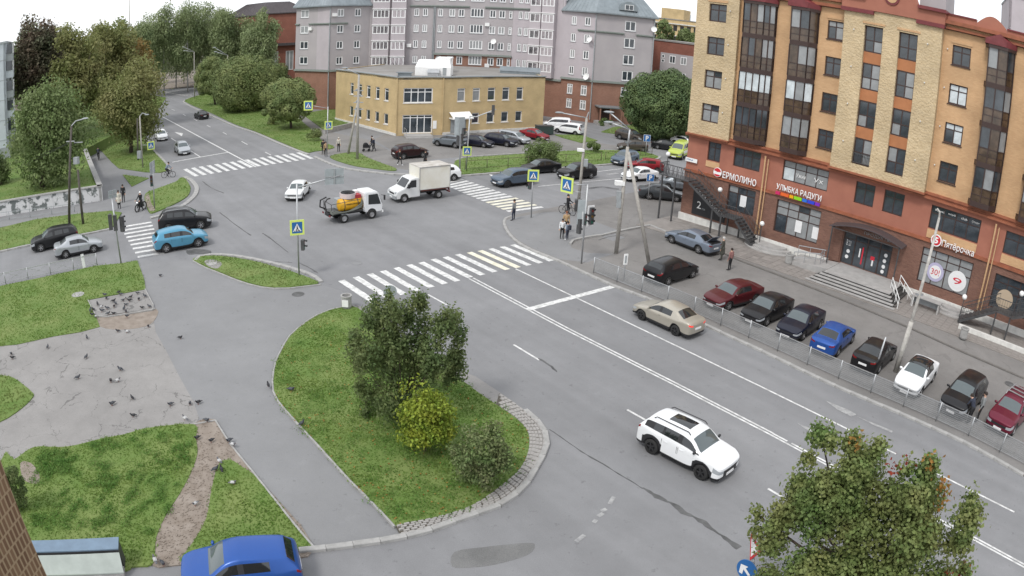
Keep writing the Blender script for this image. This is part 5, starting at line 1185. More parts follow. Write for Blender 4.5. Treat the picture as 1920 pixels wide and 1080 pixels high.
car('silver_sedan', 'small silver sedan leaving a black crossover behind on the side street', 'sedan', P_SILV, (178.3,474), (123.3,485.5), 'R', scale=(.96,.98,1.02))
car('old_white_sedan', 'boxy old white sedan coming through the middle of the junction', 'old_sedan', P_DIRTYW, (566,377), (580.5,361), 'L')
car('white_hatchback', 'white hatchback half hidden behind the box truck', 'suv', P_WHITE, (806,343.5), (852.7,339.5), 'L', scale=(.96,1,.96))
car('slate_crossover', 'slate blue crossover with dark rims waiting first at the far crossing', 'suv', P_GREYB, (953,352), (990.5,347.5), 'L', rim=M_DRIM, scale=(1.04,1.02,1))
car('black_coupe_sedan', 'black low sedan waiting beside the grass strip just behind the slate crossover', 'sedan', P_BLACK, (1003,327), (1038,324.5), 'L', scale=(1.02,1,1))
car('black_suv', 'black crossover waiting alone behind the crossing sign', 'suv', P_BLACK, (1074.6,339), (1107,335.5), 'L')
car('blue_grey_suv', 'blue grey crossover in the queue beyond the leaning concrete pole', 'suv', P_GREYB, (1168,313), (1197,306), 'L')
car('red_hatchback', 'red hatchback in the queue next to the blue grey crossover', 'hatch', P_RED, (1193,321), (1228,324.5), 'L', scale=(1.05,1,1.02))
car('white_sedan', 'white sedan behind the forked concrete poles near the parking sign', 'sedan', P_WHITE, (1186,342), (1228,339), 'L')
# car park on the right
car('charcoal_sedan', 'charcoal sedan parked nose to the black stairs', 'sedan', P_DGREY, (1266.7,379), (1217.8,374.5), 'R', z=K, scale=(1.05,1.02,1))
car('grey_sedan', 'grey sedan tucked behind the charcoal one by the stairs', 'sedan', P_GREY, (1296,362), (1253,356), 'R', z=K)
mer = car('blue_silver_sedan', 'blue silver sedan with its boot lid raised and people behind it', 'sedan', P_MERC, (1257.8,456), (1309,476), 'L', z=K, scale=(1.08,1.03,1.0), levels=2)
lid = MB(); lid.add([(-1.72,-.62,1.06),(-1.72,.62,1.06),(-2.15,.58,1.50),(-2.15,-.58,1.50),(-1.72,-.62,1.10),(-1.72,.62,1.10),(-2.15,.58,1.54),(-2.15,-.58,1.54)], [(0,1,2,3),(7,6,5,4),(0,4,5,1),(2,6,7,3),(1,5,6,2),(3,7,4,0)]); lid.build('boot_lid', P_MERC, mer)
MB().box(-2.12,-1.74,-.55,.55,.95,1.065).build('boot_opening', M_BLACK, mer)
car('black_hatchback', 'black hatchback showing its tailgate just inside the fence by the leaning pole', 'hatch', P_BLACK, (1297,522), (1253,535.5), 'R', z=K, scale=(1.08,1.04,1.0))
car('dark_red_sedan', 'dark red sedan first in the row facing the mesh fence', 'sedan', P_DRED, (1361.7,584), (1417,569), 'L', z=K, scale=(1.03,1,1), levels=2)
car('black_sedan', 'black sedan second in the row just right of the dark red one', 'sedan', P_BLACK, (1436.7,612), (1474,594), 'L', z=K, levels=2)
car('black_sedan', 'black sedan with a bright grille just left of the blue sedan', 'sedan', P_DBLUE, (1501.7,640.5), (1537,616), 'L', z=K, levels=2)
car('blue_sedan', 'bright blue sedan showing its tail in the parked row', 'sedan', P_BLUE, (1596.7,643.5), (1568,670), 'R', z=K, levels=2)
car('black_sedan', 'black sedan showing its tail behind the thin grey post', 'sedan', P_BLACK, (1675,673.5), (1643,703.5), 'R', z=K, levels=2)
car('white_city_car', 'white car with a black roof next to the tall lamp post', 'sedan', P_WHITE, (1722,746), (1748,716), 'L', z=K, scale=(.96,1,1), levels=2, roofglass=2)
t = car('black_offroader', 'black off-roader with two people beside its front wing', 'suv', P_BLACK, (1809,788), (1838,756), 'L', z=K, levels=2)
t = car('maroon_offroader', 'maroon off-roader with a silver roof rack at the right edge', 'suv', P_WINE, (1893,822), (1926,786), 'L', z=K, levels=2); roof_rails(t, 'suv', M_STEEL, bars=True)
# beside the office and beyond
car('maroon_suv', 'very dark maroon off-roader parked askew before the office entrance', 'suv', P_MAROON, (793,296), (756.8,299.5), 'R', scale=(.96,.98,1))
car('grey_crossover', 'grey crossover first in the row right of the office door', 'suv', P_GREY, (819,274), (854,278.5), 'L', scale=(1,1,.98))
car('dark_blue_sedan', 'dark blue sedan second in the row along the office wall', 'sedan', P_DBLUE, (906,277.5), (873,273.5), 'R')
car('dark_blue_wagon', 'dark blue crossover third in the row along the office wall', 'suv', P_DBLUE, (950,276), (916,271), 'R', scale=(1.02,1,.94))
car('silver_wagon', 'silver estate fourth in the row along the office wall', 'wagon', P_SILV, (973.6,271.5), (940,265.5), 'R', scale=(1,1,.96))
car('red_sedan', 'red sedan mostly hidden between the office wall and the round bush', 'sedan', P_RED, (1008,264), (983,259.5), 'R')
car('white_minivan', 'white minivan parked by the dark bins at the office corner', 'wagon', P_WHITE, (1027,242), (1056,244), 'L', scale=(1.05,1.05,1.08))
car('white_estate', 'white estate car with roof rails on the small lawn edge', 'wagon', P_WHITE, (1045,249), (1078,254), 'L')
car('brown_suv', 'brown crossover standing in front of the round willow', 'suv', P_BROWN, (1193,268), (1159,261), 'R', scale=(1.05,1,1.02))
car('dark_hatchback', 'dark low car parked right of the far blue parking sign', 'sedan', P_BLACK, (1266,284.5), (1233,280), 'R')
car('white_car', 'white car beyond the lime ambulance at the house corner', 'hatch', P_WHITE, (1290,276), (1268,272), 'R')
car('brown_hatchback', 'brown grey hatchback right behind the forked concrete pole top', 'hatch', P_BROWN, (1178,284), (1200,285), 'L')
amb = car('lime_ambulance', 'lime yellow and white van peeping out beside the brick house corner', 'wagon', P_LIME, (1273,303), (1296,292), 'L', scale=(1.1,1.1,1.3), cat='van')
MB().box(-1.9,1.0,-.905,.905,.62,.86).build('white_stripe', P_WHITE, amb)
car('black_car', 'small black car driving away up the far avenue', 'sedan', P_BLACK, (364,221.5), (375,225), 'L')
car('white_far_car', 'white car half under the tree at the far stop line', 'hatch', P_WHITE, (297.5,268), (288.5,258), 'R', scale=(1.05,1,1))
car('silver_hatchback', 'silver hatchback waiting first at the far stop line', 'hatch', P_SILV, (335.6,293), (326.5,284.5), 'R', scale=(1.06,1.02,1.02))
car('black_parked_car', 'black car parked on the lane left of the office', 'sedan', P_BLACK, (606,192.5), (626,190), 'L')
car('white_parked_car', 'white car right behind the black one on the lane left of the office', 'hatch', P_SILV, (617,197), (640,195), 'L')

# ---- box truck
def place_by_wheels(f, r_, side, half, z=0.):
    A, B = G(*f, z), G(*r_, z); d = (A-B).normalized(); n = Vector((-d.y,d.x,0)); c = (A+B)/2+n*(half*(-1 if side == 'L' else 1)); return c, math.atan2(d.y,d.x), (A-B).length
def truck_wheel(t, x, y, r=.36, w_=.2):
    me = MB().lathe([(r*.6,-w_/2),(r*.93,-w_/2),(r,-w_/2+.03),(r,w_/2-.03),(r*.93,w_/2),(r*.6,w_/2)], n=20).mesh('wheel', True); me.transform(Matrix.Rotation(rad(90),4,'X')); me.materials.append(M_TYRE)
    o = link('wheel', me, t); o.location = (x,y,r)
    m2 = MB().lathe([(r*.62,0),(r*.55,.05),(r*.3,.03),(r*.28,.09),(.001,.09)], n=16).mesh('rim'); m2.transform(Matrix.Rotation(rad(-90 if y > 0 else 90),4,'X')); m2.materials.append(M_RIM); h = link('rim', m2, o); h.location = (0,(w_/2-.06)*(1 if y > 0 else -1),0); return o
def cabin(name, prof, W, mats, t, bevel=.05):
    """side outline (x,z) pulled across the width with rounded edges"""
    mb = MB(); n = len(prof); mb.add([(x,-W/2,z) for x,z in prof]+[(x,W/2,z) for x,z in prof], [tuple(range(n)), tuple(range(2*n-1,n-1,-1))]+[(i,n+i,n+(i+1)%n,(i+1)%n) for i in range(n)])
    me = mb.mesh(name); bm = bmesh.new(); bm.from_mesh(me); bmesh.ops.recalc_face_normals(bm, faces=bm.faces); bmesh.ops.bevel(bm, geom=bm.edges[:], offset=bevel, segments=2, affect='EDGES'); bm.to_mesh(me); bm.free(); me.materials.append(mats); return link(name, me, t)
def slab(name, pts, thick, m, t):
    """a plate through 4 points, pushed out along its normal"""
    p = [Vector(q) for q in pts]; nn = (p[1]-p[0]).cross(p[3]-p[0]).normalized()*thick; mb = MB(); mb.add(p+[q+nn for q in p], [(3,2,1,0),(4,5,6,7),(0,1,5,4),(1,2,6,5),(2,3,7,6),(3,0,4,7)]); return mb.build(name, m, t)
c, a, wb = place_by_wheels((758,380), (822,372), 'L', .92)
bt_ = thing('box_truck', 'dirty white box truck with a white cab turning at the far crossing', 'truck', c, a)
xf, xr = wb/2, -wb/2
cab = cabin('cab', [(xf+.75,.35),(xf+.80,.72),(xf+.70,.98),(xf-.05,1.25),(xf-.62,1.98),(xf-1.0,2.08),(xf-1.55,2.08),(xf-1.55,.40)], 1.86, P_DIRTYW, bt_)
slab('windscreen', [(xf-.10,-.80,1.30),(xf-.10,.80,1.30),(xf-.60,.70,1.93),(xf-.60,-.70,1.93)], .035, M_CARGLASS, bt_)
for s_ in (1,-1):
    y = s_*.93
    mb = MB(); q = [(xf-.18,y,1.28),(xf-1.15,y,1.28),(xf-1.15,y,1.92),(xf-.66,y,1.92)]; mb.add(q, [(0,1,2,3)]); mb.add([(x,y+s_*.012,z) for x,_,z in q], [(0,1,2,3) if s_ < 0 else (3,2,1,0)]); mb.build('side_window', M_CARGLASS, bt_)
    mb = MB(); mb.lathe([(.40,-.03),(.40,.03),(.001,.03)] if s_ > 0 else [(.40,.03),(.40,-.03),(.001,-.03)], n=20); me = mb.mesh('wheel_arch'); me.transform(Matrix.Rotation(rad(-90),4,'X')); me.materials.append(M_BLACK); o = link('wheel_arch', me, bt_); o.location = (xf, s_*.915, .42)
    truck_wheel(bt_, xf, s_*.88, .36); truck_wheel(bt_, xr, s_*.86, .36, .3)
    MB().ball((xf+.70,s_*.66,.86), .16, 10, sq=(.6,1.2,.8)).build('headlight', M_HEAD, bt_)
    mb = MB(); mb.box(xf-.45,xf-.30,s_*1.06-.1,s_*1.06+.1,1.28,1.62); mb.build('mirror', M_BLACK, bt_)
MB().box(xf+.72,xf+.86,-.90,.90,.36,.62).build('bumper', M_GREYP, bt_); MB().box(xf+.76,xf+.80,-.45,.45,.72,.86).build('grille', M_BLACK, bt_); MB().box(xf+.86,xf+.875,-.26,.26,.44,.55).build('number_plate', M_PLATE, bt_)
M_BOXW = mat('dirty_white_panel', (.66,.63,.54), .6, col2=(.76,.75,.70), scale=.7)
bl = MB(); bl.box(xr-1.05,xf-1.42,-1.05,1.05,.98,3.0); bo = bl.build('cargo_box', M_BOXW, bt_)
MB().box(xr-1.07,xf-1.40,-1.07,1.07,3.0,3.05).build('roof', mat('box_roof', (.36,.33,.29), .9, col2=(.55,.53,.5), scale=1.5), bo)
mb = MB()
for y in (-1.06,1.06):
    for z in (1.0,2.97): mb.bar((xr-1.06,y,z),(xf-1.41,y,z),.04)
    for x in (xr-1.06,xf-1.41): mb.bar((x,y,1.0),(x,y,2.97),.05)
mb.build('edge_trim', M_STEEL, bo)
MB().box(xr-1.0,xf-1.5,-.45,.45,.55,.98).build('chassis', M_BLACK, bt_); MB().box(xr-1.05,xf-1.6,-1.03,1.03,.86,.97).build('side_rail', mat('rust_red', (.13,.04,.03), .8), bt_); MB().box(xr-1.15,xr-1.03,-1.0,1.0,.5,.62).build('rear_bumper', M_DRED, bt_)
for s_ in (1,-1): MB().box(xr-1.10,xr-1.06,s_*.85-.12,s_*.85+.12,.68,.82).build('taillight', M_TAIL, bt_)

# ---- jetting and suction truck
c, a, wb = place_by_wheels((697,410), (645,418), 'R', .85)
jt = thing('suction_truck', 'white cab suction truck with a yellow tank and coiled hoses', 'truck', c, a); xf, xr = wb/2, -wb/2
cabin('cab', [(xf+.95,.50),(xf+1.0,1.05),(xf+.62,2.12),(xf+.45,2.22),(xf-.62,2.22),(xf-.70,.70),(xf-.45,.55)], 1.72, P_WHITE, jt, .07)
slab('windscreen', [(xf+.965,-.72,1.18),(xf+.965,.72,1.18),(xf+.66,.66,2.02),(xf+.66,-.66,2.02)], .04, M_CARGLASS, jt)
for s_ in (1,-1):
    y = s_*.86
    mb = MB(); q = [(xf+.82,y,1.15),(xf-.30,y,1.22),(xf-.30,y,2.02),(xf+.52,y,2.02)]; mb.add([(x,y+s_*.012,z) for x,_,z in q], [(0,1,2,3) if s_ < 0 else (3,2,1,0)]); mb.build('side_window', M_CARGLASS, jt)
    mb = MB(); mb.lathe([(.42,-.03),(.42,.03),(.001,.03)] if s_ > 0 else [(.42,.03),(.42,-.03),(.001,-.03)], n=20); me = mb.mesh('wheel_arch'); me.transform(Matrix.Rotation(rad(-90),4,'X')); me.materials.append(M_BLACK); o = link('wheel_arch', me, jt); o.location = (xf, s_*.845, .45)
    truck_wheel(jt, xf, s_*.82, .37); truck_wheel(jt, xr, s_*.80, .37, .34)
    mb = MB(); mb.tube([(xf+.85,s_*.86,1.9),(xf+1.05,s_*1.05,1.85)], .02, 6); mb.box(xf+1.0,xf+1.08,s_*1.08-.09,s_*1.08+.09,1.5,1.9); mb.build('mirror', M_BLACK, jt)
    MB().box(xf+.93,xf+1.0,s_*.62-.16,s_*.62+.16,.62,.8).build('headlight', M_HEAD, jt)
MB().box(xf+.92,xf+1.06,-.85,.85,.42,.6).build('bumper', M_WPAINT, jt)
MB().box(xr-1.15,xf-.7,-.4,.4,.55,.8).build('chassis', M_BLACK, jt); MB().box(xr-1.05,xf-.75,-.86,.86,.80,.88).build('deck', M_DSTEEL, jt)
M_YTANK = mat('yellow_tank', (.62,.33,.01), .45, var=.1)
mb = MB(); n = 24; R_ = .5; prof = [(-1.02,.05),(-1.0,.36),(-.92,.5),(.92,.5),(1.0,.36),(1.02,.05)]
vsn = [[(x-.18+ (xr+xf)/2-.28, rr*math.cos(2*math.pi*k/n)-.25, 1.32+rr*math.sin(2*math.pi*k/n)) for k in range(n)] for x, rr in prof]
mb.add([p for r in vsn for p in r], [(i*n+k,i*n+(k+1)%n,(i+1)*n+(k+1)%n,(i+1)*n+k) for i in range(len(prof)-1) for k in range(n)]+[tuple(range(n-1,-1,-1)),tuple(range((len(prof)-1)*n,len(prof)*n))]); tk = mb.build('tank', M_YTANK, jt, smooth=True)
xc = (xr+xf)/2-.46
for q in (-.62,.55):
    mb = MB(); mb.tube([(xc+q-.03,-.25,1.32),(xc+q+.03,-.25,1.32)], .515, 24); mb.build('tank_band', M_DSTEEL, tk)
l = link('lettering', text_fit('ПРОМЫВКА КАНАЛИЗАЦИИ', 1.2, .14, .01, M_BLACK), tk); l.location = (xc-.5,-.775,1.36)
mb = MB(); mb.box(xc-.95,xc+.95,.05,.85,.9,1.7); mb.build('side_locker', M_GREYP, jt)
mb = MB(); mb.lathe([(.62,0),(.66,.05),(.66,.42),(.60,.42),(.58,.05),(.001,.05)], (xc-.05,.0,1.78), 28); mb.build('hose_drum', mat('pale_pink_drum', (.55,.47,.47), .7), jt)
mb = MB()
for i in range(4):
    rr = .28+.09*i; mb.tube([(xc-.05+rr*math.cos(t_),rr*math.sin(t_),2.12+.03*i) for t_ in np.linspace(0,2*math.pi,22)], .045, 6)
mb.build('coiled_hose', M_BLACK, jt)
MB().box(xf-1.35,xf-.78,-.5,.5,1.6,2.05).build('pump', mat('pump_red', (.35,.03,.04), .6), jt); MB().box(xf-1.1,xf-.8,.1,.5,2.0,2.25).build('pump_cover', M_WPAINT, jt)
M_HOSE = mat('grey_green_hose', (.11,.12,.105), .7)
for k, (y, z, sag) in enumerate(((-.90,1.10,.35),(-.95,.98,.22),(-.98,.90,.12))):
    mb = MB(); mb.tube([(xr-1.15,y+.25,z+.1),(xr-1.0,y,z-.1)]+[(xr-.9+(xf-xr-.1)*t_, y-.04*math.sin(t_*7+k), z-sag*math.sin(t_*math.pi)+.25*t_) for t_ in np.linspace(0,1,10)]+[(xf-.75,y+.3,z+.55)], .055, 8); mb.build('hose', M_HOSE, jt, smooth=True)
mb = MB(); mb.tube([(xr-.95,-.75,.9),(xr-1.45,-.7,1.1),(xr-1.5,-.5,1.75),(xr-1.15,-.2,1.95),(xr-.8,.1,1.9)], .06, 8); mb.build('hose', M_BLACK, jt, smooth=True)
mb = MB(); mb.tube([(xr-.9,.6,.9),(xr-1.5,.55,1.2),(xr-1.55,.3,1.8),(xr-1.1,.1,2.05)], .06, 8); mb.build('hose', M_BLACK, jt, smooth=True)
mb = MB(); mb.tube([(xr-1.05,-.8,.86),(xr-1.05,-.8,1.6),(xr-1.05,.8,1.6),(xr-1.05,.8,.86)], .03, 6); mb.tube([(xr-1.05,-.8,1.6),(xc+.8,-.8,1.75)], .025, 6); mb.build('rack', M_DSTEEL, jt)
MB().box(xr-.2,xr+.28,-.95,-.7,.35,.75).build('side_box', M_GREYP, jt)
for s_ in (1,-1): MB().box(xr-1.2,xr-1.15,s_*.7-.12,s_*.7+.12,.6,.74).build('taillight', M_TAIL, jt)
# ---------------------------------------------------------------- street furniture
def face_cam(p, turn=0.): return math.atan2(-p.x, p.y)+turn
M_SIGNBACK = mat('sign_back_grey', (.30,.33,.34), .6, var=.1)
def sign_board(t, c, rz, kind='crossing', s=.78, back=False):
    """a board at world point c, front along local -y"""
    b = None; p = c-t.location
    def put(mb, name, m, par=None):
        o = mb.build(name, m, par or t)
        if par is None: o.location = p; o.rotation_euler = (0,0,rz)
        return o
    h = s/2
    if kind == 'crossing':
        b = put(MB().box(-h*1.18,h*1.18,0,.05,-h*1.25,h*1.25), 'sign_board', M_YSIGN)
        put(MB().box(-h*.86,h*.86,-.008,-.001,-h*.92,h*.92), 'blue_field', M_BSIGN, b)
        put(MB().add([(-h*.7,-.014,-h*.62),(h*.7,-.014,-h*.62),(0,-.014,h*.7)], [(0,1,2)]), 'white_triangle', M_PLATE, b)
        m_ = MB(); m_.ball((0,-.02,h*.28), h*.10, 8, sq=(1,.1,1)); m_.add([(x*h,-.02,z*h) for x,z in ((-.08,.16),(.10,.16),(.12,-.1),(.3,-.5),(.18,-.54),(.02,-.2),(-.16,-.54),(-.28,-.5),(-.08,-.1))], [tuple(range(9))]); put(m_, 'walking_figure', M_BLACK, b)
        for i in range(4): put(MB().box((-.5+.27*i)*h,(-.36+.27*i)*h,-.019,-.016,-h*.6,-h*.45), 'stripe', M_BLACK, b)
    elif kind == 'parking':
        b = put(MB().box(-h,h,0,.03,-h,h), 'sign_board', M_PLATE); put(MB().box(-h*.93,h*.93,-.008,-.001,-h*.93,h*.93), 'blue_field', M_BSIGN, b)
        l = link('letter', text_fit('P', h*.85, h*1.35, .01, M_PLATE, bold=.03), b); l.location = (-h*.38,-.016,-h*.66)
    elif kind == 'board': b = put(MB().box(-s*.6,s*.6,0,.04,-h,h), 'sign_board', M_SIGNBACK); put(MB().box(-.03,.03,-.05,-.001,-h,h).box(-s*.6,s*.6,-.03,-.001,-.03,.03), 'rib', M_STEEL, b)
    elif kind == 'disc':
        m_ = MB(); m_.tube([(0,0,0),(0,.03,0)], h, 24); b = put(m_, 'sign_board', M_SIGNBACK if back else M_BSIGN)
    elif kind == 'give_way':
        b = put(MB().add([(-h,0,h*.8),(h,0,h*.8),(0,0,-h*.95),(-h,.03,h*.8),(h,.03,h*.8),(0,.03,-h*.95)], [(0,2,1),(3,4,5),(0,1,4,3),(1,2,5,4),(2,0,3,5)]), 'sign_board', M_RSIGN); put(MB().add([(-h*.66,-.008,h*.62),(h*.66,-.008,h*.62),(0,-.008,-h*.6)], [(0,2,1)]), 'white_field', M_PLATE, b)
    return b
def signal_head(t, c, rz, n=3, border=False, s=1.):
    b = MB().box(-.14*s,.14*s,-.05*s,.16*s,-.17*n*s,.17*n*s).build('signal_head', M_DSTEEL, t); b.location = c-t.location; b.rotation_euler = (0,0,rz)
    for i in range(n):
        z = (.17*n-.17-.34*i)*s
        m_ = MB(); m_.tube([(0,-.055*s,z),(0,-.062*s,z)], .10*s, 14); m_.build('lamp', mat('lamp_red_off', (.12,.02,.02), .2) if i == 0 else mat('lamp_green_off', (.02,.10,.07), .2) if i == n-1 else mat('lamp_amber_off', (.14,.08,.02), .2), b)
        m_ = MB(); m_.tube([(0,-.06*s,z+.11*s),(0,-.24*s,z+.10*s)], [.04*s,.07*s], 8); m_.build('visor', M_BLACK, b)
    if border: MB().box(-.25*s,.25*s,.10*s,.13*s,-(.17*n+.1)*s,(.17*n+.1)*s).build('backing_board', M_PLATE, b)
    return b
def pole(t, base, top, r0=.06, r1=None, m=None, name='pole', n=10):
    o = MB().tube([base, top], [r0, r1 or r0], n).build(name, m or M_STEEL, t, smooth=True); o.location = -t.location; return o
def post_thing(name, lab, cat, bpx, tpx, z=0., r=.06, m=None, r1=None, group=None):
    b = G(*bpx, z); tp = TOP(b, *tpx); t = thing(name, lab, cat, b, 0, group); pole(t, b, tp, r, r1, m)
    return t, b, tp
def arm(t, p, q, r=.03, m=None, name='arm'): return pole(t, p, q, r, None, m, name, 8)
def at_dist(b, px, py): return TOP(b, px, py)
def lamp_head(t, p, d, m=None):
    o = MB().ball((0,0,0), .3, 10, sq=(1.3,.5,.28)).build('lamp_head', m or M_GREYP, t); o.location = p-t.location; o.rotation_euler = (0,0,d); return o

t, b, tp = post_thing('crossing_sign_post', 'tall post with a lime bordered crossing sign on the small island', 'road sign', (561,516), (556.5,345), .09, .055)
sign_board(t, at_dist(b,558,426)+Vector((0,-.1,0)), face_cam(b,.12)); signal_head(t, at_dist(b,568,459)+Vector((.05,0,0)), face_cam(b,1.3), 2)
q = at_dist(b,638,329); q = TOP(Vector((b.x*1.0,b.y,0)), 638, 329); arm(t, at_dist(b,557,352), q, .045); sign_board(t, TOP(b,627,331), face_cam(b,.1), 'board', 1.0)
t, b, tp = post_thing('traffic_light', 'traffic light post with two square grey signal boxes on the left lawn corner', 'traffic light', (227,493), (210,372), .08, .06)
for px in (207,216,230): signal_head(t, at_dist(b,px,416+ (px-207)*.15), face_cam(b,math.pi if px < 220 else 2.2), 3, s=1.1)
sign_board(t, at_dist(b,211,364), face_cam(b,.4), 'board', .55)
# wooden twin pole on the left verge, with street lamp and cables
t, b, tp = post_thing('utility_pole', 'dark leaning twin pole with a curved lamp arm on the left verge', 'utility pole', (130,419), (134,236), .1, .14, mat('dark_wood', (.085,.075,.065), .9, var=.2, scale=4), .10)
b2 = G(156,420,.1); pole(t, b2, TOP(b2,146,318), .13, .1, MATS['dark_wood'], 'stay_pole')
h = at_dist(b,160,222); m_ = MB(); m_.tube([tp, at_dist(b,142,227), h], .05, 8); o = m_.build('lamp_arm', M_STEEL, t); o.location = -t.location; lamp_head(t, h, 0)
for i, (x, y) in enumerate(((126,265),(141,267))): o = MB().cbox(at_dist(b,x+6,y), (1,0,0), 1.0, .08, .08).build('cross_arm', M_STEEL, t); o.location = -t.location
MB().box(-.25,.25,-.2,.2,-.3,.3).build('control_box', M_GREYP, t).location = at_dist(b,143,301)-t.location
P_CAB = at_dist(b,133,266)
for k, e in enumerate(((0,313),(0,325))):
    q = TOP(Vector((-64,62,0)), *e); pts = [P_CAB.lerp(q, s_)+Vector((0,0,-1.2*s_*(1-s_))) for s_ in np.linspace(0,1.3,14)]
    tag(MB().tube(pts, .022, 5).build('overhead_cable', M_BLACK), ('upper' if k == 0 else 'lower')+' of the two black cables running left from the twin pole', 'cable')
t, b, tp = post_thing('street_lamp', 'grey lamp post beside the tree at the far stop line', 'street lamp', (268,314), (262,218), .08, .09, M_CONC)
m_ = MB(); m_.tube([tp, at_dist(b,267,212), at_dist(b,274,214)], .05, 8); o = m_.build('lamp_arm', M_STEEL, t); o.location = -t.location; lamp_head(t, at_dist(b,275,215), 0)
b3 = G(259,300,.08); pole(t, b3, TOP(b3,257.5,222), .12, .1, MATS['dark_wood'], 'wooden_post'); MB().box(-.25,.25,-.4,-.1,-.45,.45).build('control_box', M_GREYP, t).location = at_dist(b,263,289)-t.location
sign_board(t, at_dist(b,283,273), face_cam(b,.1)); arm(t, at_dist(b,266,272), at_dist(b,280,272))
t, b, tp = post_thing('traffic_light', 'traffic light post on the rounded lawn corner near the scooter rider', 'traffic light', (290,391), (286,304), .1, .06)
sign_board(t, at_dist(b,286,314), face_cam(b,1.2), 'board', 1.1); signal_head(t, at_dist(b,284,339), face_cam(b), 3)
# far lamps and mast
for i, (bp, tp_, arms, lab) in enumerate((((365,183),(364,97),((344,88),(346,95)),'double armed street lamp at the far end of the avenue verge'),((428,200),(427,104),((402,89),(404,97)),'double armed street lamp rising behind the round willows'),((120,250),(244,-40),(),'tall thin radio mast standing above the left trees'))):
    if i == 2: b = Vector((*AT(245,50,230)[:2],0)); t = thing('radio_mast', lab, 'mast', b); pole(t, b, TOP(b,245,-60), .22, .12, M_CONC); continue
    t, b, tp = post_thing('street_lamp', lab, 'street lamp', bp, tp_, .1, .13, M_CONC, .08)
    for a in arms: q = at_dist(b,*a); arm(t, tp, q, .05); lamp_head(t, q, 0)
# concrete electricity poles before the office
t, b, tp = post_thing('electricity_pole', 'concrete electricity pole and slanted brace before the office entrance', 'utility pole', (670,298), (673,140), .1, .17, M_CONC, .12)
b2 = G(653,288,.1); pole(t, b2, TOP(b2,672,185), .15, .11, M_CONC, 'brace_pole'); q = at_dist(b,647,127); arm(t, tp, q, .05); lamp_head(t, q, .2)
for y in (170,180,192,205): o = MB().cbox(at_dist(b,672,y), (1,.2,0), 1.1, .1, .1).build('cross_arm', M_STEEL, t); o.location = -t.location
for y in (168,178,190,203,218):
    o = MB().ball(at_dist(b,669+random.uniform(-3,8),y), .12, 8).build('insulator', M_GREYP, t); o.location = -t.location
t, b, tp = post_thing('crossing_sign_post', 'angled post with two crossing signs at the far crossing corner', 'road sign', (613,293), (615,200), .1, .06)
sign_board(t, at_dist(b,616,235), face_cam(b,.05)); arm(t, at_dist(b,615,203), at_dist(b,584,198)); sign_board(t, at_dist(b,578,198), face_cam(b,-.1), s=.9)
t, b, tp = post_thing('traffic_light', 'traffic light post with big pale backing boards behind the box truck', 'traffic light', (862,329), (863,226), .1, .08)
for dx in (858,866): o = MB().box(-.32,.32,0,.08,-1.0,1.0).build('backing_board', M_SIGNBACK, t); o.location = at_dist(b,dx,238)-t.location; o.rotation_euler = (0,0,face_cam(b)+(.5 if dx > 860 else -.2))
signal_head(t, at_dist(b,859,263), face_cam(b,2.8), 3); signal_head(t, at_dist(b,867,260), face_cam(b,1.2), 3); signal_head(t, at_dist(b,871,246), face_cam(b,1.0), 2)
t, b, tp = post_thing('crossing_sign_post', 'post with a crossing sign and a long raised signal arm at the grass strip', 'road sign', (874,320), (881,218), .1, .07)
sign_board(t, at_dist(b,876,283)+Vector((0,-.12,0)), face_cam(b,.12)); q = at_dist(b,930,205); m_ = MB(); m_.tube([tp, at_dist(b,893,219), q], .055, 8); o = m_.build('arm', M_STEEL, t); o.location = -t.location; signal_head(t, at_dist(b,925,206), face_cam(b,2.9), 3)
t, b, tp = post_thing('crossing_sign_post', 'short post with a crossing sign between the phone user and the cyclist', 'road sign', (996,408), (999,322), .1, .055)
sign_board(t, at_dist(b,1000,329)+Vector((0,-.1,0)), face_cam(b,.2)); signal_head(t, at_dist(b,992,347), face_cam(b,-1.2), 2)
t, b, tp = post_thing('street_lamp', 'tall concrete lamp pole behind the standing cyclist', 'street lamp', (1083,395), (1100,221), .1, .14, M_CONC, .10)
arm(t, tp, at_dist(b,1049,211), .05); m_ = MB(); m_.tube([tp, at_dist(b,1104,210)], .05, 8); o = m_.build('arm', M_STEEL, t); o.location = -t.location; lamp_head(t, at_dist(b,1049,211), .1)
MB().box(-.3,.3,-.2,.2,-.12,.12).build('camera', M_WPAINT, t).location = at_dist(b,1089,281)-t.location; MB().box(-.18,.18,-.2,.2,-.3,.3).build('control_box', M_GREYP, t).location = at_dist(b,1098,305)-t.location; MB().box(-.3,.3,-.3,.3,-.5,.5).build('switch_box', M_DSTEEL, t).location = at_dist(b,1084,385)-t.location
t, b, tp = post_thing('traffic_light', 'traffic light with white edged signal heads and a crossing sign on a frame', 'traffic light', (1090,494), (1102,346), .1, .06)
a1, a2 = at_dist(b,1102,347), at_dist(b,1071,345); arm(t, a1, a2, .03); arm(t, at_dist(b,1101,361), at_dist(b,1071,359), .02); sign_board(t, at_dist(b,1063,347), face_cam(b,-.6), s=.84)
signal_head(t, at_dist(b,1107,405)+Vector((.1,0,0)), face_cam(b,.75), 3, True, 1.15); signal_head(t, at_dist(b,1100,411), face_cam(b,.6), 2, True, 1.15); signal_head(t, at_dist(b,1087,424), face_cam(b,2.4), 3); MB().box(-.3,.3,-.05,.05,-.85,.85).build('backing_board', M_SIGNBACK, t).location = at_dist(b,1091,398)-t.location
t, b, tp = post_thing('forked_pole', 'forked pair of concrete poles with two lamp arms before the black stairs', 'utility pole', (1155,475), (1177,275), .1, .15, M_CONC, .11)
b2 = G(1218,500,.1); pole(t, b2, TOP(b2,1178,285), .14, .11, M_CONC, 'stay_pole'); e = at_dist(b,1181,243); arm(t, tp, e, .07)
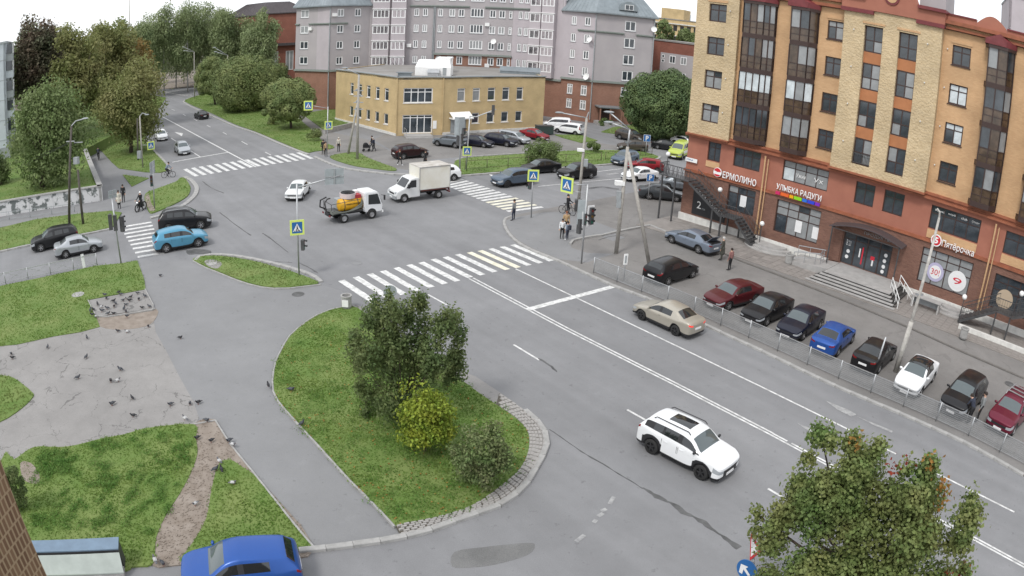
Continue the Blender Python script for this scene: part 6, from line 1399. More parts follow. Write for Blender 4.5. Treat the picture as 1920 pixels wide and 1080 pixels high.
for a in ((1142,210),(1142,229)): q = at_dist(b,*a); arm(t, e, q, .05); lamp_head(t, q, .1)
MB().box(-.35,.35,-.2,.2,-.15,.15).build('camera', M_WPAINT, t).location = at_dist(b,1162,343)-t.location
for y in (366,381): MB().box(-.15,.15,-.2,.1,-.3,.3).build('control_box', M_GREYP, t).location = at_dist(b,1160,y)-t.location
for (bp, tp_, sp, lab, z, s_) in (((1215,375),(1219,330),(1219.5,333),'blue parking sign in front of the dark sedans by the stairs',.1,.72),((1210,292),(1213,258),(1213,259),'small blue parking sign at the end of the grass strip',.1,.9)):
    t, b, tp = post_thing('parking_sign', lab, 'road sign', bp, tp_, z, .04); sign_board(t, at_dist(b,*sp)+Vector((0,-.08,0)), face_cam(b,.15), 'parking', s_)
t, b, tp = post_thing('parking_sign', 'narrow white sign plate turned edgewise above the mesh fence', 'road sign', (1170,528), (1172.5,478), .1, .035); o = MB().box(-.14,.14,-.04,0,-.36,.36).build('sign_board', M_WPAINT, t); o.location = at_dist(b,1173,486)-t.location; o.rotation_euler = (0,0,face_cam(b,.5))
MB().box(-.06,.06,-.05,-.041,-.25,.25).build('lettering', M_GREYP, o)
t, b, tp = post_thing('street_lamp', 'tall pale lamp post with a bent top standing among the parked cars', 'street lamp', (1679,697), (1761,408), .1, .12, mat('worn_pale_paint', (.42,.40,.37), .8, var=.25, scale=3), .07)
m_ = MB(); m_.tube([tp, at_dist(b,1762,398), at_dist(b,1757,391)], .055, 8); o = m_.build('arm', MATS['worn_pale_paint'], t); o.location = -t.location
b2 = (b*.58+tp*.42); o = MB().tube([b+(tp-b)*.0, b+(tp-b)*.34], [.16,.14], 10).build('pole_sleeve', MATS['worn_pale_paint'], t, smooth=True); o.location = -t.location; o = MB().cbox(b+(tp-b)*.52, (1,0,0), .5, .12, .12).build('bracket', M_STEEL, t); o.location = -t.location
t, b, tp = post_thing('steel_post', 'thin grey leaning post in front of the black tail-first sedan', 'post', (1637,704), (1661,632), .1, .05)
t, b, tp = post_thing('round_sign', 'back of a round grey road sign rising behind the big shrub', 'road sign', (726,655), (732,536), .1, .05); sign_board(t, at_dist(b,732,546)+Vector((0,-.08,0)), face_cam(b,.1), 'disc', .66, True); o = MB().box(-.3,.3,-.06,-.03,-.16,.16).build('plate', M_SIGNBACK, t); o.location = at_dist(b,733,568)-t.location; o.rotation_euler = (0,0,face_cam(b,.1))
# signs at the lower edge: their post stands below the frame
b = G(1412,1190); t = thing('give_way_sign', 'give way sign over a blue round arrow sign beside the bottom right tree', 'road sign', b); tp = TOP(b,1413,1010); pole(t, b, tp, .035)
g = sign_board(t, TOP(b,1411,1030)+Vector((0,-.06,0)), face_cam(b,-.9), 'give_way', .8); d_ = sign_board(t, TOP(b,1400,1066)+Vector((-.02,-.08,0)), face_cam(b,-.35), 'disc', .72)
m_ = MB(); m_.add([(-.22,-.012,-.2),(-.10,-.012,-.2),(-.10,-.012,-.02),(.12,-.012,-.16),(.17,-.012,-.08),(-.04,-.012,.06),(.02,-.012,.16),(-.24,-.012,.12)], [tuple(range(8))]); m_.build('white_arrow', M_PLATE, d_)

# globe lamps by the shops, bench, bins
for i, (u, d, z0, z1, lab) in enumerate(((4.6,-1.6,2.1,4.0,'white globe lamp on the landing of the black stairs'),(8.6,-1.0,.2,2.1,'white globe lamp at the foot of the black stairs'),(-.7,-1.9,4.1,5.9,'white globe lamp at the top end of the black stairs'),(26.95,-2.6,.2,2.15,'white globe lamp beside the litter bin at the right stairs'),(31.3,-2.6,2.0,3.8,'white globe lamp on the right stairs before the tan poster'))):
    t = thing('globe_lamp', lab, 'lamp', BA+bt*u+Vector((.717*d,.697*d,z0))); MB().tube([(0,0,0),(0,0,z1-z0-.15)], .035, 8).build('post', M_DSTEEL, t); MB().ball((0,0,z1-z0), .2, 14).build('globe', M_WPAINT, t, smooth=True)
t = thing('bench', 'pale long bench table under the red digit shop sign', 'bench', BA+bt*24.0+Vector((-.717*2.3,-.697*2.3,.19)), F.a)
MB().box(-1.25,1.25,-.35,.35,.75,.83).build('top', M_STEPC, t); [MB().box(x-.06,x+.06,-.3,.3,0,.75).build('leg', M_STEPC, t) for x in (-1.1,1.1)]; MB().box(-1.1,1.1,.2,.26,.2,.7).build('back_panel', M_GREYP, t)
def bin_(px, lab, z, m=M_KERB):
    t = thing('litter_bin', lab, 'litter bin', G(*px,z)); MB().lathe([(.26,0),(.3,.1),(.3,.62),(.33,.66),(.33,.74),(.25,.74),(.24,.3),(.001,.3)], n=18).build('body', m, t); return t
bin_((1805,634), 'round pale stone litter bin at the rounded steps', .19); bin_((1478,494), 'square stone litter bin at the foot of the ramp railing', .19)
t = bin_((650,576), 'grey and white litter bin at the tip of the large island', .1); MB().box(-.18,.18,-.345,-.32,.15,.55).build('panel', M_WPAINT, t)
t = thing('waste_container', 'dark green waste container at the right corner of the office', 'waste container', G(1020,252), .3); MB().box(-1.2,1.2,-.6,.6,.12,1.25).build('body', mat('dark_green', (.03,.05,.045), .6), t); MB().box(-1.25,1.25,-.65,.65,1.25,1.33).build('lid', M_DSTEEL, t)
for i, u in enumerate((4.3, 4.9)): pass

# fences: posts, rails and mesh
def fence(name, lab, pts, z, h, step, mesh=True, m=None, wire=.05, cross=False, smooth=True):
    c = [G(a,b_,z) for a,b_ in (smooth_px(pts,4) if smooth else pts)]; acc = [0.]
    for i in range(1,len(c)): acc.append(acc[-1]+(c[i]-c[i-1]).length)
    n = max(2, round(acc[-1]/step)); xs = [p.x for p in c]; ys = [p.y for p in c]
    P = [Vector((np.interp(acc[-1]*i/n,acc,xs), np.interp(acc[-1]*i/n,acc,ys), z)) for i in range(n+1)]
    t = thing(name, lab, 'fence', P[0]); m = m or M_STEEL
    pm = MB().tube([(0,0,0),(0,0,h+.06)], .035, 8).mesh('post', True); pm.materials.append(m)
    for p in P: o = link('post', pm, t); o.location = p-P[0]; o.rotation_euler = (random.uniform(-.02,.02),random.uniform(-.02,.02),0)
    for a, b_ in zip(P, P[1:]):
        d = b_-a; L_ = d.length; rz = math.atan2(d.y,d.x)
        
        for zz, th in ((h,.04),(.12,.03)): o = MB().bar((0,0,zz),(L_,0,zz),th).build('rail', m, t); o.location = a-P[0]; o.rotation_euler = (0,0,rz)
        mb = MB()
        if mesh:
            k = int(L_/wire)
            for i in range(1,k): x = L_*i/k; mb.add([(x-.010,0,.13),(x+.010,0,.13),(x+.010,0,h),(x-.010,0,h)], [(0,1,2,3)])
            for zz in np.arange(.2,h,.10): mb.add([(0,.004,zz-.009),(L_,.004,zz-.009),(L_,.004,zz+.009),(0,.004,zz+.009)], [(0,1,2,3)])
        if cross: mb.bar((0,0,.12),(L_,0,h),.018); mb.bar((0,.0,h),(L_,.0,.12),.018)
        if mb.v: o = mb.build('mesh_panel' if mesh else 'brace', m, t, kind='stuff' if mesh else None); o.location = a-P[0]; o.rotation_euler = (0,0,rz)
    return t
fpts = [(1113,511),(1155,528),(1198,545.5),(1243,563.5),(1290,583),(1340,605),(1440,650),(1560,705),(1713,771),(1817,818),(1920,873),(1990,908)]
fence('mesh_fence', 'long galvanised mesh fence between the road and the parked cars', fpts, .12, 1.02, 2.05)
fence('low_fence', 'low grey railing along the left side street with crossed braces', [(-30,542),(0,534.5),(83,517),(182,496.5)], .05, .82, 1.75, False, cross=True)
t = fence('low_railing', 'low grey railing on the footway below the painted wall', [(-20,417),(0,414),(62,407),(140,397)], .1, .8, 2.4, False, M_GREYP)
M_STAKE = mat('stake_wood', (.12,.105,.07), .9)
fence('wire_fence', 'thin stake and wire fence along the near edge of the long grass strip', [(872,318),(960,312),(1043,306),(1127,301)], .1, .95, 2.6, False, M_STAKE, cross=False)
fence('stake_row', 'dark low stakes at the right end of the long grass strip', [(1135,299),(1180,294),(1222,290)], .1, .9, 2.2, False, M_STAKE)
t = tag(MB().box(-.12,.12,-.03,0,0,1.0).build('white_board', M_WPAINT), 'narrow white board leaning on the low left railing', 'board'); t.location = G(158,502,.05); t.rotation_euler = (-.15,0,face_cam(t.location,.3))

# painted wall and the lawn that it holds back
M_GRAF = mat('graffiti_wall', (.60,.60,.60), .85, col2=(.14,.155,.15), scale=1.3, detail=7); _cr = [n for n in M_GRAF.node_tree.nodes if n.type == 'VALTORGB'][0].color_ramp; _cr.elements[0].position = .50; _cr.elements[1].position = .56
W0, W1, W2 = G(-70,419), G(193,376), G(163,300,0)
t = thing('retaining_wall', 'white retaining wall covered in grey graffiti below the left garden', 'wall', W1); 
for A_, B_ in ((W0, W1), (W1, W2)):
    f = Facade(t, A_, B_); n = max(2, round(f.len/3.0))
    for i in range(n): o = MB().box(f.len*i/n+.01, f.len*(i+1)/n-.01, 0, .35, -.1, 1.42+random.uniform(-.02,.02)).build('panel', M_GRAF if A_ == W0 else M_KERB); f.put(o)
    f.boxes('coping', M_KERB, [(-.05,f.len+.0,-.1,.5,1.45,1.55)])
far = [W2+Vector((-4,20,0)), Vector((-75,120,0)), Vector((-110,150,0)), Vector((-140,110,0)), Vector((-110,40,0))]
gl = [W0+Vector((.1,.5,0)), W1+Vector((-.4,.4,0)), W2+Vector((-.5,0,0))]+far
sheet('garden_lawn', gl, 1.38, M_GRASS, 1.4); LAWNS.append(([Vector(p) for p in gl[:4]]+[Vector((-90,95,0))], 1.38))
lw_ = thing('low_wall', 'low pale concrete wall below the small lawn at the office', 'wall', G(612,247)); f = Facade(lw_, G(610,251), G(661,239)); f.wall('wall', M_KERB, 0, f.len, 0, .7, thick=.3)

# pale housing and the camera's own house corner at the lower left
t = thing('cellar_housing', 'low pale housing with a blue grey lid at the lower left corner', 'housing', (0,0,0))
a, b = G(66,1036,.95), G(222,1030,.95); d = (b-a).normalized(); n_ = Vector((-d.y,d.x,0)); L_ = (b-a).length; t.location = (a.x,a.y,0); t.rotation_euler = (0,0,math.atan2(d.y,d.x))
MB().add([(-.3,0,.93),(L_,0,.93),(L_,.55,.98),(-.3,.55,.98),(-.3,0,.98),(L_,0,.98),(L_,.55,1.03),(-.3,.55,1.03)], [(3,2,1,0),(4,5,6,7),(0,1,5,4),(1,2,6,5),(2,3,7,6),(3,0,4,7)]).build('lid', mat('blue_grey_sheet', (.14,.20,.27), .5, var=.12, scale=2), t)
MB().box(-.3,L_-.02,.03,.53,.0,.93).build('body', M_DSTEEL, t)
MB().add([(-.3,-.40,.22),(L_,-.40,.22),(L_,-.06,.82),(-.3,-.06,.82),(-.3,-.40,.27),(L_,-.40,.27),(L_,-.06,.87),(-.3,-.06,.87)], [(3,2,1,0),(4,5,6,7),(0,1,5,4),(1,2,6,5),(2,3,7,6),(3,0,4,7)]).build('front_panel', mat('pale_grey_green', (.38,.42,.39), .6, var=.1, scale=2), t)
MB().box(-.3,L_-.03,-.39,-.0,.0,.2).build('base', M_KERB, t)
v = ray(45,980); hh = math.hypot(v[0],v[1]); ex, ey = v[0]/hh*2.6, v[1]/hh*2.6
own = thing('house_corner', 'brown brick corner of the near house at the lower left edge', 'building', (ex,ey,0)); M_OWN = bricks('near_brown_brick', (.13,.075,.045), (.20,.125,.075), (.30,.22,.14), bump=.7, bw=.03, bh=.07)
MB().box(-3,0,-4,0,0,16.0).build('wall', M_OWN, own)

# ---------------------------------------------------------------- people, bicycles, birds
def cloth(name, c): return mat('cloth_'+name, c, .9, var=.12, scale=9)
SKIN = mat('skin', (.48,.30,.22), .6); HAIR = cloth('hair_dark', (.03,.022,.018)); C_BLK = cloth('black', (.018,.018,.02)); C_NAVY = cloth('navy', (.03,.035,.055)); C_GREY = cloth('grey', (.22,.23,.23)); C_CREAM = cloth('cream', (.52,.49,.43)); C_TAN = cloth('tan', (.38,.26,.14)); C_WHITE = cloth('white', (.66,.67,.68)); C_PINK = cloth('dusty_pink', (.25,.12,.11)); C_OLIVE = cloth('dark_olive', (.06,.06,.05)); C_RED = cloth('wine', (.20,.04,.05)); C_HRED = cloth('hair_auburn', (.17,.06,.025)); C_BLUEG = cloth('blue_grey', (.20,.24,.30)); C_HGREY = cloth('hair_grey', (.45,.44,.42))
hb = MB(); hb.box(-.04,.04,-.014,.014,-.10,0)
for i, (x, ln) in enumerate(((-.031,.062),(-.010,.075),(.011,.07),(.032,.055))): hb.bar((x,0,-.10),(x,-.006,-.10-ln*.55),.016,.016); hb.bar((x,-.006,-.10-ln*.55),(x,-.022,-.10-ln),.014,.014)
hb.bar((.035,-.005,-.03),(.06,-.014,-.065),.018); hb.bar((.06,-.014,-.065),(.058,-.02,-.10),.016)
HAND = hb.mesh('hand'); HAND.materials.append(SKIN)
def person(label, px, z, heading, top, legs, hair=HAIR, h=1.72, pose='stand', shoes=C_BLK, skirt=False, loc=None, hat=None, group=None, bag=None):
    """one skinned body; heading in radians from +x; pose joints in metres for a 1.72 m figure"""
    t = thing('person', label, 'person', loc if loc is not None else G(*px, z), heading, group); s = h/1.72; t.scale = (s,s,s)
    J = dict(pel=(0,0,.95), ch=(0,0,1.30), nk=(0,0,1.47), hd=(.02,0,1.62), ls=(0,.18,1.41), rs=(0,-.18,1.41), le=(-.02,.24,1.13), re=(-.02,-.24,1.13), lh=(.06,.25,.88), rh=(.06,-.25,.88),
             lp=(0,.09,.92), rp=(0,-.09,.92), lk=(.02,.10,.50), rk=(.02,-.10,.50), la=(0,.11,.08), ra=(0,-.11,.08), lt=(.16,.12,.035), rt=(.16,-.12,.035))
    if pose == 'walk': J.update(lk=(.16,.09,.52), la=(.26,.10,.09), lt=(.42,.11,.06), rk=(-.02,-.09,.50), ra=(-.26,-.10,.14), rt=(-.13,-.11,.045), lh=(-.16,.24,.93), rh=(.24,-.22,.98), re=(.05,-.25,1.15), le=(-.12,.24,1.15))
    if pose == 'phone': J.update(re=(.12,-.30,1.30), rh=(.10,-.12,1.58), lk=(.06,.12,.5), la=(-.02,.20,.08), lt=(.13,.24,.035), ra=(.04,-.16,.08), rt=(.2,-.18,.035))
    if pose == 'push': J.update(ch=(.06,0,1.29), nk=(.10,0,1.45), hd=(.14,0,1.59), ls=(.08,.18,1.39), rs=(.08,-.18,1.39), le=(.16,.22,1.15), re=(.16,-.22,1.15), lh=(.42,.2,1.05), rh=(.42,-.2,1.05), lk=(.14,.09,.5), la=(.14,.1,.08), lt=(.3,.11,.035), rk=(-.05,-.09,.5), ra=(-.25,-.1,.14), rt=(-.12,-.11,.04))
    if pose == 'ride': J.update(pel=(-.25,0,1.0), ch=(-.05,0,1.30), nk=(.04,0,1.46), hd=(.10,0,1.60), ls=(.02,.18,1.40), rs=(.02,-.18,1.40), le=(.15,.24,1.18), re=(.15,-.24,1.18), lh=(.40,.22,1.06), rh=(.40,-.22,1.06), lp=(-.24,.09,.97), rp=(-.24,-.09,.97), lk=(.12,.12,.78), rk=(.06,-.12,.62), la=(-.02,.12,.42), ra=(-.06,-.12,.22), lt=(.13,.13,.38), rt=(.09,-.13,.17))
    if pose == 'bend': J.update(ch=(.16,0,1.24), nk=(.28,0,1.37), hd=(.38,0,1.48), ls=(.22,.18,1.33), rs=(.22,-.18,1.33), le=(.32,.22,1.08), re=(.32,-.22,1.08), lh=(.48,.15,.92), rh=(.48,-.15,.92))
    if pose == 'astride': J.update(lk=(.10,.18,.52), la=(.05,.26,.08), lt=(.2,.29,.035), rk=(.10,-.18,.52), ra=(.05,-.26,.08), rt=(.2,-.29,.035), le=(.14,.26,1.14), re=(.14,-.26,1.14), lh=(.42,.26,1.02), rh=(.42,-.26,1.02), ch=(.04,0,1.29))
    B_ = [('pel','ch','top'),('ch','nk','top'),('nk','hd','skin'),('ch','ls','top'),('ch','rs','top'),('ls','le','top'),('rs','re','top'),('le','lh','top'),('re','rh','top'),('pel','lp','leg'),('pel','rp','leg'),('lp','lk','leg'),('rp','rk','leg'),('lk','la','leg'),('rk','ra','leg'),('la','lt','shoe'),('ra','rt','shoe')]
    R_ = dict(pel=(.15,.12),ch=(.17,.12),nk=(.065,.065),hd=(.095,.105),ls=(.075,.075),rs=(.075,.075),le=(.05,.05),re=(.05,.05),lh=(.036,.036),rh=(.036,.036),lp=(.095,.095),rp=(.095,.095),lk=(.062,.062),rk=(.062,.062),la=(.045,.045),ra=(.045,.045),lt=(.04,.035),rt=(.04,.035))
    if skirt: R_.update(pel=(.2,.17), ch=(.19,.14), lp=(.15,.14), rp=(.15,.14))
    bm = bmesh.new()
    def blob(c, r, sq=(1,1,1), rot=None): bmesh.ops.create_icosphere(bm, subdivisions=2, radius=1, matrix=Matrix.Translation(c) @ (rot or Matrix()) @ Matrix.Diagonal((r*sq[0],r*sq[1],r*sq[2],1)))
    def limb(a, b_, ra, rb):
        d = Vector(b_)-Vector(a); bmesh.ops.create_cone(bm, cap_ends=True, segments=10, radius1=ra, radius2=rb, depth=d.length, matrix=Matrix.Translation((Vector(a)+Vector(b_))/2) @ d.to_track_quat('Z','Y').to_matrix().to_4x4()); blob(a, ra*1.01); blob(b_, rb*1.01)
    for a_, b_, _ in B_:
        if a_ in ('pel','ch') and b_ in ('ch','ls','rs','lp','rp'): continue
        limb(J[a_], J[b_], R_[a_][0] if a_ not in ('ch','pel') else .07, R_[b_][0])
    pv, cv = Vector(J['pel']), Vector(J['ch']); rt_ = (cv-pv).to_track_quat('Z','Y').to_matrix().to_4x4(); wz = (cv-pv).length
    blob(pv, 1, (R_['pel'][1]*1.0, R_['pel'][0]*1.12, .15)); limb(pv, cv, .135, .145); blob(cv+(cv-pv)*.05, 1, (.125, .185, .21), rt_); limb(J['ls'], J['rs'], .08, .08)
    if skirt: limb(pv, pv+Vector((0,0,-.36)), .17, .21)
    me = bpy.data.meshes.new('body'); bm.to_mesh(me); bm.free(); o = bpy.data.objects.new('tmp', me); COL.objects.link(o)
    rm = o.modifiers.new('r','REMESH'); rm.mode = 'VOXEL'; rm.voxel_size = .024
    sm = o.modifiers.new('m','SMOOTH'); sm.iterations = 2; sm.factor = .5
    em = bpy.data.meshes.new_from_object(o.evaluated_get(bpy.context.evaluated_depsgraph_get())); bpy.data.objects.remove(o); em.name = 'body'; em.materials.clear()
    for m_ in (top, legs, SKIN, shoes): em.materials.append(m_)
    seg = [(np.array(J[a]), np.array(J[b_]), {'top':0,'leg':1,'skin':2,'shoe':3}[g]) for a,b_,g in B_]
    for p in em.polygons:
        c = np.array(p.center); best = 9; k = 0
        for a, b_, g in seg:
            ab = b_-a; tt = np.clip(np.dot(c-a,ab)/np.dot(ab,ab),0,1); dd = np.linalg.norm(c-a-ab*tt)
            if dd < best: best, k = dd, g
        if k == 2 and c[2] < J['nk'][2]+.0: k = 0
        if skirt and k == 1 and c[2] > .62: k = 0
        p.material_index = k; p.use_smooth = True
    link('body', em, t)
    hd = Vector(J['hd'])
    hm = MB().ball((-.015,0,.045), .115, 12, sq=(1.02,.88,1.0)).build('hair' if hat is None else 'helmet', hat or hair, t, smooth=True); hm.location = hd
    fm = MB(); fm.ball((.095,.032,.0), .013, 6); fm.ball((.095,-.032,.0), .013, 6); fm.build('eyes', C_BLK, t).location = hd-Vector((0,0,.01)); fm = MB(); fm.cbox((.105,0,-.03),(1,0,-.6),.04,.022,.03); fm.build('nose', SKIN, t).location = hd
    fm = MB(); fm.box(.088,.098,-.022,.022,-.075,-.065); fm.build('mouth', C_RED, t).location = hd
    for hn, en in (('lh','le'),('rh','re')):
        o = link('hand', HAND, t); o.location = J[hn]; d = (Vector(J[hn])-Vector(J[en])).normalized(); o.rotation_euler = (-d).to_track_quat('Z','Y').to_euler()
    if bag: MB().box(-.30,-.13,-.15,.15,1.0,1.42).build('backpack', bag, t)
    return t
def bicycle(label, loc, heading, m, name='bicycle', cat='bicycle', fat=1.):
    t = thing(name, label, cat, loc, heading); r = .34
    for x in (-.52,.52):
        mb = MB(); mb.tube([(x+r*math.cos(a),0,r+r*math.sin(a)) for a in np.linspace(0,2*math.pi,25)], .024*fat, 6); w_ = mb.build('wheel', M_TYRE, t)
        sp = MB()
        for a in np.linspace(0,math.pi,7)[:-1]: sp.bar((x-r*math.cos(a),0,r-r*math.sin(a)),(x+r*math.cos(a),0,r+r*math.sin(a)),.006)
        sp.build('spokes', M_STEEL, w_, kind='stuff')
    mb = MB()
    for p,q in (((-.52,0,r),(-.08,0,.30)),((-.08,0,.30),(-.22,0,.86)),((-.52,0,r),(-.2,0,.80)),((-.2,0,.78),(.36,0,.82)),((-.08,0,.30),(.36,0,.76)),((.36,0,.95),(.52,0,r))): mb.tube([p,q], .02*fat, 6)
    mb.build('frame', m, t); MB().box(-.36,-.10,-.07,.07,.88,.93).build('saddle', M_BLACK, t); mb = MB(); mb.tube([(.30,-.27,1.02),(.36,0,.97),(.30,.27,1.02)], .016, 6); mb.build('handlebar', M_BLACK, t); MB().box(-.12,-.04,-.16,.16,.26,.3).build('pedals', M_BLACK, t)
    return t
def hd(a, b, z=0): d = G(*b,z)-G(*a,z); return math.atan2(d.y,d.x)
person('person in a light coat and black trousers waiting at the left side crossing', (224,391), .0, -1.2, C_CREAM, C_BLK, skirt=True)
person('person all in black standing just behind the light coat', (232,379), 0, -1.4, C_BLK, C_BLK)
b = G(265,394); person('rider in black with a white helmet astride a small motorbike', None, 0, -1.75, C_BLK, C_BLK, pose='astride', loc=b, hat=M_WPAINT); mk = bicycle('small black motorbike held between the helmeted rider\'s legs', b+Vector((0.03,-.1,0)), -1.75, M_BLACK, 'motorbike', 'motorbike', 2.4); MB().box(-.35,.28,-.11,.11,.40,.78).build('engine', M_BLACK, mk); MB().ball((.46,0,.82), .12, 10).build('headlight', M_HEAD, mk)
b = G(185,300); h_ = hd((190,310),(180,280)); person('cyclist in dark clothes riding away up the left footpath', None, 0, h_, C_NAVY, C_BLK, pose='ride', loc=b); bicycle('dark bicycle under the rider on the left footpath', b, h_, M_BLACK)
b = G(316,333); h_ = hd((300,333),(330,331)); person('cyclist in a pale top riding out at the avenue corner', None, 0, h_, C_BLUEG, C_BLK, pose='ride', loc=b); bicycle('black mountain bicycle under the pale topped rider', b, h_, M_BLACK)
person('person in black at the far corner beside a tan jacket', (606,289), .05, -1.5, C_BLK, C_BLK); person('person in a tan jacket at the far corner crossing', (611,293), .05, -1.0, C_TAN, C_BLK)
person('person in a pale hooded jacket standing alone on the far pavement', (635,284), .0, -1.6, C_CREAM, C_BLK, hair=C_CREAM)
h_ = hd((700,284),(685,284)); person('white haired person in a dark waistcoat pushing a pram', (701,284), 0, h_, C_NAVY, C_BLK, hair=C_HGREY, pose='push'); person('person in dark clothes half hidden behind the pram pusher', (697,281), 0, h_, C_BLK, C_BLK, pose='walk')
t = thing('pram', 'black pram pushed along the far pavement', 'pram', G(687,283.5), h_); MB().box(-.38,.42,-.25,.25,.45,.75).build('basket', C_BLK, t); mb = MB(); mb.ball((.1,0,.78), .36, 12, sq=(.9,.75,.8)); mb.build('hood', C_BLK, t); mb = MB(); mb.tube([(-.35,-.2,.6),(-.7,-.2,1.05),(-.7,.2,1.05),(-.35,.2,.6)], .015, 6); mb.build('handle', M_STEEL, t)
for x in (-.3,.35):
    for y in (-.24,.24): mb = MB(); mb.tube([(x,y-.02,.15),(x,y+.02,.15)], .15, 14); mb.build('wheel', M_TYRE, t)
mb = MB(); mb.bar((-.3,0,.15),(.35,0,.5),.03); mb.bar((.35,0,.15),(-.3,0,.5),.03); mb.build('chassis', M_STEEL, t)
person('person in black with auburn hair and white shoes walking before the maroon off-roader', (749,310), 0, hd((749,310),(760,312)), C_BLK, C_BLK, hair=C_HRED, pose='walk', shoes=C_WHITE)
person('person in a black hooded coat just above the box truck', (797,311), 0, 0.2, C_BLK, C_BLK, pose='stand', skirt=True)
person('person in a grey jacket holding a hand to the head at the kerb', (963,413), .1, 2.6, C_GREY, C_NAVY, pose='phone')
b = G(1063,402,.1); h_ = hd((1050,398),(1078,405),.1); person('cyclist in a black jacket standing over a bicycle on the pavement', None, 0, h_+.2, C_BLK, C_BLK, pose='astride', loc=b); bicycle('black bicycle held by the standing cyclist', b, h_, M_BLACK)
person('person with auburn hair and a tan top behind the two children', (1060,437), .1, -1.4, C_TAN, C_BLK, hair=C_HRED); person('child in a white and grey jacket on the corner pavement', (1053,447), .1, -1.5, C_WHITE, C_BLK, h=1.5); person('child in a grey blue jacket with a dark backpack', (1063,450), .1, 2.4, C_BLUEG, C_NAVY, h=1.42, bag=C_NAVY, shoes=C_WHITE)
person('person in a long dark coat at the open car boot', (1352,488), .1, 2.6, C_OLIVE, C_OLIVE, hair=C_HGREY, skirt=True, h=1.78); person('person with long black hair and a dusty pink jacket behind the open boot car', (1367,507), .1, 2.2, C_PINK, C_BLK, h=1.64)
person('person in a grey jacket standing beside the black off-roader', (1831,791), .1, 2.4, C_GREY, C_BLK); person('person in dark clothes bending at the black off-roader\'s wing', (1815,794), .1, 1.9, C_NAVY, C_BLK, pose='bend', h=1.66)

# pigeons
def bird_mesh():
    mb = MB(); mb.ball((0,0,.14), .1, 10, 0, (1.45,.72,.75)); mb.ball((.15,0,.235), .042, 8, 1); mb.tube([(.09,0,.17),(.145,0,.23)], [.055,.036], 8, 1); mb.add([(-.10,.05,.14),(-.10,-.05,.14),(-.27,-.045,.115),(-.27,.045,.115),(-.10,.05,.16),(-.10,-.05,.16),(-.27,-.045,.125),(-.27,.045,.125)], [(3,2,1,0),(4,5,6,7),(0,1,5,4),(1,2,6,5),(2,3,7,6),(3,0,4,7)], 1)
    for s_ in (1,-1): mb.ball((-.03,s_*.062,.15), .1, 8, 2, (1.5,.18,.55)); mb.bar((.01,s_*.03,.09),(.02,s_*.035,0),.012,m=3); mb.bar((.02,s_*.035,.006),(.06,s_*.035,.004),.03,.01,m=3)
    mb.bar((.185,0,.235),(.215,0,.225),.014,m=3); return mb
BM = bird_mesh().mesh('pigeon', True); BMATS = {k: [mat('feather_'+k+str(i), c, .7) for i, c in enumerate(cs)]+[mat('bird_leg', (.25,.09,.07), .7)] for k, cs in dict(grey=[(.06,.064,.075),(.035,.04,.05),(.075,.08,.09)], dark=[(.035,.035,.04),(.02,.02,.025),(.03,.03,.033)], pale=[(.42,.42,.42),(.12,.12,.13),(.50,.50,.50)]).items()}
for m_ in BMATS['grey']: BM.materials.append(m_)
zA = [(670,570),(680,582),(775,575),(737,597),(708,602),(693,615),(730,617),(782,610),(815,592),(640,620),(650,633),(600,605),(550,637),(572,652),(603,660),(643,650),(710,640),(700,662),(525,667),(510,672),(575,675),(520,697),(540,705),(610,690),(640,690),(710,680),(716,705),(800,657),(840,650),(590,585)]
zB = [(663,788),(715,792),(490,825),(835,762),(270,878),(65,917),(72,940),(487,935),(677,1005),(625,1070),(665,1068),(440,1052),(1015,826),(903,476)]
zC = [(633,120),(745,85),(960,122),(1070,118),(1117,112),(1042,203),(1165,213),(1190,327),(1290,328),(1312,350),(1110,312),(1235,442),(1215,488),(1247,488),(1313,565),(1100,683),(750,185),(875,1000),(920,1020)]
zD = [(70,15),(200,40),(260,230)]
allb = [(x/3,360+y/3,'feeding slab') for x,y in zA]+[(x/3,360+y/3,'worn yard' if x < 860 else 'path') for x,y in zB]+[(x/3,720+y/3,'worn yard' if y < 200 else 'dirt track') for x,y in zC]+[(480+x/3,720+y/3,'island edge') for x,y in zD]
GRP = {'feeding slab':'pigeons crowding the square slab','worn yard':'pigeons scattered on the worn yard','dirt track':'pigeons along the dirt track','path':'pigeons on the open path','island edge':'pigeons at the island edging'}
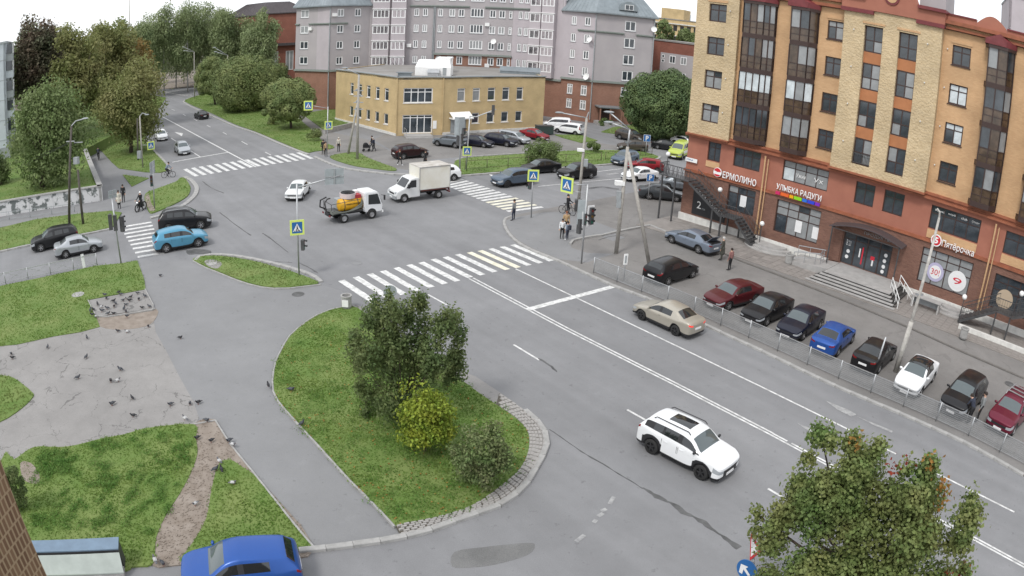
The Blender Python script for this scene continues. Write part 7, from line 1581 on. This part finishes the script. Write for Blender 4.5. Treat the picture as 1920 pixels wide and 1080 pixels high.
for i, (x, y, w_) in enumerate(allb):
    z = {'feeding slab':.08,'worn yard':.014,'dirt track':.07,'path':.012,'island edge':.11}[w_]; k = 'dark' if i % 3 == 0 else 'pale' if (w_ == 'dirt track' and i % 2) or i % 9 == 4 else 'grey'
    o = link('pigeon', BM); o.location = G(x,y,z); o.rotation_euler = (0,0,random.uniform(0,6.28)); s_ = random.uniform(.72,.92); o.scale = (s_,s_,s_)
    for j, m_ in enumerate(BMATS[k]): setmat(o, m_, j)
    # where on its ground the bird stands
    X_ = {'feeding slab':(165,293,560,600),'worn yard':(0,380,620,800),'dirt track':(280,480,790,1060)}.get(w_)
    if X_: u_, v_ = (x-X_[0])/(X_[1]-X_[0]), (y-X_[2])/(X_[3]-X_[2]); pl_ = ('lawn end' if u_ < .33 else 'middle' if u_ < .67 else 'path end', 'far' if v_ < .33 else 'centre' if v_ < .67 else 'near')
    c_ = {'grey':'slate grey','dark':'blackish','pale':'whitish'}[k]; sp = {'far':'far edge','centre':'centre line','near':'near edge'}
    lb = {'feeding slab':lambda: f'{c_} pigeon on the square slab towards its {pl_[0]}, {sp[pl_[1]]}','worn yard':lambda: f'{c_} pigeon on the cracked worn yard towards its {pl_[0]}, {sp[pl_[1]]}','dirt track':lambda: f'{c_} pigeon by the dirt track, {pl_[0]} of its {pl_[1]} stretch','path':lambda: f'{c_} pigeon alone on the smooth grey path'+(' near the small island' if y < 560 else ' beside the yard'),'island edge':lambda: f'{c_} pigeon by the large island edging'+(', on the path side' if x < 510 else ', on the grass' if y < 745 else ', by the slanted kerb')}[w_]()
    tag(o, lb, 'pigeon', lb.split(' pigeon')[0]+' '+GRP[w_])
# ---------------------------------------------------------------- grass, shrubs and trees
def inside(P, xy):
    x, y = xy[:,0], xy[:,1]; r = np.zeros(len(xy), bool); n = len(P)
    for i in range(n):
        a, b = P[i], P[(i+1)%n]; c = (a[1] > y) != (b[1] > y)
        with np.errstate(divide='ignore', invalid='ignore'): xi = (b[0]-a[0])*(y-a[1])/(b[1]-a[1])+a[0]
        r ^= c & (x < xi)
    return r
def mesh_np(name, V, F, m, smooth=False):
    me = bpy.data.meshes.new(name); nv, nf, k = len(V), len(F), F.shape[1]
    me.vertices.add(nv); me.vertices.foreach_set('co', V.astype(np.float32).ravel()); me.loops.add(nf*k); me.loops.foreach_set('vertex_index', F.astype(np.int32).ravel())
    me.polygons.add(nf); me.polygons.foreach_set('loop_start', np.arange(0, nf*k, k, dtype=np.int32)); me.update(calc_edges=True); me.materials.append(m); return me
M_BLADE = leafmat('grass_blades', (.105,.205,.03), (.19,.265,.06), .22, .35, .55)
M_BLADE2 = leafmat('grass_blades_dry', (.12,.205,.035), (.22,.25,.085), .22, .35, .35)
def grass(poly, z, dens, h, m, lab=None):
    P = [(p[0],p[1]) for p in poly]; lo = np.min(P,0); hi = np.max(P,0); n = int((hi-lo).prod()*dens); xy = rng.uniform(lo,hi,(min(n,200000),2)); xy = xy[inside(P,xy)]
    # patchy: keep fewer tufts on worn spots
    f = np.sin(xy[:,0]*1.7+np.sin(xy[:,1]*1.1)*2)+np.sin(xy[:,1]*2.3+xy[:,0]*.6); xy = xy[rng.random(len(xy)) < .62+.3*f/2]
    xy = xy+rng.normal(size=xy.shape)*.06; n = len(xy); V = []; k = 3
    for j in range(k):
        a = rng.uniform(0,2*np.pi,n); hh = h*rng.uniform(.35,1.25,n)*(1+.35*np.sin(xy[:,0]*.9)*np.sin(xy[:,1]*1.3)); lean = rng.uniform(.3,1.1,n)*hh; w_ = .016+.012*rng.random(n)
        o = rng.uniform(-.03,.03,(n,2)); b0 = xy+o; dx, dy = np.cos(a), np.sin(a)
        V.append(np.stack([np.stack([b0[:,0]-dy*w_,b0[:,1]+dx*w_,np.full(n,z-.005)],1),np.stack([b0[:,0]+dy*w_,b0[:,1]-dx*w_,np.full(n,z-.005)],1),np.stack([b0[:,0]+dx*lean,b0[:,1]+dy*lean,z+hh],1)],1))
    V = np.concatenate(V).reshape(-1,3); F = np.arange(len(V)).reshape(-1,3); return link('grass', mesh_np('grass', V, F, m), None, 'stuff')
for i, (p, z) in enumerate(LAWNS):
    d = min(math.hypot(q[0],q[1]) for q in p)
    dens, h = (260,.045) if d < 25 else (90,.07) if d < 60 else (22,.12)
    if z > 1: dens, h = 10, .14
    grass(p, z, dens, h, M_BLADE if i % 3 else M_BLADE2)
# coarser weeds near the lower left corner
M_WEED = leafmat('weed_leaves', (.085,.19,.03), (.135,.235,.05), .25, .35, 1.2)
def leaves(C, n, size, aspect=.5, shell=(.55,1.05), droop=0., up=.25, seed=0, jitter=.0, spread=.75):
    """leaf-sized faces spread through the clumps C (x,y,z,rx,ry,rz)"""
    r = np.random.default_rng(int(seed)); C = np.array(C, float); w_ = (C[:,3]*C[:,4]*C[:,5])**(2/3); idx = r.choice(len(C), n, p=w_/w_.sum())
    d = r.normal(size=(n,3)); d /= np.linalg.norm(d,axis=1)[:,None]; rr = shell[0]+(shell[1]-shell[0])*r.random(n)**.6
    pos = C[idx,:3]+d*C[idx,3:6]*rr[:,None]+r.normal(size=(n,3))*jitter
    nm = d+r.normal(size=(n,3))*spread; nm[:,2] += up; nm /= np.linalg.norm(nm,axis=1)[:,None]
    t = r.normal(size=(n,3)); t[:,2] -= droop; t -= nm*(t*nm).sum(1)[:,None]; t /= np.linalg.norm(t,axis=1)[:,None]+1e-9; b = np.cross(nm,t)
    s = size*r.uniform(.6,1.3,n)[:,None]
    V = np.stack([pos-t*s*.5, pos+b*s*aspect*.5+nm*s*.08, pos+t*s*.5, pos-b*s*aspect*.5+nm*s*.08],1).reshape(-1,3); return V, np.arange(4*n).reshape(-1,4)
BARK = mat('bark', (.075,.058,.045), .95, var=.3, scale=5, bump=.5); BIRCHB = mat('birch_bark', (.50,.49,.46), .9, col2=(.20,.19,.18), scale=6)
def trunk(t, b, clumps, r0, m, k=5, fork=.4, seed=0):
    r = random.Random(seed); top = max(c[2]+c[5]*.3 for c in clumps); cx_ = sum(c[0] for c in clumps)/len(clumps); cy_ = sum(c[1] for c in clumps)/len(clumps)
    zf = b.z+(top-b.z)*fork; f = Vector((b.x+(cx_-b.x)*.4, b.y+(cy_-b.y)*.4, zf)); mb = MB()
    mb.tube([b-Vector((0,0,.2)), b.lerp(f,.5)+Vector((r.uniform(-.1,.1)*r0*4,0,0)), f], [r0*1.15,r0*.9,r0*.7], 8)
    for c in r.sample(clumps, min(k,len(clumps))):
        e = Vector(c[:3]); mid = f.lerp(e,.5)+Vector((0,0,-.12*(e-f).length)); mb.tube([f-Vector((0,0,r0)), mid, e], [r0*.6,r0*.35,r0*.12], 6)
    o = mb.build('trunk', m, t, smooth=True); o.location = -t.location; return o
def plant(name, label, cat, b, clumps, n, size, lm, aspect=.5, r0=.12, bark=None, k=5, fork=.4, group=None, seed=0, extra=(), **kw):
    t = thing(name, label, cat, b, 0, group)
    V, F = leaves(clumps, n, size, aspect, seed=seed, **kw); V -= np.array(b[:]); link('crown', mesh_np('crown', V, F, lm), t)
    for (cl, n2, m2) in extra: V, F = leaves(cl, n2, size, aspect, seed=seed+9, **kw); V -= np.array(b[:]); link('coloured_leaves', mesh_np('coloured_leaves', V, F, m2), t)
    if r0: trunk(t, b, clumps, r0, bark or BARK, k, fork, seed)
    return t
def box_clumps(b, bb, n, rr=(.22,.34), seed=0, depth=1., flat=1., topbias=0., shape='ell', skin=0.):
    """n clumps filling the crown whose outline the sight lines bb=(x0,y0,x1,y1) enclose, at the distance of b"""
    r = random.Random(seed); x0,y0,x1,y1 = bb; xm = (x0+x1)/2; tl, tr = TOP(b,x0,(y0+y1)/2), TOP(b,x1,(y0+y1)/2); zt, zb = TOP(b,xm,y0).z, TOP(b,xm,y1).z
    c = (tl+tr)/2; W = (tr-tl).length/2; Hh = (zt-zb)/2; zc = (zt+zb)/2; u = (tr-tl).normalized(); v = Vector((-u.y,u.x,0)); out = []; tries = 0; acc_ = []
    while len(out) < n and tries < 4000:
        tries += 1; a = r.uniform(-1,1); bq = r.uniform(-1,1); cq = r.uniform(-1,1)
        if shape == 'cone' and a*a+bq*bq > ((1-cq)/2*.9+.12)**2: continue
        if shape == 'ell' and not skin < a*a+bq*bq+cq*cq < 1: continue
        if topbias and cq < -.2 and r.random() < topbias: continue
        q = r.uniform(*rr); s = 1-q*.7
        if skin and tries < 3000 and any((a-e[0])**2+(bq-e[1])**2+(cq-e[2])**2 < (q*1.3)**2 for e in acc_): continue
        acc_.append((a,bq,cq)); R_ = min(W,Hh*1.3)*q*1.25
        p = c+u*(a*W*s)+v*(bq*W*depth*s); out.append((p.x,p.y,zc+cq*Hh*s,R_,R_,R_*flat))
    return out
L_DARK = leafmat('shrub_dark_leaves', (.105,.165,.06), (.185,.215,.085), .25, .45, 1.1)
L_YEL = leafmat('shrub_yellow_leaves', (.15,.24,.03), (.31,.34,.045), .35, .3, 1.6)
L_DULL = leafmat('shrub_dull_leaves', (.11,.18,.055), (.18,.19,.09), .4, .25, 1.4)
L_MAP = leafmat('maple_leaves', (.12,.19,.055), (.21,.225,.08), .22, .28, .9)
L_ORG = leafmat('turning_leaves', (.30,.13,.03), (.34,.20,.05), .3, .3, 2); L_RED = leafmat('red_leaves', (.30,.03,.025), (.22,.06,.03), .3, .3, 2)
L_GRN = leafmat('green_leaves', (.14,.205,.07), (.21,.255,.11), .2, .35, .35); L_OLV = leafmat('olive_leaves', (.175,.21,.07), (.27,.255,.11), .2, .35, .25); L_RUST = leafmat('rusty_leaves', (.27,.165,.055), (.18,.165,.055), .35, .25, .3)
L_DRED = leafmat('brown_red_leaves', (.075,.095,.05), (.14,.095,.07), .28, .2, .3); L_BIR = leafmat('birch_leaves', (.19,.25,.115), (.27,.31,.155), .3, .3, .3); L_WIL = leafmat('willow_leaves', (.125,.175,.06), (.215,.245,.09), .25, .1, .5); L_WILD = leafmat('dark_willow_leaves', (.07,.115,.045), (.12,.165,.06), .25, .1, .6)

# the three shrubs on the large island
b = G(752,782,.1); q = lambda x, y: TOP(b, x, y)
cl = []; r_ = random.Random(3)
for (x, y, R_) in ((698,650,.85),(720,625,.5),(735,612,.55),(740,650,.85),(778,640,.75),(812,645,.8),(828,662,.6),(790,615,.6),(822,622,.5),(838,606,.4),(692,692,.6),(732,690,1.0),(778,690,1.0),(815,680,.6),(698,738,.6),(742,738,.95),(785,735,.8),(705,768,.35),(750,768,.55),(760,610,.35)):
    p = q(x,y); cl.append((p.x, p.y+r_.uniform(-1.2,.9), p.z, R_*.72, R_*.72, R_*.85))
for (x, y) in ((728,577),(742,572),(757,582),(770,590),(838,585),(852,588),(850,600),(845,685),(862,686),(855,640),(688,590),(700,585),(668,630),(672,668),(676,716),(685,760),(660,640),(820,596),(848,660),(712,578)):
    p = q(x,y); cl.append((p.x, p.y+r_.uniform(-.6,.6), p.z, .22, .22, .42)); cl.append((p.x, p.y, p.z-.35, .28, .28, .42))
for _ in range(34):
    x = r_.uniform(672,862); y = 585+((x-755)/95)**2*60+r_.uniform(-22,95); p = q(x,y); y_ = p.y+r_.uniform(-1.3,.8)
    for k in range(3): cl.append((p.x+(p.x-b.x)*.04*k, y_, p.z+.22*k, .17-.03*k, .17-.03*k, .24))
plant('large_shrub', 'large dark green shrub with spiky shoots on the big island', 'shrub', b, cl, 21000, .15, L_DARK, .55, .07, k=14, fork=.12, seed=1, shell=(.2,1.12), jitter=.09)
b = G(795,846,.1); plant('yellow_shrub', 'bright yellow green round shrub in front of the large dark one', 'shrub', b, box_clumps(b,(742,732,848,848),34,(.16,.3),5)+[(lambda p:(p.x,p.y,p.z,.10,.10,.3))(TOP(b,x,y)) for x,y in ((758,728),(778,722),(800,735))], 8000, .14, L_YEL, .6, .05, k=10, fork=.15, seed=2, shell=(.3,1.2), jitter=.11)
b = G(905,912,.1); plant('dull_shrub', 'sparse dull green and brownish shrub nearest the cobbled border', 'shrub', b, box_clumps(b,(838,785,965,915),44,(.16,.28),6), 6500, .13, L_DULL, .5, .045, k=16, fork=.1, seed=3, shell=(.2,1.1), jitter=.07)
# maple at the lower right
b = Vector((9.6,12.2,0)); cl = []; r_ = random.Random(8)
for (x,y,R_) in ((1590,860,.55),(1560,850,.45),(1530,875,.5),(1620,880,.6),(1500,910,.5),(1560,910,.8),(1640,930,.8),(1700,910,.6),(1745,900,.45),(1480,960,.6),(1540,970,.9),(1620,990,1.0),(1700,980,.9),(1760,960,.6),(1790,940,.5),(1440,1000,.55),(1500,1030,.9),(1580,1050,1.0),(1670,1050,1.0),(1750,1040,.8),(1790,1010,.5),(1430,1060,.6),(1480,1100,.9),(1560,1120,1.1),(1660,1120,1.1),(1760,1100,.8),(1800,1060,.35),(1470,985,.5),(1815,950,.3),(1510,935,.6),(1590,930,.8),(1680,950,.8),(1730,1000,.8),(1610,1100,1.),(1440,960,.3)):
    p = q(x,y) if 0 else TOP(b,x,y); cl.append((p.x, p.y+r_.uniform(-.9,.9), p.z, R_*.74, R_*.74, R_*.66))
for (x,y) in ((1592,832),(1648,835),(1560,830),(1515,860),(1498,905),(1745,868),(1738,882),(1600,822),(1645,850),(1818,935),(1825,955),(1810,1000),(1420,965),(1418,1000),(1700,880)): p = TOP(b,x,y); cl.append((p.x,p.y,p.z,.16,.16,.22))
tip = lambda pts: [(lambda p:(p.x,p.y-.1,p.z,.14,.14,.16))(TOP(b,x,y)) for x,y in pts]
plant('maple_tree', 'maple with turning leaves filling the bottom right corner of the road', 'tree', b, cl, 54000, .108, L_MAP, .85, .14, k=12, fork=.55, seed=4, shell=(.2,1.12), jitter=.09, extra=((tip([(1745,855),(1740,870),(1765,905),(1600,820),(1770,930)]), 120, L_ORG),(tip([(1672,872),(1688,868),(1800,1062),(1808,1070),(1775,1075)]), 90, L_RED)))
# left side
for args in (
 ('broadleaf_tree','leafy green garden tree between the panel block and the footpath',(78,352),1.38,(14,150,174,352),52,17000,.42,L_GRN,0,'ell'),
 ('maroon_tree','tall dark brownish red tree beside the panel block',(72,262),1.38,(20,6,128,235),52,15000,.6,L_DRED,0,'ell'),
 ('olive_tree','tall olive tree right of the brownish red one',(140,262),1.38,(96,26,194,250),46,13000,.6,L_OLV,0,'ell'),
 ('olive_tree','tall pale olive tree behind the mast with a drooping crown',(205,238),1.0,(156,18,258,235),46,13000,.6,L_OLV,0,'ell'),
 ('rusty_tree','rust brown turning tree left of the avenue',(238,236),.08,(188,62,298,240),46,13000,.55,L_RUST,0,'ell'),
 ('broadleaf_tree','large green and ochre tree overhanging the avenue stop line',(246,286),.08,(174,108,316,276),58,18000,.45,L_OLV,0,'ell'),
 ('broadleaf_tree','dark tree rising behind the rusty one',(176,212),.5,(145,90,216,215),34,8000,.6,L_GRN,0,'ell'),
 ('bushy_tree','low dark bush at the left edge beside the panel block',(2,345),1.38,(-30,292,16,345),16,3000,.4,L_GRN,0,'ell')):
    nm, lab, bp, z, bb, nc, n, sz, lm, _, shp = args; b = G(*bp, z); sd = hash(lab) % 1000 if False else len(lab)*7+bp[0]
    plant(nm, lab, 'tree', b, box_clumps(b, bb, int(nc*1.25), (.14,.33), sd), int(n*1.15), sz*.92, lm, .55, .28, k=7, fork=.35, seed=sd, shell=(.35,1.2), jitter=.28)
b = AT(245,120,190); b.z = 0
for i, (xx, y0, Y, lm, lab) in enumerate(((60,38,150,L_GRN,'far dark tree peeping left of the brownish red tree'),(115,52,185,L_OLV,'far pale tree top between the two tall left trees'),(160,50,200,L_GRN,'far green crown behind the olive trees'),(228,24,215,L_GRN,'far round dark crown beside the mast'),(190,36,220,L_OLV,'far olive crown left of the mast'),(265,34,205,L_OLV,'far olive crown just right of the mast'),(20,95,160,L_GRN,'far tree half behind the panel block'))):
    b = AT(xx,150,Y); b.z = 0; plant('distant_tree', lab, 'tree', b, box_clumps(b,(xx-42,y0-8,xx+42,195),34,(.2,.34),60+i), 7500, .9, lm, .6, .3, k=4, fork=.3, seed=70+i, shell=(.45,1.05), jitter=.2)
sheet('grove_floor', [Vector(p) for p in ((-150,150,0),(-104,141,0),(-100,172,0),(-82,176,0),(-62,150,0),(-30,150,0),(-40,230,0),(-160,240,0))], .03, M_DIRT, .2)
# birches behind the avenue's end
bl = [(262,60,178,150),(285,40,175,165),(308,30,172,158),(330,22,178,172),(352,12,172,160),(374,24,176,178),(396,18,170,166),(418,34,168,158),(440,50,166,172),(458,58,170,160),(476,44,172,150),(492,40,176,146),(345,50,176,185),(300,60,180,190),(405,45,178,188)]
pos = ['leftmost of the birch row, over the ochre tree','second birch from the left of the row','third birch from the left of the row','birch left of the tallest one','tallest birch in the middle of the row','birch just right of the tallest one','birch left of the far double armed lamp','birch rising above the far double armed lamp','birch over the left round willow','birch between lamp and red wing','birch before the red brick wing','rightmost birch before the red brick house','back row birch behind the tallest one','back row birch at the left of the grove','back row birch behind the lamp']
for i, (xx, y0, y1, Y) in enumerate(bl):
    b = AT(xx,175,Y); b.z = 0; plant('birch_tree', 'pale birch: '+pos[i], 'tree', b, box_clumps(b,(xx-32,y0-26,xx+34,y1-22),32,(.2,.34),100+i,flat=1.5), 8500, .6, L_BIR, .4, .17, BIRCHB, k=4, fork=.6, group='birch grove at the end of the avenue', seed=100+i, shell=(.35,1.1), droop=2.5, jitter=.25)
# round willows
def willow(lab, bp, z, bb, nc, n, lm, seed, sz=.25, rr=(.20,.28), stems=3, nm='round_willow', **kw):
    b = G(*bp, z); cl = box_clumps(b, bb, nc, rr, seed, topbias=.3, skin=.5); t = plant(nm, lab, 'tree', b, cl, n, sz, lm, .7, .2, k=8, fork=.25, seed=seed, shell=(.86,1.02), droop=.6, up=.25, spread=.22)
    return t
willow('round pollard willow at the left end of the avenue verge', (404,196), .1, (364,104,428,186), 40, 25000, L_WIL, 31)
willow('largest round pollard willow of the avenue verge with a forked black trunk', (462,206), .1, (392,108,528,206), 80, 58000, L_WIL, 32)
willow('round pollard willow leaning right behind the largest one', (505,196), .1, (470,112,545,190), 40, 25000, L_WIL, 33)
willow('round pollard willow nearest the crossing signs with open black stems', (546,240), .1, (492,148,590,226), 54, 36000, L_WIL, 34)
willow('small grey green willow bush at the foot of the pollard willows', (512,232), .1, (488,200,532,234), 12, 2500, L_WIL, 35)
willow('huge dark cloud shaped willow between the grey block and the brick house', (1236,262), .08, (1166,130,1322,258), 110, 76000, L_WILD, 36, .27, (.15,.22))
willow('smaller dark willow against the brick house corner', (1268,266), .08, (1228,200,1312,264), 36, 20000, L_WILD, 37)
b = G(1018,306,.1); plant('round_bush', 'round dark green bush on the long grass strip', 'bush', b, box_clumps(b,(978,262,1058,309),26,(.24,.36),41), 6500, .26, L_GRN, .45, .05, k=5, fork=.1, seed=41, shell=(.5,1.05))
b = G(1110,284,.1); plant('small_bush', 'small bush right of the lamp pole on the grass strip', 'bush', b, box_clumps(b,(1096,266,1128,285),10,(.26,.36),42), 1500, .25, L_GRN, .45, .0, seed=42)
b = G(590,263,.1); plant('small_bush', 'small grey green bush beside the path at the verge end', 'bush', b, box_clumps(b,(574,240,604,263),10,(.26,.36),43), 1500, .25, L_WIL, .4, .0, seed=43)
b = G(1148,236,.1); plant('small_bush', 'low shrub beside the porch of the grey block', 'bush', b, box_clumps(b,(1122,222,1152,238),10,(.26,.36),44), 1200, .3, L_GRN, .45, .0, seed=44)
for i, (xx, y0, y1, lab) in enumerate(((1245,36,100,'pale green tree behind the grey block roof'),(1285,50,100,'dark tree above the red and grey house'))):
    b = AT(xx,120,150); b.z = 0; plant('distant_tree', lab, 'tree', b, box_clumps(b,(xx-22,y0,xx+22,y1),16,(.22,.36),80+i), 2600, .6, L_GRN, .5, .25, k=3, fork=.5, seed=80+i)
b = G(30,962,.07); plant('dark_bush', 'dark upright bush against the near brick corner', 'bush', b, box_clumps(b,(0,858,52,965),22,(.2,.34),45), 3500, .12, L_DARK, .4, .0, seed=45)
# weeds along the lower left lawn and by the housing
C_ = [(lambda p:(p.x,p.y,p.z,random.uniform(.15,.4),random.uniform(.15,.4),.13))(G(x,y,.12)) for x,y in [(random.uniform(62,362),random.uniform(806,1000)) for _ in range(150)]+[(random.uniform(68,140),random.uniform(845,885)) for _ in range(40)] if inside(LAWN_B, np.array([[x,y]]))[0] and not (y > 990 and x < 240)]
V, F_ = leaves(C_, 16000, .075, .55, shell=(.1,1.1), up=1.2, seed=50); link('weeds', mesh_np('weeds', V, F_, M_WEED), None, 'stuff')
C_ = [(lambda p:(p.x,p.y,p.z,random.uniform(.2,.5),random.uniform(.2,.5),.09))(G(x,y,.14)) for x,y in [(random.uniform(520,980),random.uniform(600,980)) for _ in range(420)] if inside([(p[0],p[1]) for p in island_pts], np.array([[x,y]]))[0]]
V, F_ = leaves(C_, 13000, .07, .5, shell=(.1,1.1), up=1.2, seed=51); link('weeds', mesh_np('weeds', V, F_, M_WEED), None, 'stuff')
# stones along the trodden track
dp = [(p.x,p.y) for p in gpoly(DIRT, .05, 3)]; ps = np.array([[*G(random.uniform(275,600),random.uniform(785,1058),0)[:2]] for _ in range(5200)]); ps = ps[inside(dp, ps)]; ps = ps[~inside([(p.x,p.y) for p in gpoly(LAWN_C,.066,3)], ps) & ~inside([(p.x,p.y) for p in gpoly(LAWN_B,.07,3)], ps)]; mb = MB()
for x, y in ps[:700]: s_ = random.uniform(.012,.034); mb.cbox((x,y,.055+s_*.2), (random.uniform(-1,1),random.uniform(-1,1),random.uniform(-.2,.2)), s_*2, s_*1.6, s_)
mb.build('pebbles', M_DIRT, kind='stuff')
# fallen leaves and litter
n = 700; xy = np.array([[*G(random.uniform(500,1000),random.uniform(590,1010),0)[:2]] for _ in range(n)]); V = []; 
a = rng.uniform(0,6.28,n); s = .04; z_ = .135
V = np.stack([np.stack([xy[:,0]+s*np.cos(a+k*1.57), xy[:,1]+s*np.sin(a+k*1.57), np.full(n,.135)+.02*(k%2)],1) for k in range(4)],1).reshape(-1,3); keep = np.repeat(inside([(p.x,p.y) for p in [G(x,y,.1) for x,y in island_pts]], xy),4); V = V[keep]
link('fallen_leaves', mesh_np('fallen_leaves', V, np.arange(len(V)).reshape(-1,4), L_ORG), None, 'stuff')
